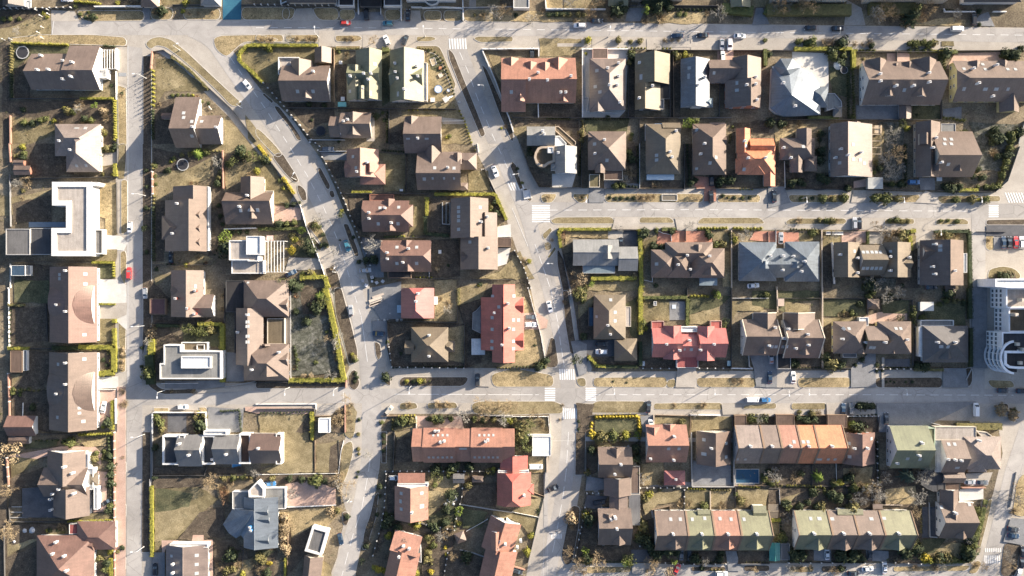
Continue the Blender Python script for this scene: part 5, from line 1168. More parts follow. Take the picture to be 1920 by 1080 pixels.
# ------------------------------------------------------------------ houses, sheet by sheet
T(0,0)
H('long brown house by the trampoline','long house with reddish brown metal roof and white east terrace beside a round trampoline','pinkbrown','white','gx 235 403 592 672 3.6 36 .48|gx 522 343 750 674 3.5 33 .55','315 420|483 460|548 470|480 597|545 580 1.6|288 527|370 525','','',f='2.8 white .5 .7 white: 738 520 808 588',kind='seam')
H('pale pink tiled house','house with pale pink mottled tile roof and dark hipped end','pinkpale','cream','hx 412 930 757 1170 3.2 34|hy 497 960 748 1290 3.4 36','455 1060|540 1128 1.4','575 962 1.6 .5|640 962|575 1243 .7 1|645 1240 .7 1')
H('brown house with a lit wide north slope','brown roofed house with wide sunlit slope and white east wall, below a curved lawn path','pinkbrown','white','gx 1318 728 1502 1108 3.0 32 .62|gx 1322 866 1662 1082 3.2 36 .45','1450 955|1628 958','1377 848|1377 882|1438 912|1512 912|1440 1020')
H('small reddish garden roof','small reddish gabled garden shed beside the dark wall of a brown house','redbrown','cream','gx 1214 846 1316 892 2.2 30',name='shed',cat='shed',win=False,noname=True)
T(1,0)
H('pale pinkish house with a white terrace','pale pinkish brown house with white walled terrace and grey shaded dormer slope','pinkbrown','white','gx 195 492 556 760 3.2 36 .42|gy 262 455 422 640 3.1 40','432 540','312 685|428 685','S 386 742 58 1.1',f='2.7 paletan .3 .9 white: 170 432 325 560',win=True)
H('brown shed by the lawn','brown and black gabled garage shed above the white terraced house','brown','tan','gy 440 358 566 474 2.4 34',name='garage',cat='garage',win=False,noname=True)
H('first grey green roofed house','grey green roofed house with many dormers, the one farther from the play garden','green','white','gy 748 376 944 752 3.4 35 .52|gx 690 480 930 655 3.3 38|gy 680 500 836 758 3.2 36','810 555|865 555|845 600|710 575|805 670','890 480 1 1.6|860 700 1.6 .8|705 685','S 800 750 80 .8')
H('green house beside the play garden','grey green roofed house with pale terraces, beside the play garden','green','white','gy 1004 378 1258 764 3.4 34 .42|gx 1004 500 1250 655 3.3 38|gy 1004 620 1170 762 3.2 36','1045 480|1048 545|1063 592|1113 672|1215 575|1205 500','1065 705 1.6 .9|1217 687','',f='2.9 paletan .25 .5 cream: 1155 378 1257 455|2.8 white .25 .5 cream: 1250 470 1284 760')
H('pinkish house by the dark round pool','pinkish brown house with black round pool and dark west slopes','pinkbrown','cream','gx 555 872 816 1030 3.2 35 .45|gx 635 842 865 1034 3.4 36 .45|gy 665 850 815 1020 3.3 40','660 912|690 900','630 995 1.4 .6')
H('pinkish house with dark grey south slope','pinkish house with wide dark grey shaded slope beside the slanting avenue','pinkbrown','cream','gx 1115 874 1394 1150 3.4 34 .47|gy 1118 876 1226 1010 3.2 40','1215 1040','1140 1040 1.2 .5|1280 1040 1.2 .5')
T(1,1)
H('pinkish house with two small wings','pale pinkish house with pointed west gable and small hipped east wing','pinkbrown','cream','gx 1210 58 1538 344 3.4 33 .56|gy 1258 20 1392 230 3.3 38 .45|hx 1500 66 1656 192 2.9 30|hx 1440 290 1590 346 2.4 25','1440 178','1340 180|1485 182|1325 257 .5 .9|1410 257 .5 .9|1485 257 .5 .9|1262 262','N 1515 70 50')
H('small orange brown house','small orange brown tiled house with red shaded slope and white balcony','terra','white','gy 680 42 920 252 3.3 35 .42|gx 668 125 800 248 2.9 30|hx 780 150 970 304 2.7 26','835 140|760 210','728 95|750 178','S 860 215 50 .7')
H('reddish house with a white bay','reddish brown house with white rounded bay at its east end','redbrown','white','jx 800 424 1150 658 3.2 34 .5|gy 962 412 1040 545 3.2 42|hy 1060 455 1178 622 3.1 30','968 482 1.6|848 515|850 560|1018 592 1.6','930 480|1070 475|917 598|1065 597','S 1012 652 62 .8',f='2.4 redbrown .2 .2 brick: 852 378 1032 424')
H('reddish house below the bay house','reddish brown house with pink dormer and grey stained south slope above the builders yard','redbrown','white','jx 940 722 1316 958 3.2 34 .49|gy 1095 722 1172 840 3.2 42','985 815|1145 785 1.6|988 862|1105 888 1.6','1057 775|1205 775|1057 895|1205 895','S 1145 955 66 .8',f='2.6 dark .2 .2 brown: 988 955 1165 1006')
H('long brown house with five rooflights','long brown house with five rooflights on its dark slope beside a narrow pool','pinkbrown','cream','gy 1460 408 1742 706 3.4 34 .52|gy 1668 515 1808 800 3.2 30 .35','1692 586 1.5|1735 545','1520 475|1520 508|1520 543|1520 575|1520 640|1680 475|1680 582','')
H('brown house with white forecourt','brown gabled house with dark west slope and white paved forecourt by the slanting avenue','pinkbrown','cream','gy 1533 700 1814 942 3.3 36 .5|gx 1575 625 1700 720 3.1 30','1742 780 1.4','1605 735','W 1540 846 60 .6',f='2.3 brown .2 .1 brown: 1805 705 1914 770')
T(1,2)
H('pinkish red house beside the rubble','small red metal roofed house being finished, with crimson shaded slope beside rubble','pinkred','white','jy 1088 0 1336 226 3.4 34 .44','1215 40|1200 100','',kind='seam')
H('brown pyramid roofed house','beige brown house with pyramid hipped roof and small cross gables inside a dark hedge','tan','cream','hx 1164 294 1442 556 3.2 36|gx 1118 394 1190 496 2.8 38|hx 1392 396 1492 482 2.8 36','1300 352 1.5|1300 508 1.5','')
H('large red roofed house','large bright red tiled house with hipped ends, rows of rooflights and blue grey conservatory','red','white','gy 1687 69 2009 465 3.5 36|gy 1771 -27 1942 557 7.3 36','1890 115 1.4|1900 300 1.6|1788 185|1845 425','1775 62|1822 142|1772 222|1772 310|1770 400|1770 450|1933 60|1930 240|1967 240|1930 310|1930 400|1930 455','E 2005 130 90 .7|E 2005 390 90 .7',f='2.6 palegrey .15 .25 grey: 1650 170 1690 125 1742 185 1742 290 1700 348 1622 310 1625 185|2.4 white .1 .1 grey: 1615 380 1718 502',kind='tile')
T(2,0)
H('long reddish house with dark north dormers','long reddish brown triple unit house with dark triangular dormers on its sunlit slope','terra','cream','gx -80 434 102 838 3.3 34 .40|gx 100 436 298 772 3.5 36 .47|gx 296 434 476 772 3.3 36 .47','195 550 1.3|440 575 1.3|265 605|130 600 1.5|365 695|402 695','-5 690','N 140 470 75 .4|N 248 475 80 .4|N 345 445 120 .3|N -5 440 90 .3|S 62 764 55 .7|S 385 766 60 .7',win=True)
H('pale pink house within white terraces','house with diagonal pale pink metal roof and black shaded slope inside white paved terraces','pink','white','hy 582 440 852 826 3.4 32 .55|gy 582 622 700 842 3.1 34','797 478 1.2|715 515 1.2|795 575 1.2|785 640 1.2|805 770 1.2|728 640 1.4','637 530|625 650|660 690','',f='2.5 pinkbrown .2 .1 pink: 604 364 718 440',kind='seam')
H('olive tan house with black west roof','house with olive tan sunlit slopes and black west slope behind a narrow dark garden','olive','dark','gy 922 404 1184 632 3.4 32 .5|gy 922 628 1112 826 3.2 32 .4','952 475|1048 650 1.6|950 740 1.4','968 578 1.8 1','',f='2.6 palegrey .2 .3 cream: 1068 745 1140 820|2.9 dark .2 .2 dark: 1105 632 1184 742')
H('navy and beige house with a glass pyramid','house with navy west slope, pale beige east slope and small glass pyramid','zinc','grey','gy 1266 442 1482 806 3.4 30 .52','1440 582 1.6|1390 640','1330 510|1325 572 1.8 .8|1450 645 .9 2','',f='2.8 white .3 .4 white: 1345 735 1420 806|2.4 grey .2 .2 grey: 1470 450 1555 530')
H('glass pyramid','glass pyramid roof over the corner of the navy and beige house','glassy','white','hx 1414 735 1506 806 2.8 38',kind='seam',name='conservatory',cat='conservatory',win=False,noname=True)
H('brown house with a long sunlit east slope','brown house with dark broad west roof and long sunlit east slope','pinkbrown','brick','gy 1653 432 1868 610 3.4 33 .52|gy 1598 606 1868 812 3.3 33 .72|gx 1470 448 1712 624 3.2 30 .36','1820 582 1.5|1820 635 1.3|1830 752 1.3|1755 640','1687 622 1.2 .8|1687 677|1515 547 .8 1','')
T(2,1)
H('white modern house with the curved deck','modern house of two pale grey gabled roofs joined by a curved tan deck','palegrey','white','gx 111 -131 322 11 4.2 32 .46|gy 324 18 486 222 4.2 32 .46|hx 291 140 350 196 3.6 34','228 -92 2|240 -70 1.4|345 70 1.6','','',f='3.2 white .3 .3 white: 317 -61 357 -61 409 -5 406 18 317 18|2.6 tan .3 .3 tan: 324 -133 350 -133 479 -18 479 14 449 14 324 -100|3.5 tan .9 .7 tan: 192 31 225 16 322 16 322 136 278 150 245 173 205 169 179 143 165 103 172 64|5.0 white .25 .3 white: 268 24 310 67',kind='seam')
T(2,0)
H('pale brown house above the mossy drive','pale pinkish brown multi hipped house with olive garage in front','pinkbrown','cream','hy 570 985 856 1275 3.4 35 .5|gx 570 990 705 1080 3.1 34|gx 640 1180 800 1275 3.1 34','620 1155 1.3|690 1050','712 1202|620 1080','S 660 1300 60 .3',f='2.5 olive .2 .2 cream: 580 1308 658 1405|2.6 brown .2 .2 cream: 690 1275 830 1350')
H('navy roofed house with striped beige slope','house with navy west slope and beige striped slatted east slope','tan','white','hy 1003 930 1264 1305 3.4 36 .5|gx 1125 920 1262 1010 3.3 36','1225 985 1.3|1180 1140 1.3|1195 1180','1085 1165|1085 1200','',f='2.2 dark .2 .2 grey: 1000 930 1130 1050',kind='seam')
H('brown hipped house with red forecourt','brown hip roofed house with dark west slope above the red paved forecourt','brown','cream','hy 1355 928 1606 1312 3.4 36 .5|gx 1352 930 1490 1020 3.2 36|gx 1495 1010 1604 1100 3.2 32','1410 1158 1.3|1440 1080 1.3','1530 1180|1485 1222|1385 1265 .7 1|1385 975','')
T(2,1)
H('bright orange roofed house','bright orange tiled house with several hips and a long low south east wing','orange','cream','hx 1690 12 1975 230 3.2 30|gy 1682 -116 1786 70 3.1 34|gx 1778 -40 1960 80 3.3 34|hy 1778 110 1900 232 3.2 30|gy 1888 60 1974 318 2.8 28|hy 1676 110 1760 222 2.8 30','1765 108 1.3|1895 105 1.3|1740 -20 1.2','1755 15|1740 190')
T(3,0)
H('faceted white metal roofed house','house with faceted white metal roof, navy west facets and round east end','zinc','white','hx 300 648 450 806 3.0 32','105 628 1.6|195 800 1.4','','',fan='3.4 5.6 178 712 : 28 500 150 470 242 505 325 548 385 640 392 740 394 862 180 872 130 872 62 852 16 810 20 700|3.4 4.2 142 522 : 40 498 92 438 184 438 246 506 190 600 60 590',f='2.6 palegrey .25 .3 grey: 440 700 500 700 550 760 555 800 440 830',kind='seam')
H('small grey pyramid hut','small grey pyramid roofed garden hut behind the faceted white roof','grey','cream','hx 490 792 556 878 2.3 34',kind='seam',name='garden_hut',cat='hut',win=False,noname=True)
H('brown villa with dark gabled north dormers','wide pinkish brown villa with dark triangular gables and white west wall','pinkbrown','white','gx 703 460 1288 786 4.0 35 .42|gy 730 450 888 610 3.8 40|gy 900 482 992 610 3.8 36|gy 985 470 1090 610 3.8 40|gy 1075 448 1262 610 3.8 40','830 560 1.4|1195 552 1.4|945 650 1.8|1075 650 1.8|1200 620|835 612','1022 675','S 890 728 90 .5|S 1128 728 90 .5')
H('brown porch roof','small brown gabled garage roof below the wide brown villa','brown','grey','gy 985 756 1074 892 2.4 20',name='garage',cat='garage',win=False,noname=True)
H('long brown house with the yellow wall','long pinkish brown house with yellow west wall and row of rooflights','pinkbrown','yellow','jx 1385 456 2010 762 4.0 34 .42|gy 1735 672 1882 842 3.0 36','1525 520 1.6|1695 495 1.8|1562 630 1.6|1675 725','1610 483|1630 520|1470 517|1798 520|1855 520|1470 667|1630 668 1.4 1.1|1712 668 1.4 1.1|1800 668 .8 1.1','N 1545 462 70 .4|N 1755 458 60 .5')
H('pinkish gabled house by the orange roof','pinkish brown small house with dark gabled bays beside the orange roof','pinkbrown','cream','hx 90 1035 350 1200 3.2 33|gy 215 966 328 1120 3.2 38|gy 170 1080 264 1295 3.0 30|hx 270 1170 368 1285 2.9 34','110 1110 1.2|165 1185','265 1100 1 1.4')
H('pale pink house with west window strips','house with pale pink sunlit east slope and dark west slope with white window strips','pink','white','gy 468 930 782 1328 3.5 30 .42','690 1145 1.3|595 1165|540 1120|500 1185','640 1195|722 1225|638 1083|690 1200|538 1222','N 650 916 70 .3')
H('brown house with grey flat annex','brown house with two lit triangular dormers and pale grey flat annex','brown','cream','gx 1220 985 1532 1328 3.4 35 .52|gy 1108 915 1292 1330 3.3 35 .62','1225 1110 1.3|1290 1220 1.3|1250 1035','1325 1045|1375 1045|1325 1080|1375 1080|1352 1232','S 1262 1285 62 .6|S 1420 1285 56 .6|N 1165 1000 60',f='2.7 palegrey .2 .2 grey: 1297 928 1406 992')
T(2,1)
H('pale grey ribbed metal house','low house with pale grey ribbed metal slopes and dark blue shaded half','palegrey','dark','gx 456 716 800 912 3.0 26 .5|gx 796 770 942 952 2.8 26 .5','','',f='2.4 glassy .1 .1 grey: 532 910 772 970',kind='seam',d='N 715 760 60 .5')
H('pinkish villa with many hips','pinkish brown villa of many hips with round west bay and red forecourt','pinkbrown','cream','hx 1150 736 1505 905 3.4 34|hy 1042 792 1250 1002 3.2 36|hx 1160 780 1340 1004 3.3 36|hx 1330 782 1594 1004 3.3 36|hy 1360 740 1500 880 3.3 36','1240 905 1.5|1475 840 1.5|1310 835|1330 940 1.4','1085 900','S 1480 985 90 .3|N 1390 755 50')
pergola('glazed conservatory with grid panes below the many hipped villa','1404 1002 1540 1062',2.4,6,'y','grey','canopy','glassy')
T(3,1)
H('navy and white cross roofed double house','double house with navy and silvery white hipped metal roofs mirrored about the middle','zinc','white','hy -218 736 62 1028 3.4 34 .5|hy 128 732 386 1032 3.4 34 .5|gx -62 782 232 1002 3.3 36 .55','100 840 2|180 842 1.6|100 945 1.6|265 880 1.6|240 955 1.6|10 840 1.4','','S -30 935 60 .3|S 205 930 60 .3',kind='seam')
H('black double house with rooflight rows','black and tan double house with two rows of five rooflights','tan','white','gy 494 738 686 1000 3.4 36 .55|gy 862 738 1072 1000 3.4 34 .52|gx 680 757 870 986 3.3 33 .5','535 830|660 855 1.4|660 965 1.4|905 845 1.4|910 950|1045 850 1.6','715 812|745 812|780 812|812 812|842 812|715 932|745 932|780 932|812 932|845 932|648 805|920 805','E 1070 895 70 .4')
H('brown house with a bright east strip','brown house with dark west slope, diagonal lit valley and bright east strip','brown','white','gy 1140 722 1466 1060 3.4 32 .70|gx 1145 740 1345 900 3.1 38 .4','1240 752 1.6|1225 920 1.4|1240 975 1.4|1390 950 1.2','1292 765|1292 795','',f='2.6 white .2 .4 white: 1464 820 1490 965')
T(2,2)
H('beige and navy gabled house by two parked cars','house with beige sunlit slope and navy shaded slope beside two cars parked in shade','tan','grey','hy 612 50 852 384 3.4 34 .48','715 278 1.5|735 345','740 90|772 182|772 247|635 215 .8 .8','',f='2.6 paletan .2 .2 cream: 850 140 892 290|2.5 navy .2 .2 dark: 575 145 614 286')
H('pyramid garage','pyramid roofed double garage with lit north facet behind parked cars','tan','grey','hx 768 378 938 546 2.6 34',name='garage',cat='garage',win=False,noname=True)
H('red symmetrical double house','symmetrical red double house with a dark red flat middle and paler outer slopes','pinkred','white','gx 1048 300 1266 520 3.4 33 .53|gx 1262 340 1396 520 3.0 30|gx 1392 300 1604 520 3.4 33 .53|gy 1134 282 1270 418 3.3 36|gy 1388 285 1520 418 3.3 36|gy 1134 415 1270 534 3.2 32|gy 1384 415 1522 544 3.2 32','1325 390 1.8|1252 465 1.5|1408 462 1.5|1155 420|1510 420','1345 460|1295 460 .5 .8','',f='3.0 crimson .15 .15 white: 1236 298 1396 598|2.8 pinkred .2 .3 pink: 1046 248 1140 308|2.8 pinkred .2 .3 pink: 1488 245 1572 308|3.3 white .3 .5 white: 1266 288 1388 330',kind='seam')
T(3,2)
H('brown double house west of the bow house','pinkish brown double house with white west wall and paired rooflights','pinkbrown','white','gx -198 234 70 506 3.8 36 .48|gx 108 236 384 526 3.8 36 .48|gx 50 300 130 495 3.2 34|gy -110 182 62 320 3.5 36 .5|gy 120 182 352 310 3.5 36 .45','145 305 1.4|290 345 1.4|45 295 1.4|105 375 2|295 425 1.4|200 450 1.4|0 430 1.4','112 440|140 440|30 440|60 440','S 268 498 66 .6|S -40 490 60 .6',f='2.7 dark .2 .2 grey: 70 490 170 608',bars='cream')
H('brown bow roofed double house','reddish brown double house with pale yellow west wall and dark middle dormer','pinkbrown','yellow','hx 488 250 738 492 3.5 34 .45|hx 818 250 1074 494 3.5 34 .45|gx 720 285 872 492 3.4 35|gy 650 395 738 492 3.1 36|gy 905 395 960 490 3.0 40','550 380 1.4|720 405 1.5|868 405 1.5|1035 385','568 305|608 305|960 305|995 305|770 445|795 447','',f='2.8 white .2 .3 white: 682 220 752 285|2.6 grey .2 .2 grey: 560 490 664 522')
H('dark grey hipped house in shade','dark grey hip roofed house lying in shade, with pale north terrace','slate','white','hx 1160 284 1502 558 3.4 30','1262 405 1.2|1395 405 1.2','1300 440|1350 440','S 1330 530 80 .2',f='2.9 white .2 .3 white: 1128 290 1164 514|2.5 palegrey .3 .5 white: 1140 240 1390 285|2.2 grey .2 .2 grey: 1195 530 1300 556')
T(0,1)
H('white U shaped flat villa','large white U shaped flat roofed villa with wide parapets and a low east terrace','paletan','white','','','','',f='6.6 paletan 1.9 .55 white: 395 285 690 285 690 840 390 840 390 630 500 630 500 462 395 462|3.2 grey .4 .5 white: 690 640 775 640 775 826 690 826|6.2 white .3 .1 white: 690 286 742 286 725 312 690 315')
H('grey flat annex of the villa','low grey flat roofed annex with round vent beside the white villa','grey','concrete','','','','',f='3.4 grey .3 .25 concrete: 45 636 226 832|2.6 slate .25 .2 concrete: 228 632 390 830',name='annex',cat='building',win=False)
H('brown house with three east dormers','brown gabled house with three small dormers along its sunlit east slope','brown','white','gy 1298 318 1550 424 3.6 30 .6|gy 1238 422 1550 806 3.7 32 .57|hx 1213 538 1440 716 3.2 33','1335 448 1.2|1302 672 1.3','','E 1500 532 50 .2|E 1500 632 50 .2|E 1500 737 50 .2',f='2.9 white .2 .5 white: 1548 320 1566 800')
T(1,1)
H('brown house with stepped terraces','brown house with stepped pale terraces above a pink driveway','brown','cream','gy -115 248 62 512 3.5 34 .42|gx -228 362 126 602 3.3 33 .27','-58 388 1.5|-120 470 1.2','-115 498|-52 495|12 495','S -22 560 50 .3',f='1.2 paletan .2 .2 cream: 62 350 130 520')
H('white modern house with a framed pergola','white modern flat roofed house with large white framed pergola opening on its east side','paletan','white','','','','',f='5.6 paletan .35 .5 white: -200 722 20 722 20 880 -60 880 -60 872 -200 872|3.8 paletan .35 .5 white: -182 872 56 872 56 972 -182 972|6.4 white .3 .4 white: -72 690 36 690 36 830 -72 830')
pergola('large white frame pergola on the white modern house','56 726 220 962',5.2,7,'y','white')
T(0,2)
H('pink mottled house with red chimneys','pink mottled tiled house with four red chimneys and purple flat annex','pinkbrown','white','gy 1283 -132 1527 216 3.3 33 .46|gx 1388 48 1607 220 3.1 32 .6','1475 18 1.6|1470 192 1.6|1415 152 1.4|1330 78 1.6','1465 -12 1.2 .7','W 1290 20 60 .2',f='2.4 purple .2 .2 brown: 1124 80 1240 198',chim='red')
H('reddish house with an eyelid roof','reddish brown long roofed house with curved eyelid roof and white paved yard','redbrown','white','gy 372 -158 727 406 3.8 30 .40','437 125 1.3|500 -130|500 175','640 27 2.2 .8|633 350|640 -105|640 -30|447 -100|447 -70','',eb='E 540 -22 708 268 2.4|W 378 -6 490 222 2.0')
H('tan house with an eyelid roof','tan brown long roofed house with grey curved eyelid roof and brick driveway','brown','white','gy 368 480 727 1062 3.8 30 .40','437 790 1.3|500 720|500 560','632 533|625 1000|437 572|432 970|595 938|595 900','',eb='E 540 628 710 922 2.4|W 370 636 482 882 2.0')
H('brown shed below the moss lawn','small brown flat shed with white edge strip beside the hedge end','brown','white','','','','',f='2.3 brown .15 .15 brown: 78 472 166 632|2.1 palegrey .1 .1 white: 174 468 200 620',name='shed',cat='shed',win=False,noname=True)
H('pink gabled outbuilding','pinkish brown gabled outbuilding with white east gable by the perimeter path','redbrown','white','gx 55 958 270 1110 2.6 32 .5',name='outbuilding',cat='outbuilding',win=False,noname=True)
H('white flat house inside the hedge','white flat roofed house with pale decks and white roof box inside a yellow green hedge','palegrey','white','','','','',f='5.8 palegrey .42 .45 white: 1230 425 1360 425 1360 472 1660 472 1660 682 1200 682 1200 565 1230 565|7.2 white .35 .35 white: 1360 512 1582 602|2.6 tan .3 .4 white: 1362 406 1560 470')
slab('round white spa tub on the white flat house terrace','1475 425 1532 462',(.7,.7,.68),3.3,'spa_tub','tub',0,'rim')
T(1,2)
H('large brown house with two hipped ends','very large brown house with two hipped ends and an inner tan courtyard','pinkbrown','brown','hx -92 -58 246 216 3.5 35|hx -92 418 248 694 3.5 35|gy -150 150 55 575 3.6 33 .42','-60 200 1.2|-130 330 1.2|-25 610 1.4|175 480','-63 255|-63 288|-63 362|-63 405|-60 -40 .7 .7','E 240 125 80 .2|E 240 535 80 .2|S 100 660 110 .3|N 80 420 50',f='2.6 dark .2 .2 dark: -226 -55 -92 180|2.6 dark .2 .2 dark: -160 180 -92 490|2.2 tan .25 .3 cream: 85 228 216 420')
H('white roofed shed','small white flat roofed shed at the edge of the golden lawn','white','white','','','','',f='2.8 white .2 .2 white: 468 978 552 1085',name='shed',cat='shed',win=False,noname=True)
T(0,3)
H('first of three linked white framed houses','grey roofed modern house in white frame walls, largest of three linked units','grey','white','gx 1336 22 1522 258 4.2 30 .48','1420 170|1350 85 1.4','','',f='3.6 slate .6 1.2 white: 1226 22 1345 242|4.6 white .25 .6 white: 1345 22 1388 130',kind='seam')
H('second of three linked white framed houses','grey roofed modern house in white frame walls, middle of three linked units','grey','white','gx 1610 22 1800 242 4.2 30 .48','1600 200|1700 165','','',f='3.6 slate .6 1.2 white: 1522 22 1618 240|4.6 white .25 .6 white: 1530 -10 1700 22',kind='seam')
H('third of three linked white framed houses','reddish brown roofed modern house, the end one of three linked white framed units','choc','white','gx 1882 10 2112 236 4.2 30 .5','1940 120','','',f='3.6 choc .6 1.2 white: 1798 10 1886 235|4.4 white .3 .7 white: 2072 12 2112 240',kind='seam')
H('villa with the turquoise pool','pinkish brown gabled villa with white balconies and small turquoise pool','pinkbrown','white','gy 356 140 642 386 3.6 33 .40|gx 328 268 660 486 3.6 35 .5|gy 398 410 672 628 3.5 33 .35','490 258 1.4|555 302 1.6|565 455 1.6|405 458 1.2|390 500 1.2|392 580 1.2|450 425','','',f='3.0 white .3 .6 white: 640 160 668 270|3.0 white .3 .6 white: 655 270 705 430|3.2 white .3 .5 white: 706 410 735 580')
H('small tan bay roof','small tan hipped bay roof on the east side of the pool villa','tan','white','hx 668 308 735 402 2.8 28',name='porch',cat='porch',win=False,noname=True)
H('pinkish red hipped house','large pinkish red tiled house with sharp west hip and long north wing','redbrown','white','hx 578 670 866 882 3.2 27 .5|hy 275 775 708 1180 3.4 33 .38|gx 590 790 706 900 3.2 30','490 925 1.2|505 1035|400 910 1|430 820 1.3','','',f='2.6 crimson .15 .2 white: 520 688 590 765')
H('pale pitched house at the lawn end','pale pinkish metal roofed house with dark west slope and white parapet at lawn end','pink','white','gy 1245 848 1560 1180 3.6 22 .40','1305 985 1.3|1305 1050 1.3','1475 925|1475 993|1475 1060|1287 930 .8 .9|1287 1065','',f='3.9 white .2 .3 white: 1275 838 1558 866',kind='seam')
T(1,3)
H('blue metal roofed star shaped house','blue grey metal roofed house with star shaped navy hips and bright blue dormers','zinc','white','gy -92 487 166 868 3.6 27 .31','-35 705 1.6|-30 730 1.4','','E 95 590 56 .3|E 105 648 56 .3|E 100 803 56 .3',f='3.2 palegrey .2 .3 white: 62 418 220 576|3.1 palegrey .2 .3 white: -176 446 -14 576|4.8 paletan .5 .7 white: 14 367 62 422 62 487 -51 487 -54 436',kind='seam',chim='bluepaint',fan='3.3 4.4 -17 592 : -177 578 -248 692 -205 758 -150 797 -112 774 -48 868 -12 868 -4 578')
H('white framed slanted pavilion','grey ribbed flat pavilion in a broad white frame, set at a slant by the street','grey','white','','','','',f='3.6 grey .9 .5 white: 425 704 546 738 492 926 366 890',name='pavilion',cat='building',win=False)
H('pink roof below the pavilion','pinkish brown gabled roof corner below the white framed pavilion','pinkbrown','cream','gy 350 930 490 1200 3.2 34 .4 -6',win=False)
H('long red house with rooflight rows','long orange red tiled house with two rows of small rooflights on its shaded slope','terra','cream','gx 1176 -26 1940 222 3.4 36 .55|gx 1256 -32 1500 230 3.6 36 .56|gx 1614 -32 1850 230 3.6 36 .56','1385 72 1.6|1412 64 1.6|1722 66 1.6|1740 56 1.6|1345 -10 |1370 -10','1297 190 .6 .9|1330 190 .6 .9|1365 190 .6 .9|1400 190 .6 .9|1433 190 .6 .9|1467 190 .6 .9|1640 190 .6 .9|1675 190 .6 .9|1710 190 .6 .9|1745 190 .6 .9|1778 190 .6 .9|1812 190 .6 .9|1330 25 .6 .9|1365 25 .6 .9|1400 25 .6 .9|1435 25 .6 .9|1675 25 .6 .9|1712 25 .6 .9|1745 25 .6 .9|1780 25 .6 .9|1553 125 2.6 .7','')
H('red house with a white middle wall','red house whose gabled north part is divided by a white wall','terra','white','gy 1040 402 1292 657 3.4 33 .47|gx 1066 308 1268 404 3.0 18 .75','1170 600','1090 460|1243 458|1085 520 1.2 1|1243 557 1.3 1.8|1090 578','',f='3.9 white .2 .3 white: 1060 384 1290 410')
H('red house beside the white delivery van','red hip roofed house with long north wing beside a parked white van','red','white','jy 1808 300 2062 548 3.5 35 .45|gy 1832 176 2038 310 3.2 25 .45|hx 2000 390 2084 470 2.8 36','2010 470 1.5','','',f='4.3 white .2 .3 white: 1815 288 2045 306')
H('slanted red house with white north balcony','red house set at a slant with white rounded north balcony and pale annex','terra','white','gx 1022 758 1232 912 3.4 33 .9 -15|gy 975 880 1200 1200 3.3 33 .42 -13','1108 850 1.4|1150 870|1075 930 1.4','','',f='2.8 palegrey .2 .2 grey: 1195 840 1235 850 1240 980 1200 965',)
H('slanted red house by the lane bend','red house set at a slant with bright red dome balcony at the lane bend','terra','white','gy 1720 655 1960 900 3.5 33 .47 -17|gy 1690 870 1930 1180 3.4 33 .45 -13','1870 835 1.4|1985 810 1.4|1960 860','1820 822|1805 875','N 1800 740 60',f='3.0 white .2 .4 white: 1880 650 1925 690 1905 730 1860 700')
T(2,3)
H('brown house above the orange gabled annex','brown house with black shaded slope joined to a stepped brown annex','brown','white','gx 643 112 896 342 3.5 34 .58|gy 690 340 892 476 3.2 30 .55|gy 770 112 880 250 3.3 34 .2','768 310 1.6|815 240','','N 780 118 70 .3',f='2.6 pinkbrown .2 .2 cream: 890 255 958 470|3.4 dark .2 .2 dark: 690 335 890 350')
H('brown house with the striped glass canopy','brown house with one lit south dormer beside a striped grey glass canopy','pinkbrown','white','gx 643 574 892 848 3.6 34 .55|gy 730 482 868 600 2.9 18','770 635 2|785 722|740 650 1.4','','S 800 838 78 .6|N 722 610 60 .3',f='2.6 brown .15 .2 brown: 735 482 868 572')
pergola('striped grey glass canopy beside the brown house','874 455 962 700',2.6,7,'x','white','canopy','grey')
H('red mottled house','red mottled tiled house with rounded dormers above a small red gazebo','terra','white','gx 1003 -56 1308 228 3.5 34 .56|gy 1130 -60 1230 80 3.4 34','1208 205 1.5|1212 30 1.6|1035 195 1.2','1175 125|1253 125','N 1060 -40 80 .3')
H('red gazebo','dark red hip roofed gazebo with white finial in a brown garden','crimson','cream','hx 1140 290 1298 400 2.3 24',name='gazebo',cat='gazebo',win=False,noname=True,c='1228 355 .3')
H('black and red gabled house','narrow house with black west slope and red brown east slope above grey courtyard','choc','cream','gy 1384 -8 1642 242 3.6 34 .56','1490 118 1.3','1440 58|1440 165 1 2|1605 187|1607 85','')
def row(xs, y0, y1, m, cols, words, dorm=None, names=None, e=3.6, p=35, wall='white', sky=None, bars=True):
    for i,(c,w) in enumerate(zip(cols,words)):
        x0,x1=xs[i],xs[i+1]; xm=(x0+x1)/2
        H(names[i],w,c,wall,'gx %g %g %g %g %g %g %g'%(x0,y0,x1,y1,e+.02*i,p,m),'%g %g 1.3'%(xm+20,y0+(y1-y0)*m-18),sky[i] if sky else '',dorm[i] if dorm else '',name='terraced_house',bars='brown')
T(3,3)
row([-252,-62,72,215,345,560],-52,236,.60,['pinkpale','pink','terra','orange','orange'],
 ['pinkish brown end house of the orange terrace row, with grey west gable','pinkish brown terraced house second along the orange terrace row','terracotta terraced house in the middle of the orange row','orange terraced house with paired rooflights beside the terracotta one','broad bright orange terraced house at the end of the row'],
 names=['pinkish end of the orange row','pinkish second house of the orange row','terracotta row house','orange row house','broad orange row house'],sky=['-170 205 .7 .9|-230 205 .7 .9','-90 50','195 75','265 75|300 75','375 205 .8 1|395 205 .8 1|452 205 .8 1|503 205 .8 1'])
H('red brown end house','red brown gabled house with bright red east slope ending the orange row','redbrown','brick','gy 556 2 802 238 3.5 34 .62','735 118 1.4|640 118','607 85|612 185|775 50','')
T(3,2)
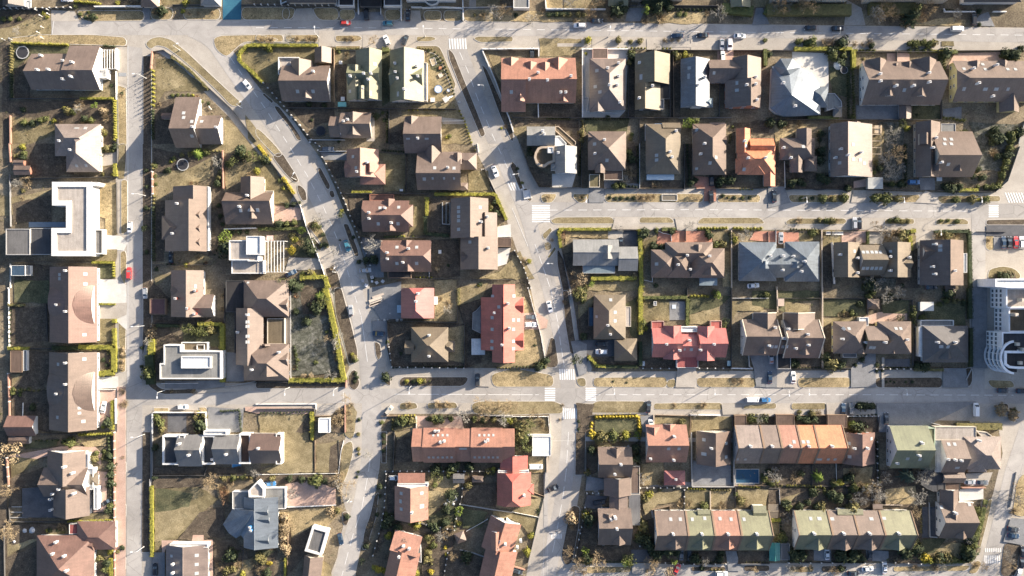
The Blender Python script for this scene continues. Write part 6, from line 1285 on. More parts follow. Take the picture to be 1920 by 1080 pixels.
for i,(x0,y0,x1,y1) in enumerate(((-250,955,-162,1042),(62,950,196,1045),(448,952,592,1048))):
    H('row porch',['small brown flat garage before the pinkish end of the orange row','brown flat garage before the middle of the orange row','brown flat garage before the bright orange row house'][i],'brown','brown',f='2.5 brown .15 .15 brown: %g %g %g %g'%(x0,y0,x1,y1),name='garage',cat='garage',win=False,noname=True)
T(2,3)
row([1068,1302,1498,1694,1928],590,888,.63,['pinkbrown','green','terra','green'],
 ['brown end house of the green and red terrace row, with white satellite mast','first green terraced house between the brown and red ones','red terraced house between two green ones','second green terraced house at the end beside the teal shed'],
 ['S 1215 862 112 .3','S 1415 862 112 .3','S 1612 862 112 .3','S 1818 862 112 .3'],['brown end row house','green row house','red row house between greens','second green row house'],sky=['1190 655|1262 655','1352 655|1445 648','1643 655|1560 650','1740 655'])
T(3,3)
row([192,444,636,832,1072],588,882,.63,['green','pinkbrown','pinkbrown','green'],
 ['pale green terraced house at the west end of the lower row, white gable','brown terraced house beside the west green one','second brown terraced house beside the east green one','pale green terraced house at the east end of the lower row'],
 ['S 352 868 124 .5','S 552 868 124 .5','S 746 868 124 .5','S 950 868 124 .5'],['green west row house','brown row house','second brown row house','green east row house'],sky=['320 650|385 650 1.4 1.2','480 652 1.3 1.1','775 652 1.3 1.1','870 648 1.2 1'])
T(2,3)
for y_,x0,y0,x1,y1 in (('first',1392,582,1486,650),('second',1808,552,1906,660)): H('x','pale green roof bay on the north side of the %s green row house'%y_,'green','white','gx %g %g %g %g 4.6 16'%(x0,y0,x1,y1),name='roof_extension',cat='extension',win=False,noname=True)
T(3,3)
H('x','pale green roof bay behind the two brown terraced houses','green','white','gx 520 578 712 656 4.6 14','','','',name='roof_extension',cat='extension',win=False,noname=True)
H('green metal house with white west wall','pale green metal roofed house with white west wall and dark shaded lower slope','green','white','gx 912 -48 1198 272 4.4 35 .50|gy 1140 150 1262 280 3.2 25','1120 170 1.6|960 230|1148 80','1047 200|1140 205|1150 80','',f='4.6 green .25 .3 green: 1196 -30 1250 150',kind='seam')
H('pinkish unit beside the green house','pinkish brown unit with tall white west wall beside the green metal house','pinkbrown','white','gx 1298 62 1476 304 4.4 34 .50','1340 200|1395 205|1440 210','1355 92|1400 92|1420 268 1.4 1','',f='3.2 white .2 .3 white: 1252 62 1300 300|3.6 paletan .2 .3 cream: 1250 -40 1560 62')
H('pale pink hipped corner house','large pale pink hip roofed corner house with brown shaded south slope','pinkpale','cream','hx 1462 34 1746 280 3.6 34 .5|hx 1500 150 1640 302 3.0 30','1570 60 1.6','','',f='3.0 paletan .3 .3 cream: 1560 -10 1640 0 1720 60 1740 130 1620 60|2.2 brown .2 .2 brown: 1500 275 1640 302')
H('small pink and white house','small pink gabled outbuilding in white walls below the pinkish unit','pink','white','gx 1310 296 1470 382 2.9 34',name='outbuilding',cat='outbuilding',win=False,noname=True)
H('round grey decked roof','round dark grey flat roof with pale joints beside the pink outbuilding','slate','dark','','','','',f='2.6 slate .2 .2 dark: 1142 350 1160 305 1200 282 1240 282 1290 310 1330 350 1330 440 1250 450 1190 425 1150 395|2.5 brown .2 .1 dark: 1268 375 1440 440',name='round_hall',cat='building',win=False)
H('brown corner house with white wall','brown house with white west wall and lit south dormer at the corner garden','brown','white','gx 1280 530 1532 796 4.0 35 .57|gy 1288 428 1428 600 3.4 38','1390 600 1.8','1300 565|1510 545','S 1440 792 70 .7|N 1390 610 60 .3')
# block of flats at the edge, with rounded corner
T(3,2)
# ------------------------------------------------------------------ block of flats with the rounded corner
def flats():
    T(3,2)
    e=12.6; root=empty('apartment_building',*W(1900,300)); tag(root,'tall white block of flats with rounded glazed corner and rows of balconies','apartment building'); HOUSES.append(('white block of flats',*W(1800,300)))
    wm=wall_mat('bright'); gm=glass_mat()
    def wing(p,e,deck,up=1.0,par=.5):
        P_=[W(p[i],p[i+1],e) for i in range(0,len(p),2)]; FOOT.append(Poly(P_,e)); flat_part(P_,e,root,wm,roof_mat(deck,'flat'),par,up,'roof'); return P_
    wing([1700,-70,2300,-70,2300,0,1820,0,1700,-10],13.2,'white',.5,.6)
    wing([1775,0,2300,0,2300,150,1775,150],10.4,'paletan'); wing([1795,150,2300,150,2300,330,1795,330],9.6,'tan')
    wing([1745,330,2300,330,2300,470,1745,470],11.0,'slate'); wing([1765,470,2300,470,2300,606,1940,606,1860,606,1800,600,1765,575],12.6,'dark',.8,.9)
    FULL(); wing([2042,545,2200,545,2200,605,2042,605],30.0,'grey'); wing([2006,603,2200,603,2200,675,2006,675],18.5,'grey'); T(3,2)      # tower set back to the east
    # west windows floor by floor on each wing
    def col_of(x,y0,y1,e,n,fl):
        for f in range(fl):
            for k in range(n):
                X,Y=W(x,y0+(y1-y0)*(k+.5)/n,e); o=bpy.data.objects.new('window',window_mesh(1.2,1.6)); COL.objects.link(o); o.parent=root
                o.location=(X-.06-root.location.x,Y-root.location.y,.9+f*3.0); o.rotation_euler=(0,0,-math.pi/2)
    col_of(1775,5,145,10.4,4,3); col_of(1795,155,325,9.6,5,2); col_of(1745,335,465,11.0,4,3)
    # rounded bay with bands of glass
    cx,cy=W(1848,520,12.6); r=5.2
    for f in range(4):
        m=MB(); n=14; z0=.2+f*3.05
        A=[(cx+r*math.cos(R(95+170*i/n)),cy+r*1.15*math.sin(R(95+170*i/n))) for i in range(n+1)]
        for i in range(n): m.face([(*A[i],z0),(*A[i+1],z0),(*A[i+1],z0+1.2),(*A[i],z0+1.2)])
        B=[(cx+(r+.25)*math.cos(R(95+170*i/n)),cy+(r+.25)*1.15*math.sin(R(95+170*i/n))) for i in range(n+1)]
        m.face([(*q,z0+1.2) for q in B]); 
        for i in range(n): m.face([(*B[i],z0+.9),(*B[i+1],z0+.9),(*B[i+1],z0+1.2),(*B[i],z0+1.2)])
        rel(m.build('balcony',wm),root)
        m=MB()
        C=[(cx+(r-.3)*math.cos(R(95+170*i/n)),cy+(r-.3)*1.15*math.sin(R(95+170*i/n))) for i in range(n+1)]
        for i in range(n):
            a,b=C[i],C[i+1]; m.m=0; m.face([(*a,z0+1.2),(*b,z0+1.2),(*b,z0+3.0),(*a,z0+3.0)])
        rel(m.build('glass_band',gm),root)
        m=MB()
        for i in range(0,n+1,2): m.tube((*A[i],z0+1.2),(*A[i],z0+3.05),.12,.12,5)
        rel(m.build('mullion',wm),root)
    m=MB(); A=[(cx+(r+.3)*math.cos(R(95+170*i/14)),cy+(r+.3)*1.15*math.sin(R(95+170*i/14))) for i in range(15)]; B=[(cx+(r-.4)*math.cos(R(95+170*i/14)),cy+(r-.4)*1.15*math.sin(R(95+170*i/14))) for i in range(15)]
    for i in range(14): m.prism([A[i],A[i+1],B[i+1],B[i]],12.3,13.1,True,True)
    rel(m.build('cornice',wm),root)
    m=MB(); m.prism(B+[(cx+1,B[-1][1]),(cx+1,B[0][1])],12.2,12.5,True,True); rel(m.build('terrace',roof_mat('dark','flat')),root)
    for (x,y) in ((1880,560),(1900,460),(1860,420),(1850,200),(1900,90)):
        X,Y=W(x,y,12.5); m=MB(); m.box(X-.6,Y-.6,8,X+.6,Y+.6,14.2); rel(m.build('chimney',plain('chimney_cream',(.55,.48,.38),.85)),root)
flats()
# houses along the upper edge, half in view: only their street side is seen
T(0,0)
H('dark house in the upper corner','dark roofed house cut by the upper edge beside a silver car','dark','grey','gy 20 -260 175 45 4.2 34',win=False)
H('brown roofed house behind the long white wall','brown roofed house corner behind the long white street wall','brown','cream','hy 1055 -170 1185 52 3.0 32',win=False)
H('grey hipped house by the blue driveway','pale grey metal hipped roof beside the blue driveway','palegrey','white','hy 1505 -120 1650 42 3.0 34',kind='seam',win=False)
T(1,0)
H('dark house above the red car','dark roofed house set back behind white posts above the red car','dark','cream','gx 230 -300 600 20 4.5 34',win=False); H('dark house above the black parked car','dark building behind the black parked car','dark','cream','gx 660 -280 1080 -40 7 36','','','',f='3 dark .3 .4 white: 620 -80 735 45|2.6 dark .2 .2 dark: 780 -120 940 50|3 slate .3 .4 white: 960 -120 1090 45',win=False)
H('round white terrace house','house with round pale terrace on balustrade at the upper edge','slate','white','hx 1110 -260 1500 -10 6.6 36','','','',f='2.2 palegrey .3 .4 white: 1255 0 1290 30 1320 40 1355 30 1378 0 1378 -40 1255 -40',win=False)
H('pale house by the golden lawn','dark roofed house corner beside a small golden lawn at the edge','slate','cream','hx 1600 -300 2000 -60 5.5 36',win=False)
T(2,0)
H('pale grey flat house at the upper edge','pale grey flat roofed building with white edge at the upper edge','grey','white','','','','',f='3 palegrey .3 .3 white: 10 -90 130 62',win=False)
H('green roofed cabin at the upper edge','dull green roofed cabin cut by the upper edge','green','tan','gx 720 -60 870 45 2.8 30',win=False,name='cabin'); H('green roof beside the clipped bush','green flat roof beside the large clipped bush','green','grey','gy 1640 -100 1790 55 2.8 28',win=False)
H('dark house behind the long hedge','dark house behind conifers at the upper edge','dark','cream','hx 900 -260 1300 -10 5 36',win=False)
T(3,0)
H('dark hipped house behind the long hedge','dark hipped house behind the western long hedge','dark','cream','hx 40 -250 620 -5 7 37',win=False)
H('dark house behind the hedge gap','dark roofed house behind the second long hedge','dark','cream','hx 740 -250 1380 -5 7 37',win=False); H('house with white roof edge','dark roofed house with white roof edges at the upper right','dark','white','hx 1470 -200 1900 15 4.5 36',win=False,f='2.6 white .2 .3 white: 1480 -60 1560 22')
# ------------------------------------------------------------------ hedges, fences and planting, sheet by sheet
T(0,0)
hedge('','90 325 520 340',1.2,2.2,'lime',.95); hedge('','94 335 92 560',1.6,2.4,'olive',1.0); hedge('','92 560 92 740',1.5,2.3,'dark',1.0); hedge('','610 742 860 742',.9,1.5,'lime'); hedge('','866 750 872 1060',1.5,2.4,'lime',.9); hedge('','1155 520 1158 810',1.4,3.6,'lime',1.55); hedge('','1150 820 1150 1050',1.4,2.2,'dark',1.0); hedge('','778 345 870 352',1.0,2.0,'dark',.9); hedge('','1290 425 1430 530 1570 675',1.0,1.2,'olive'); hedge('','560 15 760 30',1.5,2.4,'lime',1.0); hedge('','1920 342 1855 348 1798 410 1800 462 1925 568',1.5,1.7,'lime')
fence('','876 540 878 748','white',1.1); fence('','90 742 600 742','dark',1.5)
fence('','86 870 88 1080','brickwall',1.2); fence('','1150 390 1140 520','brickwall',1.6,words='reddish brick gate wall'); fence('','720 58 1070 55','wall',1.8); fence('','1150 390 1230 378 1290 420 1440 540 1600 690 1730 810 1850 960 1925 1060','dark',1.0,words='long low fence following the street bend'); fence('','0 70 230 68 540 62','dark',1.5,2.6); fence('','1300 42 1660 42','dark',1.5); fence('','1815 42 1930 42','dark',1.4)
P('','s 175 918 30|d 240 920 26|s 300 900 30|s 340 888 24|o 500 830 34|s 540 840 26|o 560 820 22|y 480 810 18|d 630 890 30|s 680 900 30|B 715 790 30|W 770 830 34|w 790 880 40|o 770 990 30|y 780 1000 22|w 580 780 55|d 170 820 24|s 230 930 20|w 600 930 40|w 440 910 30|y 400 905 20|s 1290 715 16|s 1330 710 16|s 1370 712 14|s 1410 712 16|y 1445 712 14|r 1475 718 18|w 1190 780 24|w 1410 100 24|w 1480 95 26|w 1590 95 26|w 1160 90 34|w 1230 95 30|d 1210 80 40|s 600 105 18|d 690 125 30|s 660 90 16|d 640 130 18|s 720 130 14|y 1370 80 20|y 1390 20 26|y 880 20 22|w 960 25 50|w 1020 20 40|s 20 140 22|s 70 140 22|s 140 140 20|y 320 95 18|d 1560 775 18|d 830 640 16|s 800 590 16|s 1510 760 16|w 905 715 22|d 910 700 14|s 560 45 20|y 350 125 16')
post('','330 210|300 250|328 290|92 298|40 302|318 125|285 82|375 112|372 80',2.3,'white topped post on the sandy corner',(.75,.73,.68))
T(1,0)
hedge('','-5 345 200 345 465 345',1.3,1.8,'lime'); hedge('','600 370 780 368',.7,1.0,'olive'); hedge('','-5 568 60 625',1.2,1.6,'lime'); hedge('','950 378 1000 376',2.0,1.6,'green'); hedge('','1330 385 1400 440 1470 640 1490 720',.9,1.4,'dark',1.3); hedge('','1130 825 1230 828',.7,1.3,'lime',1.6); hedge('','1250 826 1420 826',.7,1.2,'olive',1.2); hedge('','985 835 985 1075',1.2,1.8,'dark',1.1); hedge('','1520 820 1560 900 1620 1080',.9,1.3,'lime',1.2); hedge('','780 375 940 372',.9,1.6,'dark',1.1); hedge('','1200 360 1330 372',.8,1.2,'olive',1.1)
fence('','590 370 590 770','wood',1.5); fence('','230 812 590 814 990 818','dark',1.6); fence('','1000 818 1500 822','dark',1.6); fence('','60 625 160 740 240 830 330 940 420 1050 480 1100','dark',1.2,2.4); fence('','610 0 612 50 745 52','wall',1.5); fence('','770 0 772 112','wall',1.4); fence('','938 50 938 112','white',1.4); fence('','960 58 1092 58 1092 158','wall',1.6); fence('','1250 66 1400 60 1555 68','wall',1.4,5); fence('','1552 0 1556 160','wall',1.3); fence('','1695 372 1740 480 1800 620 1850 760 1900 890 1930 990','wall',1.0,2.6,'white garden wall down the slanting avenue'); fence('','1700 372 1925 372','wall',1.4,3); fence('','190 0 192 35 250 10','wall',1.2); fence('','-5 40 600 45','dark',1.4,2.6); fence('','1170 60 1240 60','wall',1.2,3); fence('','1555 62 1925 55','grey',1.0); fence('','1000 818 1000 1080','dark',1.5); fence('','400 1052 670 1052','grey',1.2); fence('','1390 910 1560 908','white',.9)
P('','y 100 365 26|o 60 355 20|o 590 370 22|s 620 385 18|d 510 790 24|r 530 480 30|r 570 470 22|w 680 400 24|s 440 340 16|w 670 440 20|d 380 480 12|o 960 370 18|d 1290 380 14|s 1370 440 8|s 1390 470 8|s 1410 510 8|s 1425 540 8|w 300 288 34|w 390 285 40|w 440 290 34|w 100 290 50|w 30 290 40|w 670 290 30|w 720 285 34|n 1780 100 70|b 1860 90 60|w 1700 110 40|o 1640 110 14|d 620 1060 14|s 1450 1020 20|y 1430 1030 16|s 950 845 14|d 960 900 20|d 900 870 30|w 1870 950 22|y 1840 960 12|d 395 780 26|d 415 900 14')
boulder('','268 880 11|232 830 9|330 940 8|405 1065 10|1525 765 9','pale stone beside the curving road',(.62,.6,.56))
T(2,0)
hedge('','255 890 440 895',.9,1.4,'dark',1.0); hedge('','540 893 880 893',1.0,1.6,'dark',1.0); hedge('','780 362 870 366',.8,1.2,'lime',1.5); hedge('','885 362 1010 362',.8,1.1,'lime',1.2); hedge('','1120 365 1200 365',.8,1.0,'lime',1.2); hedge('','530 900 525 1080',1.3,1.9,'olive',1.0); hedge('','1640 1000 1630 1080',1.1,1.8,'dark',1.0); hedge('','970 20 1180 25',3.2,2.4,'dark'); hedge('','1570 70 1800 95',5.0,2.6,'green',words='huge rounded green hedge at the upper edge'); hedge('','1890 375 1893 500',1.7,2.2,'green'); hedge('','255 115 430 105',1.4,1.2,'dark'); hedge('','1220 75 1530 75',.9,1.4,'dark',1.5); hedge('','1890 80 1930 100',4,2.4,'green')
fence('','-30 372 200 372 200 430','wall',1.7); fence('','527 372 527 885','wall',1.5); fence('','527 372 870 372','wall',1.2); fence('','872 372 870 880','dark',1.6); fence('','0 882 520 885','dark',1.6); fence('','525 888 1250 886','dark',1.6); fence('','1205 380 1210 880','wood',1.5); fence('','1010 380 1205 382','dark',1.5); fence('','1205 380 1560 382','dark',1.5); fence('','1660 382 1925 382','dark',1.5); fence('','250 0 255 72 700 76','wall',1.4); fence('','255 78 380 76','wall',1.0); fence('','1250 888 1640 886','metal',1.5); fence('','195 770 198 885','wall',1.5); fence('','500 895 505 1080','dark',1.4); fence('','955 900 958 1080','dark',1.4); fence('','1180 390 1182 880','dark',1.7); fence('','540 430 540 730 575 735 560 840 790 850','white',.8,words='white balustrade round the terrace'); fence('','730 45 930 45','dark',1.4); fence('','940 45 1560 50','dark',1.5); fence('','1550 885 1560 380','dark',1.5)
P('','d 30 110 20|s 280 110 20|s 330 105 22|s 360 105 20|o 395 108 24|o 430 108 24|o 495 105 26|o 540 108 24|w 580 112 22|w 740 100 70|d 790 70 60|d 840 60 40|B 1010 80 46|d 1090 60 50|d 1180 50 40|w 1000 155 40|w 1040 110 40|w 1120 130 60|s 1255 105 24|s 1300 105 20|s 1320 75 10|s 1275 72 10|s 1365 72 10|s 1410 78 10|w 1465 95 26|y 570 298 30|o 800 300 30|o 890 310 20|o 960 305 26|d 905 420 40|s 890 400 30|o 880 470 26|o 1240 420 34|y 1300 410 30|s 1225 400 26|o 1330 420 26|n 430 20 60|b 650 20 70|b 560 30 60|n 950 20 40|s 1170 20 26|o 1390 480 12|w 1150 300 30|w 1200 300 24|w 1250 300 22|s 1900 300 20|B 1320 930 50|s 1375 910 40|s 900 1010 18|o 890 1040 20|s 1655 950 16|o 520 990 30|o 520 1050 26|d 720 880 20|y 555 400 14|w 470 150 30|w 230 70 30')
T(3,0)
hedge('','-20 85 610 85',5.6,2.9,'olive',words='long thick hedge west of the driveway gap'); hedge('','745 75 1090 75',5.6,2.9,'olive',words='long thick hedge east of the driveway gap'); hedge('','190 372 620 372',1.6,2.0,'lime'); hedge('','628 380 632 520',2.0,2.4,'lime'); hedge('','632 520 640 890',1.0,2.2,'green',1.0); hedge('','290 886 520 888',1.4,1.8,'green'); hedge('','1280 400 1285 560',1.6,2.6,'dark',.9); hedge('','1310 420 1312 530',1.4,2.6,'green',.9); hedge('','1310 400 1410 395',1.5,1.8,'green'); hedge('','650 380 800 380',1.0,1.3,'green',1.1); hedge('','1300 880 1480 905',1.7,1.8,'green',1.3); hedge('','1220 388 1400 386',.8,1.2,'lime'); hedge('','595 560 600 890',1.0,2.4,'dark',.9); hedge('','1300 75 1560 85',.8,1.0,'dark',1.2)
fence('','30 382 180 384','dark',1.5); fence('','640 392 1380 392','dark',1.5); fence('','650 900 1290 902','dark',1.6); fence('','1290 400 1292 900','dark',1.5); fence('','1310 70 1320 92 1545 92','wall',1.0); fence('','1680 92 1780 92','wall',1.0); fence('','1480 -20 1485 20','wall',1.4); fence('','1390 385 1925 382','dark',1.4); fence('','0 900 640 898','dark',1.6); fence('','1925 905 1890 1000 1872 1080','grey',1.0); fence('','958 395 956 470','dark',1.6)
P('','s 490 420 40|d 480 380 50|s 570 415 30|B 465 390 20|d 550 470 40|b 300 30 90|n 130 30 60|b 240 30 60|D 350 5 50|b 880 95 90|n 790 90 60|b 950 100 60|b 1190 50 80|k 1080 130 70|L 1100 80 60|w 1040 175 50|w 1430 140 26|n 60 30 60|s 230 310 28|s 330 310 46|o 250 300 20|w 440 310 46|w 500 320 60|d 560 320 50|s 290 320 30|w 770 315 40|w 660 325 34|w 720 330 30|s 1065 325 26|s 1112 325 34|s 1170 318 30|s 1210 330 34|o 1245 320 30|s 1065 378 22|s 1125 378 22|s 1178 378 22|s 1225 378 18|s 705 380 16|s 750 380 16|s 795 380 16|d 1340 400 50|d 1590 80 22|d 1590 180 18|o 720 440 12|d 780 340 26|d 1850 420 60|d 1780 400 40|d 1900 360 26|L 1005 925 40|y 1045 960 24|d 1720 1030 60|d 1700 980 40|s 1830 1010 40|s 1830 1055 34|d 1890 990 40|s 1470 1000 30|o 1460 1040 30|n 940 1000 60|n 900 1060 50|d 1120 860 12|w 150 930 60|w 240 920 40|d 100 930 40|d 20 920 40|s 640 880 22|d 400 1000 30|d 390 1050 20|s 2 400 20|d 10 410 26')
T(0,1)
hedge('','874 150 876 245',1.6,2.2,'lime'); hedge('','700 888 862 890',1.0,1.6,'lime'); hedge('','858 900 856 1000',1.4,2.0,'lime',.9); hedge('','1150 140 1152 200',1.6,2.2,'olive',1.1); hedge('','1160 380 1158 460',1.6,2.0,'olive',1.1); hedge('','1158 470 1158 880',1.6,2.4,'dark',1.1); hedge('','1240 900 1330 905',.8,1.4,'dark',1.2); hedge('','1530 50 1670 55',1.0,1.6,'olive',1.2)
fence('','80 230 84 370 88 620','metal',1.2); fence('','90 265 860 248','dark',1.6); fence('','80 0 90 140','brickwall',1.2); fence('','1148 210 1152 375','brickwall',1.3,3); fence('','1676 50 1680 335','brickwall',1.4); fence('','90 880 390 886 700 892','dark',1.6); fence('','1150 905 1320 910 1590 905','dark',1.5); fence('','84 900 84 1080','white',.9); fence('','885 -40 886 250','dark',1.0); fence('','880 290 884 670','dark',1.0); fence('','1690 640 1930 632','wall',1.8)
P('','y 165 20 26|s 175 70 26|d 170 100 30|o 110 90 20|s 765 40 26|o 800 35 30|s 840 45 22|d 860 20 26|o 770 225 16|o 840 230 16|w 180 280 60|n 130 290 40|o 165 350 18|d 1095 200 18|d 1100 320 18|d 1095 480 20|D 1090 630 36|y 1068 630 14|d 1095 810 20|s 1155 160 24|s 1160 240 16|s 1165 300 16|s 1300 110 24|y 1280 130 18|o 1360 80 20|o 1420 75 22|y 1440 65 18|C 1485 70 48|s 1545 60 26|d 1640 150 16|o 1655 210 22|o 1640 250 24|d 1630 295 30|d 1260 195 26|d 1235 205 18|n 1630 140 50|s 1710 150 26|L 1750 130 50|L 1850 90 50|d 1800 60 60|L 1900 100 46|w 1470 290 26|r 1430 295 24|d 1640 460 20|d 1650 540 20|d 1665 600 18|B 1695 700 60|y 1660 730 20|d 1690 780 70|d 1740 660 24|d 1790 660 24|d 1850 660 20|d 1170 940 18|y 1390 905 20|w 1480 850 26|r 1410 900 20|r 1540 890 20|w 1340 880 20|s 370 1040 10|d 1610 830 8|d 1650 810 8|d 1640 850 8|w 160 410 20')
T(1,1)
hedge('','1340 378 1560 378 1795 378 1880 572',1.3,1.8,'lime',words='long yellow green hedge bending round the lawn corner'); hedge('','1285 402 1282 540',1.4,1.8,'lime'); hedge('','1272 540 1270 672 1450 690',1.6,1.5,'dark'); hedge('','720 362 868 362',1.0,1.5,'lime'); hedge('','1000 696 1120 694',1.0,1.5,'lime',1.0); hedge('','960 700 1100 694',1.0,1.5,'dark'); hedge('','335 1003 520 995 545 1080',1.9,2.0,'lime'); hedge('','20 640 360 634',1.3,1.5,'green'); hedge('','205 250 290 375',1.1,1.3,'yellow'); hedge('','1190 1002 1330 1002',.9,1.4,'lime',1.3); hedge('','20 10 110 130',1.2,1.2,'yellow'); hedge('','940 48 1120 60',.9,1.4,'dark',1.0); hedge('','1640 10 1650 60',.8,1.2,'olive',1.1)
fence('','470 50 530 150 600 290 660 410 710 540 760 660 830 820 860 910','dark',1.3,2.4,'dark fence with white pillars along the curving road'); fence('','110 130 210 260 330 460','dark',1.2); fence('','335 460 380 620 440 770 500 930 522 1000','white',1.2,2.6,'white pillared fence below the curving road bend'); fence('','640 372 1290 376','dark',1.5); fence('','780 700 950 710 1280 700','dark',1.5); fence('','1000 1008 1510 1010','dark',1.6); fence('','480 58 680 56','white',1.2); fence('','1125 -10 1128 360','dark',1.6); fence('','1300 1000 1298 910','white',1); fence('','1620 1015 1920 1018','dark',1.2); fence('','1715 190 1760 290 1800 370','dark',1.0); fence('','1660 0 1668 65','white',1.2); fence('','1400 440 1400 600 1455 606','grey',1.0,words='grey rim wall of the narrow pool'); fence('','1805 700 1920 695','white',1.2); fence('','190 440 330 465','dark',1.2)
P('','s 175 275 20|y 205 330 18|o 235 350 16|d 70 120 40|L 40 110 34|y 5 200 30|s 230 600 30|s 285 590 26|d 170 600 40|d 320 440 18|d 230 460 26|d 280 450 24|L 460 620 44|o 440 600 26|w 410 620 36|Y 265 795 34|y 285 715 30|o 270 690 30|B 345 650 34|D 400 740 60|d 410 800 50|w 330 740 40|n 880 755 80|d 880 865 40|d 825 870 30|d 770 885 22|L 640 530 34|y 640 500 18|w 700 660 20|d 730 700 16|s 1180 695 14|o 1760 470 24|s 1758 490 20|d 1800 520 30|d 1790 440 26|d 1440 910 16|W 1360 940 22|s 350 970 24|o 400 965 30|y 430 975 22|w 390 960 20|d 630 720 10|d 520 760 24|d 500 680 20|d 485 760 20|d 880 1010 18|w 570 930 30|d 1680 1055 20|Y 1670 1060 14|L 200 1060 60|k 310 1070 50|d 260 1060 60')
T(2,1)
hedge('','350 640 740 640',1.3,1.6,'lime'); hedge('','350 650 365 780',1.4,1.7,'lime'); hedge('','955 640 965 1000 968 1080',1.9,2.2,'lime'); hedge('','590 1008 930 1006',1.9,1.7,'lime'); hedge('','1120 640 1225 640',1.6,1.6,'green'); hedge('','1385 635 1620 632',1.7,1.6,'lime',1.2); hedge('','1650 632 1880 636',1.8,1.7,'lime',1.2); hedge('','770 305 940 325',1.5,1.5,'dark',1.1); hedge('','940 10 945 290',1.0,2.0,'dark',1.0); hedge('','1700 338 1810 340',.8,1.1,'lime',1.1); hedge('','520 0 505 240',1.2,1.8,'dark',1.1); hedge('','1310 0 1330 300',1.3,2.0,'dark',1.1)
fence('','60 0 130 200 200 328 310 332 520 330','metal',1.2); fence('','520 -10 520 325','dark',1.6); fence('','690 338 950 338','dark',1.4); fence('','955 0 955 335','white',1.3); fence('','955 340 1290 340','dark',1.3); fence('','1290 0 1290 340','dark',1.5); fence('','1500 335 1690 340 1880 335','dark',1.3); fence('','1380 335 1440 332','brickwall',1.1); fence('','350 800 385 870 440 1080','dark',1.3); fence('','1090 650 1130 670 1190 680 1195 730','white',.9); fence('','1640 650 1642 1080','tanwall',1.4); fence('','1300 640 1300 730','dark',1.2); fence('','20 800 90 930 140 1080','dark',1.2,2.2); fence('','740 650 945 645','dark',1.3); fence('','990 1020 1050 1035 1052 970','white',1.2) ; fence('','560 1012 440 1080','dark',1)
P('','d 40 185 14|s 75 290 16|d 735 400 16|d 778 408 16|d 822 405 18|d 870 405 16|d 912 405 18|w 960 400 44|w 1010 400 44|w 1060 395 30|J 1345 395 24|J 1400 402 26|d 1585 388 18|o 1625 400 14|d 1670 402 16|s 1730 402 16|d 1785 402 18|w 270 400 30|w 520 400 24|d 530 400 14|q 395 680 55|w 380 720 40|o 350 670 20|d 985 680 50|s 1085 645 24|d 1000 660 40|d 1200 660 30|s 955 790 26|y 970 850 22|d 1070 770 40|d 1110 775 34|s 1470 660 26|d 1480 690 30|o 1650 680 26|y 1670 720 30|n 1750 680 50|s 1535 755 30|o 1585 750 34|w 1620 660 24|o 1660 740 24|J 915 985 26|J 455 970 20|w 460 1030 26|J 520 1010 50|B 595 1050 30|o 555 1070 20|w 500 1060 40|n 265 760 26|w 300 720 20|y 130 880 22|w 90 880 40|d 1340 290 30|d 1570 280 40|d 1380 270 24|d 1640 270 40|s 830 310 30|s 780 315 30|w 1080 300 40|w 1110 310 30|w 900 210 60|n 850 260 40|d 900 110 40|s 880 60 30|n 1330 620 50|d 1080 1060 20|d 130 30 20|d 140 70 26')
slab('small rubble heap on the road island','85 345 140 410',(.5,.5,.5),.5,'rubble_heap','rubble',10,'rim')
T(3,1)
hedge('','1240 660 1500 655 1510 1080',1.5,1.7,'dark'); hedge('','1060 655 1100 650',1.6,1.6,'lime'); hedge('','1058 690 1060 800',1.6,1.6,'lime'); hedge('','740 655 742 750',1.0,1.6,'green'); hedge('','1420 348 1570 348',1.6,1.3,'lime'); hedge('','160 640 390 648',.8,1.2,'olive',1.0); hedge('','860 300 1040 310',2.0,1.8,'dark',1.2); hedge('','1025 0 1030 280',1.6,2.4,'dark',1.0); hedge('','1310 330 1450 345',1.6,1.4,'dark')
fence('','120 130 125 330','white',.9); fence('','130 340 640 340','dark',1.2); fence('','740 340 860 340','wood',1.2); fence('','860 344 1140 348','dark',1.3); fence('','1260 350 1700 362','dark',1.3); fence('','1700 360 1790 280 1880 20','metal',1.1); fence('','395 645 398 1080','tanwall',1.4); fence('','400 660 640 660','dark',1.2); fence('','750 655 1100 655','wood',1.2); fence('','1560 658 1780 660','dark',1.0); fence('','1500 640 1520 1080','wood',1.3); fence('','55 650 56 770','white',1.2); fence('','-5 660 0 760','dark',1.0) ; fence('','470 740 488 1050','white',2.4,words='white west wall strip of the black double house')
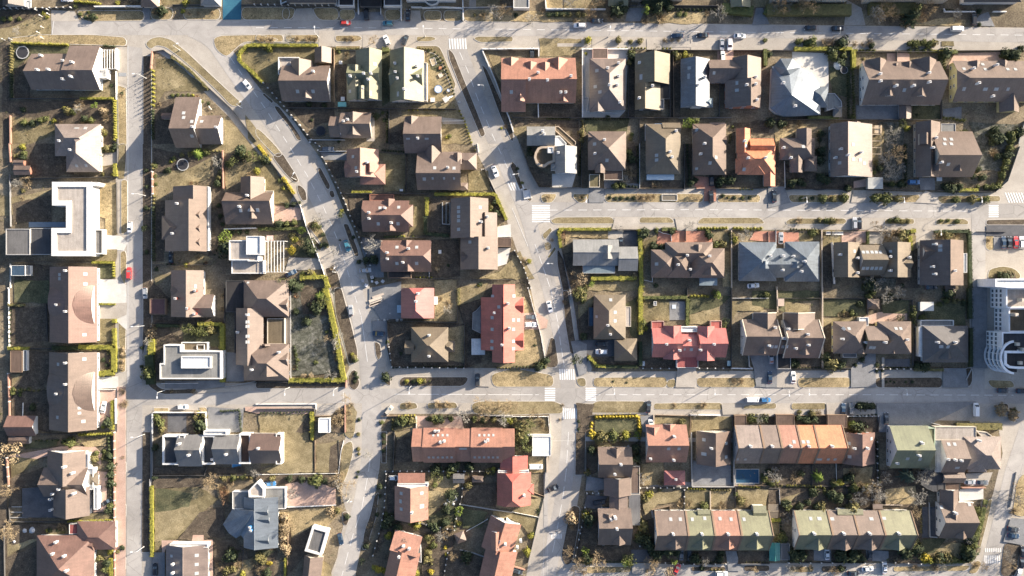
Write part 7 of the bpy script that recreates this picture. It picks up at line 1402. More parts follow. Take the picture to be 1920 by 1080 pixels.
P('','s 415 410 36|o 490 410 30|s 575 405 40|s 250 410 22|o 290 412 16|d 335 405 16|s 810 405 44|s 885 405 46|o 985 410 34|w 940 410 26|w 1040 410 26|s 1415 415 34|o 1535 415 36|s 1635 415 36|w 1330 415 24|w 1470 420 20|y 1580 412 18|s 440 575 26|o 485 575 30|o 390 570 20|w 240 575 40|w 520 575 24|s 920 575 22|s 965 570 26|o 1010 580 24|o 1055 578 22|s 1300 575 18|s 1355 572 18|s 1425 578 22|n 130 620 40|s 335 665 34|o 370 665 24|n 860 660 60|w 900 680 50|w 960 690 60|o 1010 690 50|n 960 720 40|s 1040 665 26|w 1300 690 60|o 1350 685 40|w 1420 680 40|o 1290 670 26|b 950 80 90|n 880 120 70|D 960 50 40|d 905 115 18|n 980 190 60|n 920 230 60|d 840 180 30|o 820 140 26|s 800 210 20|s 930 300 26|d 1000 300 30|o 1010 280 20|s 1640 320 28|s 1690 320 26|s 1735 315 26|o 1745 285 24|s 1760 235 32|s 1775 180 30|s 1790 130 34|d 1800 80 40|s 1820 30 36|s 1580 320 18|d 1540 240 26|d 1610 250 34|d 1580 190 26|d 1380 330 40|d 1340 320 36|d 1720 90 30|w 1700 60 50|s 1530 150 24|d 1440 320 30|d 400 250 40|d 440 270 40|d 390 120 40|d 400 50 40|w 1660 720 26|d 1780 1010 60|d 600 330 30|d 180 290 40|d 240 280 30|d 270 300 24|n 800 1040 70|d 770 1060 60|d 1010 1060 20')
T(0,2)
hedge('','70 128 190 128',.9,1.4,'olive'); hedge('','740 120 870 122',.8,1.2,'lime'); hedge('','868 232 868 262',1.6,1.8,'lime'); hedge('','866 300 868 450',1.3,1.7,'lime'); hedge('','400 450 610 450',2.0,1.5,'dark'); hedge('','600 440 880 445',2.0,1.7,'lime'); hedge('','864 450 864 630 740 640',2.4,1.8,'lime'); hedge('','70 450 225 452',1.3,1.6,'lime'); hedge('','1490 268 1670 272 1680 300',1.7,1.9,'lime'); hedge('','1675 280 1675 705',2.2,2.0,'lime'); hedge('','1145 380 1145 500',3.0,2.0,'lime'); hedge('','1130 500 1140 720',4.2,2.2,'dark'); hedge('','850 840 850 1060',1.2,1.5,'lime'); hedge('','1650 925 1800 915 1810 1080',1.1,1.4,'dark',.9); hedge('','1180 280 1350 285',1.4,1.6,'dark'); hedge('','70 760 310 770',1.2,1.4,'olive',1.6); hedge('','80 150 78 430',.9,1.2,'dark',1.6)
fence('','72 0 76 440','white',1.0,6); fence('','70 640 76 740 80 960','brickwall',1.1,5); fence('','180 860 176 960','white',1.0); fence('','355 120 365 400','dark',1.2); fence('','1690 0 1690 260','dark',1.5); fence('','1155 930 1550 930 1555 1080','wall',1.3); fence('','1150 940 1150 1090','wall',1.2); fence('','1220 715 1490 712','white',1.3); fence('','875 830 878 1010','wall',1.4,4); fence('','1160 262 1500 262','dark',1.5); fence('','1690 740 1920 700','grey',.8); fence('','720 762 870 760','white',1.0) ; fence('','100 448 400 452','dark',1.2)
P('','J 1140 340 36|w 1140 290 40|w 1110 330 30|L 1420 310 56|L 1540 310 60|s 1480 330 40|o 1580 320 40|W 915 460 22|W 910 500 22|W 912 550 22|W 910 600 24|w 910 780 40|w 930 870 40|w 905 880 26|J 1475 935 22|s 1180 980 30|s 1200 1020 34|o 1175 950 20|y 1480 940 22|o 1530 960 26|s 1490 1010 30|d 1500 1040 50|y 1535 1040 18|o 1460 970 22|B 1170 960 20|o 1210 1060 30|d 240 895 30|s 95 760 20|s 150 770 20|s 210 760 16|s 90 790 24|s 145 800 20|d 800 1010 40|s 830 1040 26|y 770 1045 16|w 1450 780 30|w 1280 775 24|d 1060 450 16|d 1060 590 16|w 1665 60 30|w 1665 160 30|o 810 490 16|d 770 540 20|d 800 580 18|s 1110 640 60|o 1160 300 16|W 1110 350 26')
T(1,2)
hedge('','525 0 560 150 610 380 655 640 668 690',2.2,2.0,'lime',words='tall yellow green hedge along the curving road'); hedge('','250 690 670 688',1.9,1.7,'lime'); hedge('','425 925 425 1075',1.7,1.9,'lime'); hedge('','1520 0 1520 130',1.2,1.6,'olive'); hedge('','1060 960 1200 955',1.0,1.3,'lime',1.1); hedge('','30 935 420 928',.8,1.3,'dark',1.2); hedge('','1020 595 1560 590',1.0,1.2,'dark',1.2); hedge('','290 430 310 620',2.0,1.2,'dark',1.1); hedge('','1030 980 1020 1070',1.6,1.4,'olive',1.1); hedge('','1300 970 1480 965',1.4,1.3,'dark',1.1); hedge('','1800 600 2180 598',.9,1.2,'olive',1.2)
fence('','262 0 264 690','grey',1.0); fence('','0 705 670 705','dark',1.3); fence('','680 690 676 745','brickwall',1.2); fence('','10 905 440 902 448 960','dark',1.4); fence('','670 875 672 1080','brickwall',1.1); fence('','980 245 1510 258','dark',1.6); fence('','1565 265 1562 590','dark',1.6); fence('','985 260 990 420','dark',1.2); fence('','1000 440 1020 590 1560 600','dark',1.3,3.0); fence('','1515 0 1510 260','dark',1.4); fence('','1560 600 1640 590','dark',1.3); fence('','1690 955 1920 958','white',1.0,3,'low white railing with pillars below the tan trees'); fence('','940 960 1200 955','wood',1.0) ; fence('','0 870 450 868 452 910','wall',.5,0,'low white kerb wall at the plot corner'); fence('','420 960 560 955','wood',1.2); fence('','1200 960 1205 1050','white',1)
P('','L 495 90 60|C 480 60 40|s 530 330 18|n 610 400 60|w 600 470 40|w 600 540 30|w 595 510 20|o 735 520 26|s 740 540 24|y 720 500 16|J 360 655 26|J 415 655 26|n 555 650 50|s 445 560 20|d 445 150 60|d 380 250 40|d 300 180 30|r 300 60 26|d 290 470 20|s 300 500 18|s 310 540 20|w 290 600 26|d 745 640 16|d 755 670 20|d 740 700 18|d 970 670 40|y 1130 700 20|y 1230 700 30|o 1260 700 20|s 1300 700 10|b 1700 880 76|b 1780 880 50|b 1860 885 60|b 1920 880 44|w 1140 880 40|w 1370 880 50|w 1440 880 44|w 620 1000 60|w 640 940 50|w 710 880 30|w 700 940 26|w 710 1000 24|w 720 1050 20|d 770 990 16|w 560 1010 40|s 1110 1000 40|d 1060 1010 36|o 1170 1000 34|s 1340 990 40|d 1380 985 44|y 1400 1000 14|s 1460 985 24|s 1640 985 26|d 1700 990 30|s 1860 990 30|o 1780 990 26|s 985 405 18|y 985 400 12|s 940 1010 20|d 1290 985 24|w 1440 120 40|w 1380 80 30|d 1180 700 20|d 1085 490 16|y 1900 1000 30|o 1940 990 24')
boulder('','965 240 12|1005 190 10|1060 240 14|1090 240 12|985 235 9|915 240 10','rubble block beside the unfinished red house',(.5,.48,.44))
T(2,2)
hedge('','960 0 962 350',2.0,2.2,'lime'); hedge('','985 72 1310 70',1.5,1.6,'green'); hedge('','1312 80 1312 280',1.4,1.6,'green'); hedge('','1330 60 1480 62',1.6,1.5,'lime',1.2); hedge('','570 508 640 585 700 585',1.3,1.6,'lime'); hedge('','700 588 945 590',1.4,1.4,'dark'); hedge('','620 965 940 960',2.4,1.8,'yellow',1.2); hedge('','945 960 955 1080',1.8,1.6,'yellow',1.2); hedge('','600 1000 590 1080',1.8,1.5,'yellow',1.2); hedge('','0 590 230 590',1.2,1.3,'dark',1.2); hedge('','1745 948 1930 950',.8,1.2,'olive',1.2); hedge('','960 400 962 580',1.7,1.8,'dark')
fence('','120 0 170 190 215 350 245 520','white',1.1,3.5,'white posted fence beside the large red roof'); fence('','230 540 180 600 0 596','dark',1.2); fence('','1642 0 1640 600','dark',1.7); fence('','490 130 500 330','dark',1.2); fence('','620 600 980 592','dark',1.0); fence('','980 600 1240 602','dark',1.2,3); fence('','1400 600 1640 600','dark',1.2,3); fence('','0 962 270 962 282 1080','white',1.0,3.2,'white posted fence at the crossing corner'); fence('','1080 950 1330 958','wood',1.1); fence('','1335 948 1558 950','wall',1.6,0,'long white roofed wall above the pale courtyard'); fence('','1650 960 1652 1080','dark',1.3); fence('','1335 960 1332 1100','wood',1.3); fence('','1060 950 1065 1080','tanwall',1.1); fence('','1650 76 1920 76','white',1.2); fence('','1310 0 1312 60','dark',1.3); fence('','1645 600 1800 604','wall',1.0); fence('','580 960 620 950 945 942','dark',1.0) ; fence('','1770 500 1775 590 1800 600','grey',1.4)
P('','o 500 50 50|L 510 40 60|s 530 90 30|w 400 110 26|w 390 100 20|D 485 545 50|d 540 365 36|s 980 270 40|y 1000 300 26|o 970 320 26|o 990 250 20|B 1545 55 40|s 1530 40 30|D 1595 260 40|s 1590 280 30|d 200 590 40|s 230 570 30|d 255 545 34|s 190 600 20|d 170 430 14|w 1670 700 34|w 1720 700 32|w 1440 880 40|w 1220 880 26|d 500 1000 14|d 500 1060 14|w 510 1040 20|w 220 1010 50|L 120 1020 60|o 60 1040 50|w 250 1060 40|w 360 990 16|w 380 880 18|o 1275 1000 26|w 1240 1010 26|d 645 540 10|d 700 545 10|s 1790 980 34|s 1830 990 26|d 1870 985 30|d 1900 985 30|d 1870 60 24|s 1910 50 26|d 760 700 10|d 860 710 10|y 960 1060 20')
slab('white bin beside the drive of the red double house','975 550 995 585',(.55,.58,.6),.9,'bin','bin'); slab('pale green bin below the red double house','1615 545 1640 585',(.45,.55,.52),.9,'bin','bin'); slab('blue grey play table in the shaded yard','1200 125 1230 155',(.5,.55,.6),.5,'table','table')
T(3,2)
hedge('','1080 130 1088 270',2.2,2.4,'green',1.0); hedge('','1500 0 1505 230',1.8,2.0,'dark'); hedge('','1510 300 1512 590',1.6,1.8,'dark'); hedge('','860 598 1060 600',1.0,1.2,'dark',1.2); hedge('','1090 610 1310 612',1.4,1.1,'olive'); hedge('','175 600 390 600',1.0,1.2,'dark',1.2); hedge('','780 80 1000 85',1.1,1.4,'dark',1.4); hedge('','1290 85 1480 95',1.6,1.6,'olive',1.8); hedge('','1400 1035 1740 1035',3.2,2.0,'olive',words='thick olive hedge at the paved corner'); hedge('','680 885 800 885',3.0,1.6,'dark',1.8); hedge('','600 965 820 950',1.0,1.3,'dark',1.3)
fence('','60 -10 66 180','tanwall',1.4); fence('','400 -10 402 600','tanwall',1.5); fence('','400 76 740 76','dark',1.4); fence('','740 76 742 200','dark',1.4); fence('','70 76 390 76','dark',1.4); fence('','750 76 1070 90','dark',1.2); fence('','1075 90 1080 580','dark',1.4); fence('','410 600 620 600','dark',1.2); fence('','805 605 1060 605','dark',1.2,2.8); fence('','540 540 585 580','dark',1.0); fence('','1060 610 1300 600','dark',1.0); fence('','80 605 400 605','dark',1.2); fence('','1520 610 1480 690','grey',.6); fence('','0 960 60 965','dark',1.1); fence('','200 955 440 950','wood',1.2); fence('','1220 1010 1260 1020 1400 1060','white',1.1); fence('','830 960 820 1080','dark',1.3); fence('','590 960 820 958','white',1.0,2.6,'white pillared fence beside the parked black cars')
P('','s 755 60 26|y 765 75 18|d 690 125 30|s 790 30 30|n 880 60 60|n 980 30 60|d 920 60 34|s 1340 95 26|s 1290 125 22|o 1400 100 22|d 1470 110 26|d 1360 40 50|s 1160 220 26|y 1145 230 16|s 1090 200 30|D 990 220 36|w 590 195 34|w 540 200 26|o 570 180 20|s 630 190 26|d 660 200 20|d 710 540 24|d 660 580 18|o 480 580 60|d 820 580 20|d 440 520 40|d 540 580 40|s 395 350 24|d 390 330 20|d 890 705 10|d 920 700 10|d 950 705 10|d 1035 705 12|d 1085 705 14|d 690 885 34|d 735 885 32|d 780 885 30|W 1760 900 44|W 1755 930 40|W 1845 940 40|W 1840 970 36|o 1850 920 26|s 640 1040 40|B 630 1020 30|d 290 990 40|s 270 980 24|d 350 990 34|o 330 940 30|w 380 940 40|o 240 930 20|d 230 975 34|d 190 560 40|d 220 570 30|d 1540 300 10|d 680 1050 60|w 1490 700 16|d 820 620 18|d 860 620 16|d 1180 590 40|d 1120 580 30')
T(0,3)
hedge('','590 20 860 10',1.5,1.7,'lime',1.0); hedge('','510 668 855 655',.9,1.4,'lime',.8); hedge('','1146 400 1148 930',1.4,1.7,'lime',words='long yellow green hedge beside the big lawn'); hedge('','1145 340 1190 335',1.2,1.4,'dark'); hedge('','840 940 845 1080',1.8,1.6,'lime'); hedge('','815 30 850 650',2.2,1.4,'dark',1.4); hedge('','250 65 460 60',.8,.9,'dark',1.8); hedge('','1640 335 1900 340',2.4,1.6,'olive',1.5)
fence('','60 190 75 400','brickwall',1.2,4); fence('','865 0 868 1080','brickwall',1.2,3.2,'long reddish brick garden wall by the pink footpath'); fence('','60 10 600 14','dark',1.4); fence('','70 668 510 670','dark',1.5); fence('','1150 0 1148 330','metal',1.3); fence('','1150 325 1540 320 1560 250','dark',1.4); fence('','40 700 46 1080','dark',1.4); fence('','1580 325 1920 318','dark',1.2); fence('','1130 350 1132 930','metal',1.3); fence('','75 560 80 660','dark',1); fence('','1815 1080 1830 880','dark',.8)
for (a,b) in (((90,560),(215,560)),((85,600),(210,600)),((80,640),(210,640))): fence('in the kitchen garden by the turquoise pool','%g %g %g %g'%(*a,*b),'grey',.25,words='low bed edging')
P('','J 90 150 95|b 60 440 80|b 70 735 80|s 520 80 50|d 470 80 20|o 290 68 12|s 350 68 12|s 420 65 12|d 820 180 34|s 780 150 20|o 700 200 40|s 720 160 26|o 770 200 24|d 830 260 40|d 830 390 40|d 830 320 34|s 830 560 34|d 810 590 30|w 920 190 20|w 450 720 50|d 370 740 24|y 350 740 16|s 470 745 20|d 430 740 20|b 1590 365 66|o 1680 350 26|s 1750 345 30|w 1720 380 50|r 1670 450 50|r 1680 480 50|q 1690 520 40|w 1650 420 40|y 1700 340 18|s 1820 340 26|w 1860 350 30|w 1660 1040 30|o 1700 1050 34|y 1820 1065 26|o 1750 1030 30|w 1780 1000 50|w 1900 980 50|d 1730 930 60|w 1640 1000 40|d 800 990 40|s 790 1030 34|y 830 890 30|o 745 950 30|d 1160 120 30|o 880 900 20|d 910 870 24')
boulder('','190 738 20|245 735 26|150 760 9|110 820 16|340 770 10','pale garden stone in the dark garden',(.55,.55,.55))
slab('turquoise rectangular pool cover beside the villa','182 422 256 512',(.02,.20,.34),.35,'pool','pool',0,'rim')
slab('bright blue rectangular pool cover below the linked houses','1738 228 1810 274',(.10,.36,.62),.35,'pool','pool',0,'rim')
slab('dark blue pool edge beside the pinkish red house','235 1000 278 1085',(.03,.10,.16),.35,'pool','pool',0,'rim')
T(1,3)
hedge('','425 -10 425 55',1.4,1.6,'lime'); hedge('','225 940 220 1080',.9,1.1,'lime'); hedge('','1700 330 1800 300',1,1.2,'olive',1.4); hedge('','900 1010 970 1060',1.4,1.4,'yellow',1.2); hedge('','1290 760 1320 1000',2.2,1.8,'olive',1.3); hedge('','1500 560 1490 740',1.6,1.6,'dark',1.2)
fence('','0 318 620 308 640 140 660 60','white',.7,0,'low pale wall round the golden plot'); fence('','445 60 446 300','wood',.9); fence('','240 560 600 545','wall',.7,0,'low pale wall below the pink yard'); fence('','245 620 240 1000','wood',1.0); fence('','620 60 640 540','dark',.7); fence('','1040 0 1030 300 980 295','dark',1.2); fence('','975 290 1840 290','dark',1.3,2.8,'dark fence with white pillars below the long red house'); fence('','980 310 965 560 940 700 880 920','dark',1.3,2.6,'dark fence with white pillars along the bending street'); fence('','1020 625 1120 655 1280 690 1490 730','dark',1.3,2.8,'slanting dark fence with white pillars below the red house'); fence('','1560 290 1545 480 1490 700','dark',1.1,3.2,'dark dividing fence with white pillars between gardens'); fence('','1440 900 1410 1080','dark',1.1,2.6,'dark fence with white pillars beside the slanted red house'); fence('','1540 540 1780 580 1920 600','grey',.8); fence('','1580 740 1740 650','white',1.0); fence('','1530 880 1620 900 1720 935','grey',.8); fence('','1390 225 1390 280','dark',1.2) 
P('','b 650 400 90|b 620 350 70|n 690 470 40|W 560 590 36|J 555 600 34|o 610 590 26|w 580 630 30|W 210 640 40|W 205 720 46|W 200 790 44|W 215 870 40|W 230 900 36|w 180 680 40|J 215 760 50|k 515 370 30|s 450 370 60|d 340 360 30|d 250 350 30|o 120 350 26|o 400 380 24|Y 110 985 20|o 50 970 34|A 90 980 16|o 20 940 40|w 30 1050 50|d 80 1060 40|w 190 965 20|d 765 300 12|d 755 338 12|o 765 130 18|o 770 165 14|o 765 20 18|d 955 140 18|d 960 80 20|d 955 30 20|d 930 410 26|d 930 480 14|w 905 560 20|d 905 620 20|D 800 970 30|d 825 860 24|w 860 710 46|w 840 830 26|y 885 1020 24|Y 920 1035 30|Y 960 1040 20|Y 1000 770 24|y 990 780 30|o 1030 760 24|w 1180 700 50|B 1160 680 24|y 1210 700 34|o 1200 720 26|L 1360 330 50|s 1340 400 26|y 1340 395 18|s 1450 300 34|s 1440 340 20|o 1590 400 34|B 1525 590 40|y 1520 690 22|o 1500 670 20|n 1390 780 50|w 1420 790 40|w 1450 740 60|Y 1420 870 20|Y 1425 920 20|o 1300 800 36|L 1290 790 34|s 1330 850 30|o 1290 900 34|o 1280 960 34|Y 1310 1050 26|y 1200 1060 30|D 1470 480 60|k 1460 470 50|d 1430 580 40|s 1575 940 20|d 1580 940 50|o 1740 300 26|y 1780 280 26|o 1770 310 20|s 975 620 24|d 1000 660 50|d 970 700 40|d 1060 720 40|d 1340 720 40|d 1420 680 40|d 1300 700 30|d 680 640 24|w 1300 990 20|w 1380 990 20|d 1350 280 50|d 1480 260 50|d 1600 260 40')
boulder('','1440 510 16|1420 540 14|1480 540 12|1500 500 10','pale rim stone of the garden pond',(.45,.48,.5))
T(2,3)
hedge('','960 -10 955 60',1.4,1.5,'yellow',1.1); hedge('','610 10 600 60',1.8,1.4,'yellow',1.2); hedge('','1310 422 1450 426',1.2,1.5,'lime',1.0); hedge('','1480 430 1640 436',1.2,1.5,'olive',1.0); hedge('','1690 405 1860 410',1.2,1.5,'lime',1.0); hedge('','950 250 955 60',1.2,1.4,'dark',1.2); hedge('','1300 970 1580 975',1.4,1.3,'dark',1.2); hedge('','1740 970 1920 975',1.0,1.1,'olive',1.2); hedge('','1480 1030 1590 1030',1.2,.8,'olive',1.2); hedge('','700 970 880 965',1.0,1.2,'dark',1.2)
fence('','560 130 552 340','dark',1.3); fence('','545 560 530 660 500 800 475 920','dark',1.3,2.6,'dark fence with white pillars along the lower street'); fence('','960 415 1310 412','dark',1.2,2.6,'dark fence with white pillars below the red gazebo'); fence('','955 0 950 340','dark',1.4); fence('','1340 0 1345 400','grey',1.6); fence('','1655 0 1660 400','grey',1.6); fence('','1345 405 1660 405','grey',1.5); fence('','1290 430 1290 580','dark',1.0,3); fence('','1482 440 1484 580','tanwall',1.2); fence('','1670 410 1672 570','dark',1.1); fence('','560 455 690 455','dark',1.2,2.2,'short pillared fence beside the striped canopy'); fence('','0 595 200 635','white',1.0); fence('','250 300 240 490 200 640 150 860 120 980','metal',1.0); fence('','260 180 262 300','tanwall',1.0); fence('','955 640 955 850','dark',1.1,2.4,'dark fence with white pillars between brown houses'); fence('','1040 975 1200 975','dark',1.2,3); fence('','1200 985 1600 985','dark',1.1,4,'dark fence with white pillars below the green and red row'); fence('','1690 985 1930 985','metal',1.2); fence('','0 1000 100 1030','brickwall',1.0); fence('','160 450 245 480','wood',1.0); fence('','1050 580 1180 550 1180 590','wood',1.2); fence('','1660 400 1925 400','wood',1.1)
P('','Y 600 20 30|o 680 40 50|s 760 30 50|o 640 60 30|y 860 30 40|B 930 20 30|o 820 50 30|w 500 105 26|w 490 190 18|w 500 60 16|o 565 305 26|y 570 290 16|d 600 140 40|L 100 40 70|D 60 110 60|L 110 120 50|o 40 40 60|W 440 650 50|w 450 710 40|w 430 610 26|y 555 630 30|s 545 600 24|d 580 660 60|B 550 880 34|d 560 950 50|b 500 1010 76|b 640 965 80|o 570 970 40|L 870 960 60|B 850 970 44|y 880 990 26|b 1050 985 60|J 1035 1045 44|J 1185 1045 50|B 1215 975 34|n 840 1060 40|w 540 1060 30|o 975 690 46|o 990 720 40|L 980 700 40|d 960 800 50|s 940 790 24|d 1010 810 50|d 1030 860 50|w 945 620 34|w 950 580 26|J 1820 1035 30|d 1425 1025 24|d 1560 950 34|d 1380 950 50|d 1570 900 30|w 1220 430 16|o 1110 430 18|w 1110 380 40|n 990 350 40|w 1130 390 30|w 1270 520 34|w 1260 550 30|y 1030 470 34|o 1000 500 40|w 1330 540 40|s 1440 560 34|w 1580 560 50|s 1680 470 20|o 1720 520 40|w 1750 550 40|s 1900 340 30|s 1890 360 26|d 1930 300 30|y 140 780 26|y 115 900 34|s 150 770 24|d 940 300 30|d 935 200 40|d 930 120 40|d 200 590 20|s 190 610 14|w 640 110 30|d 1180 890 60|d 1080 920 50|d 1120 900 40|d 1240 900 40')
slab('black round tub in the dark front garden','1545 930 1590 965',(.03,.03,.03),.5,'tub','tub',0,'rim')
slab('dark blue rectangular pool behind the grey terrace wall','1676 278 1854 386',(.015,.07,.13),.4,'pool','pool',0,'rim')
T(3,3)
hedge('','130 398 400 405',1.2,1.5,'lime',1.0); hedge('','410 410 420 470',1.6,1.6,'green',1.0); hedge('','0 660 90 655',1.4,1.4,'lime'); hedge('','1070 820 1150 830',2.2,1.6,'olive',1.0); hedge('','1140 940 1220 945',2.2,1.4,'yellow',1.2); hedge('','1145 975 1480 970',2.0,1.5,'lime',1.1); hedge('','1610 560 1580 700 1530 860 1500 960',2.2,1.7,'green'); hedge('','1620 505 1615 540',2,1.6,'green'); hedge('','0 395 110 400',1.1,1.4,'olive',1.2); hedge('','90 670 95 800',1.2,1.4,'dark',1.2); hedge('','815 60 825 380',1.6,1.8,'dark',1.0); hedge('','1140 540 1145 760',1.3,1.5,'olive',1.2); hedge('','170 965 330 972',1.0,1.1,'dark',1.2); hedge('','480 965 720 972',1.4,1.2,'dark',1.2)
fence('','505 235 510 405','white',1.0); fence('','325 240 325 400','dark',1.1); fence('','140 400 420 402 780 400','dark',1.3); fence('','80 430 85 540','white',1.1); fence('','585 410 590 570','dark',1.1); fence('','780 540 1000 545','tanwall',.9); fence('','780 420 782 540','dark',1); fence('','1200 525 1205 780 1260 785','grey',1.2); fence('','1440 412 1620 412','brickwall',1.6); fence('','1425 520 1530 525','wall',1.2); fence('','1600 500 1560 760','metal',1.2); fence('','150 975 720 978','dark',1.1,4,'dark pillared fence below the lower green row'); fence('','850 970 1140 985','dark',1.1,5); fence('','870 420 872 540','dark',1.1); fence('','80 820 85 560','dark',1.0); fence('','810 70 815 390','dark',1.3,2.6,'dark fence with white pillars between red brown and green houses'); fence('','440 420 445 520','dark',.9); fence('','0 420 85 420','dark',1.0) ; fence('','1860 300 1815 560','grey',.5)
P('','n 40 320 60|C 375 335 50|B 370 330 30|s 30 390 26|y 70 375 20|s 10 385 20|d 620 340 40|w 660 310 60|d 250 310 30|w 220 340 60|c 1040 330 66|n 1150 320 80|b 1140 310 50|n 1110 480 80|b 1090 600 60|n 800 440 80|b 780 420 60|o 730 420 40|y 740 410 20|n 840 470 60|s 500 390 30|y 540 380 34|o 490 375 26|d 480 470 50|d 530 500 50|s 650 420 40|n 680 500 60|d 610 480 30|o 640 570 60|w 560 550 30|d 300 530 30|d 130 540 40|s 150 570 30|g 160 640 40|g 130 600 30|g 140 670 34|d 340 450 40|d 240 560 40|o 400 560 40|s 110 800 44|o 80 810 30|o 1100 820 40|s 1080 830 40|d 1040 900 70|d 1110 880 60|Y 1180 940 34|A 1160 950 30|o 1350 950 44|o 1280 960 40|y 1220 965 30|d 1300 945 44|s 1400 960 34|d 1500 900 60|s 1540 850 40|d 1530 800 44|s 1560 720 40|s 1570 660 36|d 1510 940 50|n 1500 810 40|L 1480 880 50|b 1880 420 60|n 1890 500 60|b 1900 560 50|w 1850 600 40|n 1820 950 50|b 1830 1000 40|n 1790 900 40|w 250 1030 40|w 330 1020 30|w 190 1030 34|w 1260 1015 50|w 1110 1020 34|d 550 1030 30|w 1570 1000 40|d 200 930 60|d 260 920 50|d 560 930 60|d 650 920 60|d 700 940 40|w 970 970 40|d 630 960 30|s 900 960 16|d 850 540 14|s 1060 790 50|w 540 270 20|d 590 350 30|d 360 560 30|s 1580 590 30')
# ---- garden things
T(0,0); trampoline('white rimmed round trampoline in the corner garden with conifer hedges','168 393 48'); pergola('white slatted pergola between the long brown house and white wall','756 372 872 518',2.6,6,'y'); fence('','888 372 892 522','wall',2.4,0,'thick white wall beside the slatted pergola'); bench('pale garden bench on the curved gravel patch','1575 810',-50,(.7,.68,.62)); slab('small grey ground hatch beside the pavement','890 545 948 572',(.25,.26,.27),.12,'hatch','hatch')
T(1,0); trampoline('blue rimmed trampoline in the playground garden','1367 668 30','blue','pale'); trampoline('tiny blue trampoline beside the larger blue one','1443 677 12','blue','pale'); slab('white framed sandpit standing askew on the brown lawn','1310 435 1350 490',(.4,.33,.22),.3,'sandpit','sandpit',20,'rim'); trampoline('black round pool like trampoline beside the pinkish house','485 980 37','dark'); slab('pale grey garden table below the play garden','1308 732 1342 764',(.6,.58,.55),.7,'table','table'); slab('white garden chest beside the green roofed house','636 726 664 756',(.66,.66,.64),.8,'chest','chest'); slab('teal glazed cold frame by the green roofed house','614 765 676 800',(.20,.48,.44),.9,'cold_frame','cold frame'); slab('small orange play table on the play lawn','1372 498 1392 522',(.45,.2,.1),.5,'table','table'); slab('beige play bench on the play lawn','1368 548 1400 580',(.6,.5,.4),.5,'bench','bench',30); slab('white garden table by the wooden fence','622 456 646 480',(.7,.68,.64),.7,'table','table')
def playset():
    x,y=W(1425,750,1); e=empty('playset',x,y); e.rotation_euler=(0,0,R(35)); mt=plain('play_wood',(.55,.48,.38),.7)
    for sx in (-1,1):
        for sy in (-1,1): m=MB(); m.box(sx*.8-.06,sy*.8-.06,0,sx*.8+.06,sy*.8+.06,2.6); m.build('post',mt,e)
    m=MB(); m.box(-.9,-.9,1.3,.9,.9,1.4,bottom=True); m.build('platform',mt,e)
    m=MB(); m.solid([[(-1,-1,2.5),(1,-1,2.5),(1,0,3.1),(-1,0,3.1)],[(1,1,2.5),(-1,1,2.5),(-1,0,3.1),(1,0,3.1)]],.08); m.build('roof',plain('play_roof',(.62,.6,.55),.6),e)
    m=MB(); m.face([(.9,-.3,1.35),(.9,.3,1.35),(3.2,.3,.2),(3.2,-.3,.2)]); m.face([(.9,.3,1.35),(.9,.3,1.6),(3.2,.3,.45),(3.2,.3,.2)]); m.face([(.9,-.3,1.6),(.9,-.3,1.35),(3.2,-.3,.2),(3.2,-.3,.45)]); m.build('slide',plain('slide_white',(.7,.7,.68),.4),e)
    tag(e,'wooden playset with slide in the corner of the play garden','playset')
playset()
T(3,0); trampoline('thin rimmed round trampoline beside the white dome','572 525 28','grey','black')
def dome():
    x,y=W(525,490,0); r=L(34); e=empty('garden_dome',x,y); m=MB(); n=20; rg=[[(r*math.cos(i/7*1.45)*math.cos(6.2832*j/n),r*math.cos(i/7*1.45)*math.sin(6.2832*j/n),.3+r*math.sin(i/7*1.45)) for j in range(n)] for i in range(8)]
    for A_,B_ in zip(rg,rg[1:]):
        for j in range(n): m.face([A_[j],A_[(j+1)%n],B_[(j+1)%n],B_[j]])
    m.face(rg[-1]); m.build('shell',plain('dome_white',(.6,.6,.58),.5),e)
    m=MB(); m.prism([(r*1.05*math.cos(6.2832*j/n),r*1.05*math.sin(6.2832*j/n)) for j in range(n)],0,.3); m.build('base',plain('dome_base',(.4,.4,.4),.7),e); tag(e,'white round garden dome beside the faceted white roof','dome')
dome(); pergola('tan beam pergola east of the pale pink house','752 935 850 1180',2.5,5,'x','tan'); slab('small tan shelter roof on the golden lawn','800 940 855 1000',(.42,.33,.22),2.2,'shelter','shelter')
T(0,1); trampoline('round black seat ring with white dots in the golden garden','1370 155 45','white','black')
H('terracotta garden shed','small brown garden shed with white chimney beside the perimeter wall','brown','brick','gx 100 120 178 162 2.2 25|gx 105 162 228 232 2.3 25','','','',name='shed',cat='shed',win=False,noname=True)
H('blue slate garden room','dark blue flat roofed garden room with white ladder rack','navy','white','','','','',f='2.5 navy .15 .15 white: 84 910 190 988|2.0 palegrey .1 .1 white: 190 912 228 986',name='garden_room',cat='garden room',win=False,noname=True)
slab('long blue grey decking step beside the white villa','216 585 495 625',(.18,.23,.28),.35,'deck','deck')
T(1,1); slab('white round topped garden table by the twin reddish house','1368 795 1390 822',(.7,.68,.66),.7,'table','table'); trampoline('small white rimmed tub beside the reddish house','1303 738 13','white','black'); slab('white garden box on the shaded lawn','1078 338 1102 354',(.7,.7,.68),.5,'box','box'); slab('narrow dark pool beside the long brown house','1424 440 1456 602',(.02,.05,.07),.3,'pool','pool',0,'rim'); slab('white spa lid on the modern house terrace','78 686 128 724',(.6,.42,.38),.5,'spa_tub','tub')
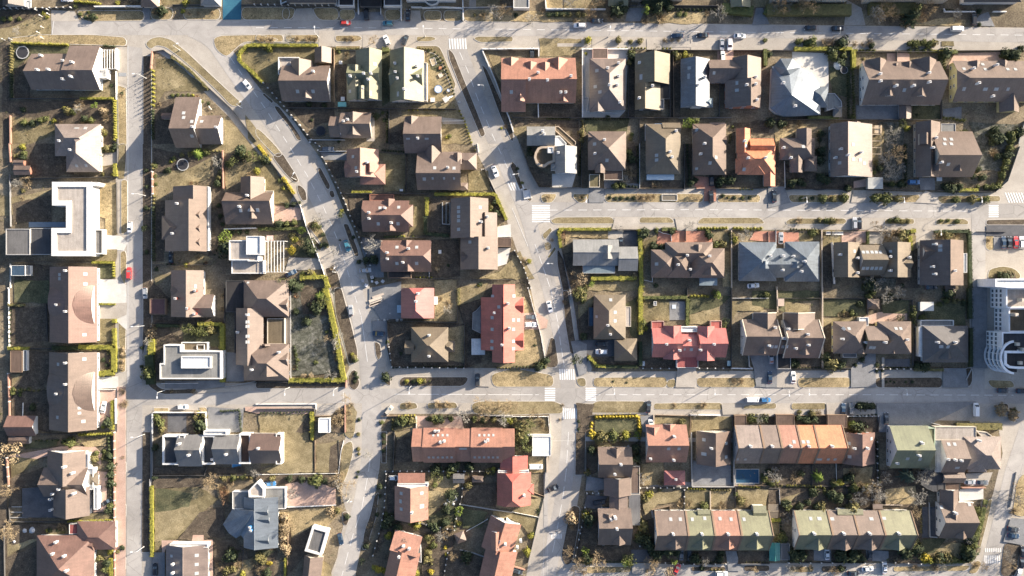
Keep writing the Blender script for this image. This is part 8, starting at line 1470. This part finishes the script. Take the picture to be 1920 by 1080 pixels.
for i,(x,y,r_) in enumerate(((800,1025,26),(870,1000,24),(905,1040,22),(950,1030,22),(825,1060,24),(870,1030,16))): slab(['grey builders sack beside the curving road','black and white builders crate by the parked silver car','pale builders crate nearest the reddish house','pale pallet by the fence corner','grey pallet lowest of the builders stack','small grey tub among the builders crates'][i],'%g %g %g %g'%(x-r_*.5,y-r_*.5,x+r_*.5,y+r_*.5),(.32+.05*i,.32+.05*i,.33+.05*i),.9,'crate','crate',i*17)
T(1,2)
for i,(x0,y0,x1,y1) in enumerate(((845,75,945,95),(850,100,950,118),(870,50,960,66),(845,112,940,130))): slab(['long pale timber stack uppermost but one beside the red house','pale timber stack in the middle of the lumber','short pale timber stack, topmost of the lumber','pale timber stack, lowest of the lumber'][i],'%g %g %g %g'%(x0,y0,x1,y1),(.58-.04*i,.50-.04*i,.40-.03*i),.6,'timber_stack','timber stack',20)
slab('pale blue tank beside the unfinished red house','1058 128 1102 186',(.42,.52,.58),1.2,'tank','tank'); slab('white delivery crate on the east wall of the red house','1326 64 1362 124',(.75,.72,.66),1.4,'crate','crate')
slab('dark half round garden pond on the moss lawn','360 345 450 410',(.02,.02,.025),.25,'pond','pond',0,'rim')
T(3,1); slab('short block of white bags beside the long pallet row','435 655 470 680',(.62,.6,.56),.7,'paving_bag','bag'); slab('long row of white wrapped pallets on the lawn','482 656 565 682',(.62,.6,.56),.7,'pallet','pallet'); slab('wooden crate shed beside the brick drive','660 702 700 752',(.36,.27,.2),1.2,'shed','shed'); slab('pale grey flat canopy over the garden gate','750 250 862 336',(.38,.38,.35),2.3,'canopy','canopy'); slab('white terrace table by the blue tarpaulin','1268 240 1306 278',(.66,.66,.64),.7,'table','table')
T(2,1); slab('grey walled flower bed frame on the street verge','1124 378 1240 424',(.14,.12,.09),.5,'planter','planter',0,'rim'); slab('long pale glazed canopy below the navy house','1012 228 1216 268',(.42,.50,.55),2.2,'canopy','canopy'); slab('round spa with pale rim on the roof deck','262 18 312 62',(.6,.58,.54),3.9,'spa_tub','tub',0,'rim')
for i,(x,y) in enumerate(((1140,285),(1172,285),(1165,322),(1192,322),(1165,347),(1192,347))): slab(['pale paving slab upper west','pale paving slab upper east','pale paving slab middle west','pale paving slab middle east','pale paving slab lower west','pale paving slab lower east'][i]+' of six by the navy house','%g %g %g %g'%(x-10,y-11,x+10,y+11),(.45,.43,.4),.08,'paving_slab','slab')
T(2,0)
for i,(x0,y0,x1,y1) in enumerate(((1070,925,1140,945),(1050,965,1130,980),(1020,1010,1070,1030),(1030,1045,1120,1060),(1070,960,1085,1060))): slab(['white pipe frame topmost on the grey patio','long white pipe frame below the topmost','short pale blue frame on the grey patio','pale blue pipe frame lowest on the patio','upright blue pipe frame on the patio'][i],'%g %g %g %g'%(x0,y0,x1,y1),(.5-.06*i,.6-.03*i,.68),.5,'pipe_frame','frame')
T(2,2); slab('small football goal on the shaded lawn','1062 100 1086 132',(.6,.6,.58),1.2,'goal','goal',0,'rim'); slab('round pale patio step of the red double house','1090 222 1136 246',(.5,.47,.44),.2,'step','step')
T(3,2); slab('white corrugated shed roof in the dark garden','1142 104 1244 172',(.6,.58,.52),2.2,'shed','shed'); H('hexagonal brown gazebo','small brown hexagonal gazebo where three gardens meet','brown','brown','hx 745 82 836 158 2.2 30','','','',name='gazebo',cat='gazebo',win=False,noname=True); slab('small brown crate shed on the corner terrace','74 80 122 136',(.45,.35,.28),1.6,'shed','shed'); H('small brown pavilion by the dark lawn','small brown hip roofed pavilion at the garden end','brown','brown','hx 1330 -30 1408 40 2.3 28','','','',name='pavilion',cat='pavilion',win=False,noname=True)
T(0,3); H('brown garden shed with pale edge','brown garden shed with white east edge above the bare tree','brown','white','gx 64 36 218 90 2.3 20','','','',name='shed',cat='shed',win=False,noname=True)
T(1,3); H('grey garden hut','small grey gabled garden hut beside the dividing fence','grey','tan','gx 1478 312 1564 384 2.2 24','','','',name='garden_hut',cat='hut',win=False,noname=True); H('small pink kite shaped gazebo','small pink pyramid gazebo among garden shrubs','pinkbrown','brick','hx 1495 750 1570 830 2.2 30 .5 20','','','',name='gazebo',cat='gazebo',win=False,noname=True); H('tiny brown gazebo','tiny brown hip roofed gazebo behind the long red house','brown','brown','hx 1620 330 1706 378 2.1 28','','','',name='gazebo',cat='gazebo',win=False,noname=True); slab('oval dark garden pond with stone rim','1440 460 1500 525',(.02,.025,.03),.2,'pond','pond',20,'rim')
T(3,3); H('teal roofed shed','teal metal gabled shed at the row end','teal','grey','gy 10 830 90 966 2.3 18','','','',kind='seam',name='shed',cat='shed',win=False,noname=True); H('grey panel shed','grey panelled flat shed beside the teal shed','grey','grey','','','','',f='2.2 grey .12 .12 grey: 96 838 162 960',name='shed',cat='shed',win=False,noname=True); H('ribbed tan garden shed','tan ribbed garden shed between the green houses','tan','tan','gx 0 542 76 646 2.2 12','','','',kind='seam',name='shed',cat='shed',win=False,noname=True); H('small brown shed by the row','small brown shed north of the east green house','brown','tan','gx 785 540 858 608 2.2 12','','','',name='shed',cat='shed',win=False,noname=True)
T(2,3); H('white flat garage roof','bright white flat garage roof beside the street and red houses','white','white','','','','',f='2.7 white .2 .25 white: 152 32 292 180|2.6 white .15 .1 white: 118 20 290 30',name='garage',cat='garage',win=False,noname=True)


FULL(); P('','n 545 75 12 1.7|b 700 78 10 1.7|n 995 40 14 1.7|b 1105 30 14 1.7|n 1230 90 9 1.7|n 1345 28 16 1.7|b 1460 14 16 1.7|n 1640 30 16 1.7|b 1720 40 14 1.7|n 1790 30 12 1.7|n 600 410 13 1.7|n 625 470 11 1.7|b 650 745 10 1.7|n 870 778 14 1.7|b 905 780 13 1.7|n 945 782 14 1.7|n 1160 430 9 1.7|n 1560 440 11 1.7|b 1640 425 10 1.7|n 1420 785 9 1.7|n 1300 772 10 1.7|b 1000 775 12 1.7|n 280 640 9 1.7|n 690 850 10 1.7|b 1065 1030 12 1.7|n 1085 1060 11 1.7|b 1225 1055 10 1.7|n 1320 1050 9 1.7|n 1480 1066 10 1.7|b 1560 1068 10 1.7|n 1700 1070 10 1.7|n 1762 1062 9 1.7|b 1840 1060 10 1.7|n 1895 930 12 1.7|n 480 885 9 1.7|b 395 905 13 1.7|n 640 905 14 1.7|b 545 985 14 1.7|n 550 925 11 1.7|n 35 60 9 1.7|n 150 205 9 1.7|b 470 330 9 1.7|n 760 1010 10 1.7|b 850 1040 10 1.7|n 1740 880 12 1.7|n 1660 895 11 1.7|b 1610 905 10 1.7|n 760 545 8 1.7|n 840 580 9 1.7|b 615 635 9 1.7')
# ------------------------------------------------------------------ cars
T(0,0)
car('white hatchback driving down the curving road near its top','1850 632 -50','white','hatch'); car('silver car in the shaded yard at the upper corner','216 28 90','silver','hatch'); car('white car nosing in from the upper edge beside dark planting','500 -6 0','white','sedan')
T(1,0)
car('red car at the far kerb of the top street','672 170 0','red','hatch'); car('black car in the driveway above the top street','828 105 95','black','suv'); car('dark teal blue car at the far kerb of the top street','990 173 180','teal','hatch'); car('black car parked nose up beside the white garden wall','1140 112 88','black','sedan'); car('white car parked aslant in front of the green roofed houses','978 302 112','white','hatch'); car('dark car parked aslant beside the white one','1118 300 68','dark','hatch')
T(2,0)
car('silver white car driving along the top street','508 190 180','white','estate'); car('dark car turning at the far verge of the top street','638 155 0','dark','sedan'); car('dark blue car at the kerb, first of two dark cars','1240 267 180','darkblue','sedan'); car('black car at the kerb beside the white car','1428 264 180','black','sedan'); car('white car at the kerb of the top street above two parked cars','1708 269 0','white','sedan'); car('grey car parked nose down, first of the pair before the dark house','1575 333 -90','silver','sedan'); car('white car parked nose down, second of the pair before the dark house','1633 332 -90','white','suv'); car('white small car on the pink brick drive','1580 425 90','white','hatch'); car('dark car inside the white walled yard of the reddish triple house','150 400 90','dark','sedan')
T(3,0)
car('black car driving along the shaded top street, first of two','318 208 180','black','sedan'); car('black car with pale roof trim driving behind the first black car','522 213 180','black','suv'); car('white van on the sunlit stretch of the top street','1420 216 0','white','van'); car('black car in the driveway beside two dark bushes','1545 140 90','black','suv')
T(0,1)
car('white car at the kerb of the western lane','972 622 -92','white','hatch'); car('red van at the kerb of the western lane','968 970 90','brightred','suv'); car('black car in the dark yard below the gabled house','1282 852 90','black','sedan')
T(1,1)
car('white car driving down the slanting avenue','1792 205 -68','white','sedan'); car('blue green car driving on the curving road','682 762 -72','teal','sedan'); car('silver car parked across the pavement beside the builders crates','818 948 5','silver','sedan'); car('grey car in the shaded yard of the small orange house','538 38 0','grey','estate'); car('dark blue car on the shaded drive of the modern house','262 970 28','darkblue','sedan')
T(2,1)
car('black car on the drive below the hipped brown house','1496 270 90','black','suv'); car('black car on the red brick crossing by the road','1494 396 92','black','suv'); car('dark car behind the ribbed metal house','818 740 90','black','hatch')
T(3,1)
car('dark car waiting on the shaded driveway of the orange house','48 390 92','dark','sedan'); car('silver car parked beside a black one on the middle road','650 594 90','silver','suv'); car('black car parked beside a silver one on the middle road','686 594 90','black','sedan'); car('blue tarpaulin covered car in the yard of the brown house','1095 285 0','blue','estate'); car('silver car on the red brick drive of the cross roofed house','98 706 88','silver','sedan'); car('dark blue car, first in the marked parking bays','1768 738 90','darkblue','sedan'); car('black car, second in the marked parking bays','1812 738 90','black','sedan'); car('red car, third in the marked parking bays','1860 738 90','brightred','sedan'); car('white car, fourth in the marked parking bays','1902 738 90','white','suv'); car('dark car in shade below the bright strip house','1225 1072 5','dark','sedan'); car('white car in shade beside the brown house with bright strip','1168 1018 85','white','hatch'); car('white car in the dark garden of the cross roofed house','-110 1062 5','white','sedan')
T(0,2)
car('pale blue car at the kerb below the white yard','1087 38 -88','silver','hatch'); car('white car on the brick driveway of the eyelid roofed house','775 895 78','white','sedan'); car('white hatchback on the lower road by the modern units','1368 892 2','white','hatch')
T(1,2)
car('silver car in the sunlit gap of the curving road','710 168 95','silver','hatch'); car('dark blue car parked facing the brown pyramid house','918 342 175','darkblue','suv'); car('dark car on the short drive by the lower road','1662 688 90','dark','suv'); car('beige car parked askew on the pavement corner','995 918 50','beige','hatch')
T(2,2)
car('white car driving down the avenue beside the large red roof','282 140 -75','white','sedan'); car('dark car in the brick court of the large red house','142 218 0','grey','hatch'); car('white car in the brick court of the large red house','140 275 0','white','suv'); car('black car in the shaded drive, upper of two','675 420 0','black','suv'); car('white car with black roof in the shaded drive','672 478 180','white','suv'); car('dark car parked nose up on the sunlit verge','1025 890 85','dark','sedan'); car('white truck like van on the lower road shoulder','1806 838 0','white','van'); car('small blue car at the lower road beside a white van','1900 840 0','blue','hatch'); car('white van by the mottled red house','1040 1035 90','white','van')
T(3,2)
car('silver car on the grey forecourt of the brown double house','25 525 95','silver','sedan'); car('dark car below the silver car on the forecourt','15 670 90','darkblue','sedan'); car('white car on the drive of the bow roofed house','190 670 90','white','sedan'); car('dark blue car at the shaded bay, first of two side by side','564 908 85','darkblue','sedan'); car('grey blue car at the shaded bay, second of two side by side','622 905 88','grey','suv'); car('dark car on the shaded paved area alone','888 978 90','dark','sedan'); car('white van on the sunlit paved corner','1560 912 90','white','van'); car('dark car driving on the lower road at the east edge','1765 768 0','dark','sedan'); car('dark car cut by the east edge on the lower road','1908 772 0','black','sedan')
T(0,3)
car('black car in the shaded yard beside the villa terrace','800 525 30','black','sedan'); car('black car on the dark drive of the pale house','1165 1030 90','black','suv')
T(1,3)
car('bright blue car on the pink yard of the blue roofed house','105 390 5','blue','sedan'); car('dark blue car on the shaded pavement by the slanted pavilion','633 802 -78','darkblue','sedan'); car('white car under the red flat roof of the divided red house','1035 345 0','white','hatch')
T(2,3)
car('white delivery van beside the red house','180 260 0','white','van'); car('dark car driving up the lower street','308 422 22','black','sedan'); car('black car in the dark court of the brown house','655 528 5','black','suv'); car('red car parked askew at the lower edge','1236 1030 62','brightred','sedan'); car('dark grey car in the dark bay, first of two below the brown row house','1270 920 90','grey','sedan'); car('black car in the dark bay, second of two below the green row house','1330 925 90','black','sedan'); car('white car at the lower edge of the bottom street','1572 1064 0','white','suv'); car('dark car at the walled corner by the bottom street','40 1046 -15','dark','hatch'); car('black car by the courtyard gate of the black and red house','1036 0 90','black','hatch')
T(3,3)
car('white car on the drive of the lower green row','444 915 92','white','sedan'); car('dark car on the shaded drive of the lower brown row','765 922 90','dark','sedan'); car('white car lying across the bottom street pavement','748 1026 4','white','sedan'); car('white car standing nose up on the bottom street','876 1018 90','white','sedan'); car('black car cut by the bottom edge','640 1062 0','black','sedan'); car('white car beside the pink outbuilding','1515 376 0','silver','sedan'); car('grey car in front of the white one by the outbuilding','1608 378 0','grey','sedan'); car('dark car in the parking bays, upper of two','1840 730 -8','dark','sedan'); car('dark blue car in the parking bays, lower of two','1842 778 -8','darkblue','sedan'); car('black car at the east edge parking row, upper','1912 900 88','black','sedan'); car('black car at the east edge parking row, lower','1905 980 86','black','sedan'); car('silver car at the bottom east corner','1880 1060 60','silver','sedan')
# ------------------------------------------------------------------ street lamps: foot of the pole and direction of the arm
for t_,w_ in (((0,0,1096,588,180),'street lamp on the western lane beside the long fence'),((0,0,1350,378,20),'street lamp on the upper bend of the curving road'),((0,0,1815,810,30),'street lamp below the white car on the curving road'),((1,0,470,280,90),'street lamp on the top street by the hedged lawn'),((1,0,1268,275,90),'street lamp on the top street by the play garden'),((1,0,1712,670,180),'street lamp in the dark verge of the slanting avenue'),((2,0,722,278,90),'street lamp on the top street before the pink roofed house'),((3,0,490,290,90),'street lamp on the top street before the long hedge'),((0,1,1092,388,180),'street lamp on the western lane by the brick fence'),((0,2,1086,283,180),'street lamp on the western lane by the flat white house'),((0,2,1235,768,-90),'street lamp at the lower crossing of the western lane'),((0,3,1086,16,180),'street lamp beside the linked white framed houses'),((0,3,1082,858,180),'street lamp beside the long hedge of the big lawn'),((1,1,300,268,60),'street lamp on the middle of the curving road'),((1,1,600,962,60),'street lamp by the tall hedge on the curving road'),((1,2,252,745,-90),'street lamp below the large two hipped house'),((1,2,1165,735,-90),'street lamp below the pyramid roofed house'),((1,2,610,748,-90),'street lamp by the corner of the tall hedge'),((1,3,705,500,20),'street lamp beside the bare tree on the bending street'),((2,1,48,240,190),'street lamp at the kerb of the slanting avenue'),((2,1,300,900,180),'street lamp below the crossing of the avenue'),((2,1,545,410,-90),'street lamp on the small green island'),((3,1,245,412,-90),'street lamp on the verge west of round shrubs'),((3,1,960,412,-90),'street lamp between round shrubs of the middle road'),((3,1,1530,410,-90),'street lamp beside the tall round shrub near the crossing'),((2,2,752,740,-90),'street lamp on the verge below the pyramid garage'),((3,2,980,745,-90),'street lamp before the dark grey hipped house'),((3,2,262,745,-90),'street lamp before the brown double house'),((3,1,1230,650,-90),'street lamp by the gate of the bright strip house'),((2,3,1125,1040,-90),'street lamp at the lower edge beside the red car'),((2,3,1900,1048,-90),'street lamp at the lower edge below the green row'),((2,2,1490,742,-90),'street lamp on the verge of the red double house'),((3,2,115,752,-90),'street lamp near the silver forecourt car')):
    T(t_[0],t_[1]); lamp(w_,'%g %g %g'%(t_[2],t_[3],t_[4]))
# ------------------------------------------------------------------ camera and daylight
finish_labels()
SUN_EL=19.5; SUN_AZ=29.0       # degrees above the horizon; degrees from +x towards +y
w=bpy.data.worlds.new('World'); scene.world=w; w.use_nodes=True; nt=w.node_tree
sky=nt.nodes.new('ShaderNodeTexSky'); sky.sky_type='NISHITA'; sky.sun_disc=False; sky.sun_elevation=R(SUN_EL); sky.sun_rotation=R(90-SUN_AZ); sky.air_density=1.0; sky.dust_density=5; sky.ozone_density=4; sky.altitude=300
bg=nt.nodes['Background']; nt.links.new(sky.outputs['Color'],bg.inputs['Color']); bg.inputs['Strength'].default_value=.0885
s=bpy.data.lights.new('sun','SUN'); s.energy=5.0; s.angle=R(.55); s.color=(1.0,.875,.72); so=bpy.data.objects.new('sun',s); COL.objects.link(so)
d=Vector((math.cos(R(SUN_EL))*math.cos(R(SUN_AZ)),math.cos(R(SUN_EL))*math.sin(R(SUN_AZ)),math.sin(R(SUN_EL))))
so.rotation_euler=d.to_track_quat('Z','Y').to_euler(); so.location=(0,0,120)
c=bpy.data.cameras.new('camera'); co=bpy.data.objects.new('camera',c); COL.objects.link(co); co.location=(0,0,HC); co.rotation_euler=(0,0,0)
c.sensor_width=36; c.sensor_fit='HORIZONTAL'; c.lens=36*HC/(1920*S); c.clip_start=1; c.clip_end=3000
scene.camera=co
scene.view_settings.view_transform='Standard'; scene.view_settings.look='None'; scene.view_settings.gamma=1; scene.view_settings.exposure=1.46
scene.render.engine='CYCLES'; scene.cycles.max_bounces=5; scene.cycles.diffuse_bounces=3; scene.cycles.glossy_bounces=2; scene.cycles.use_denoising=True
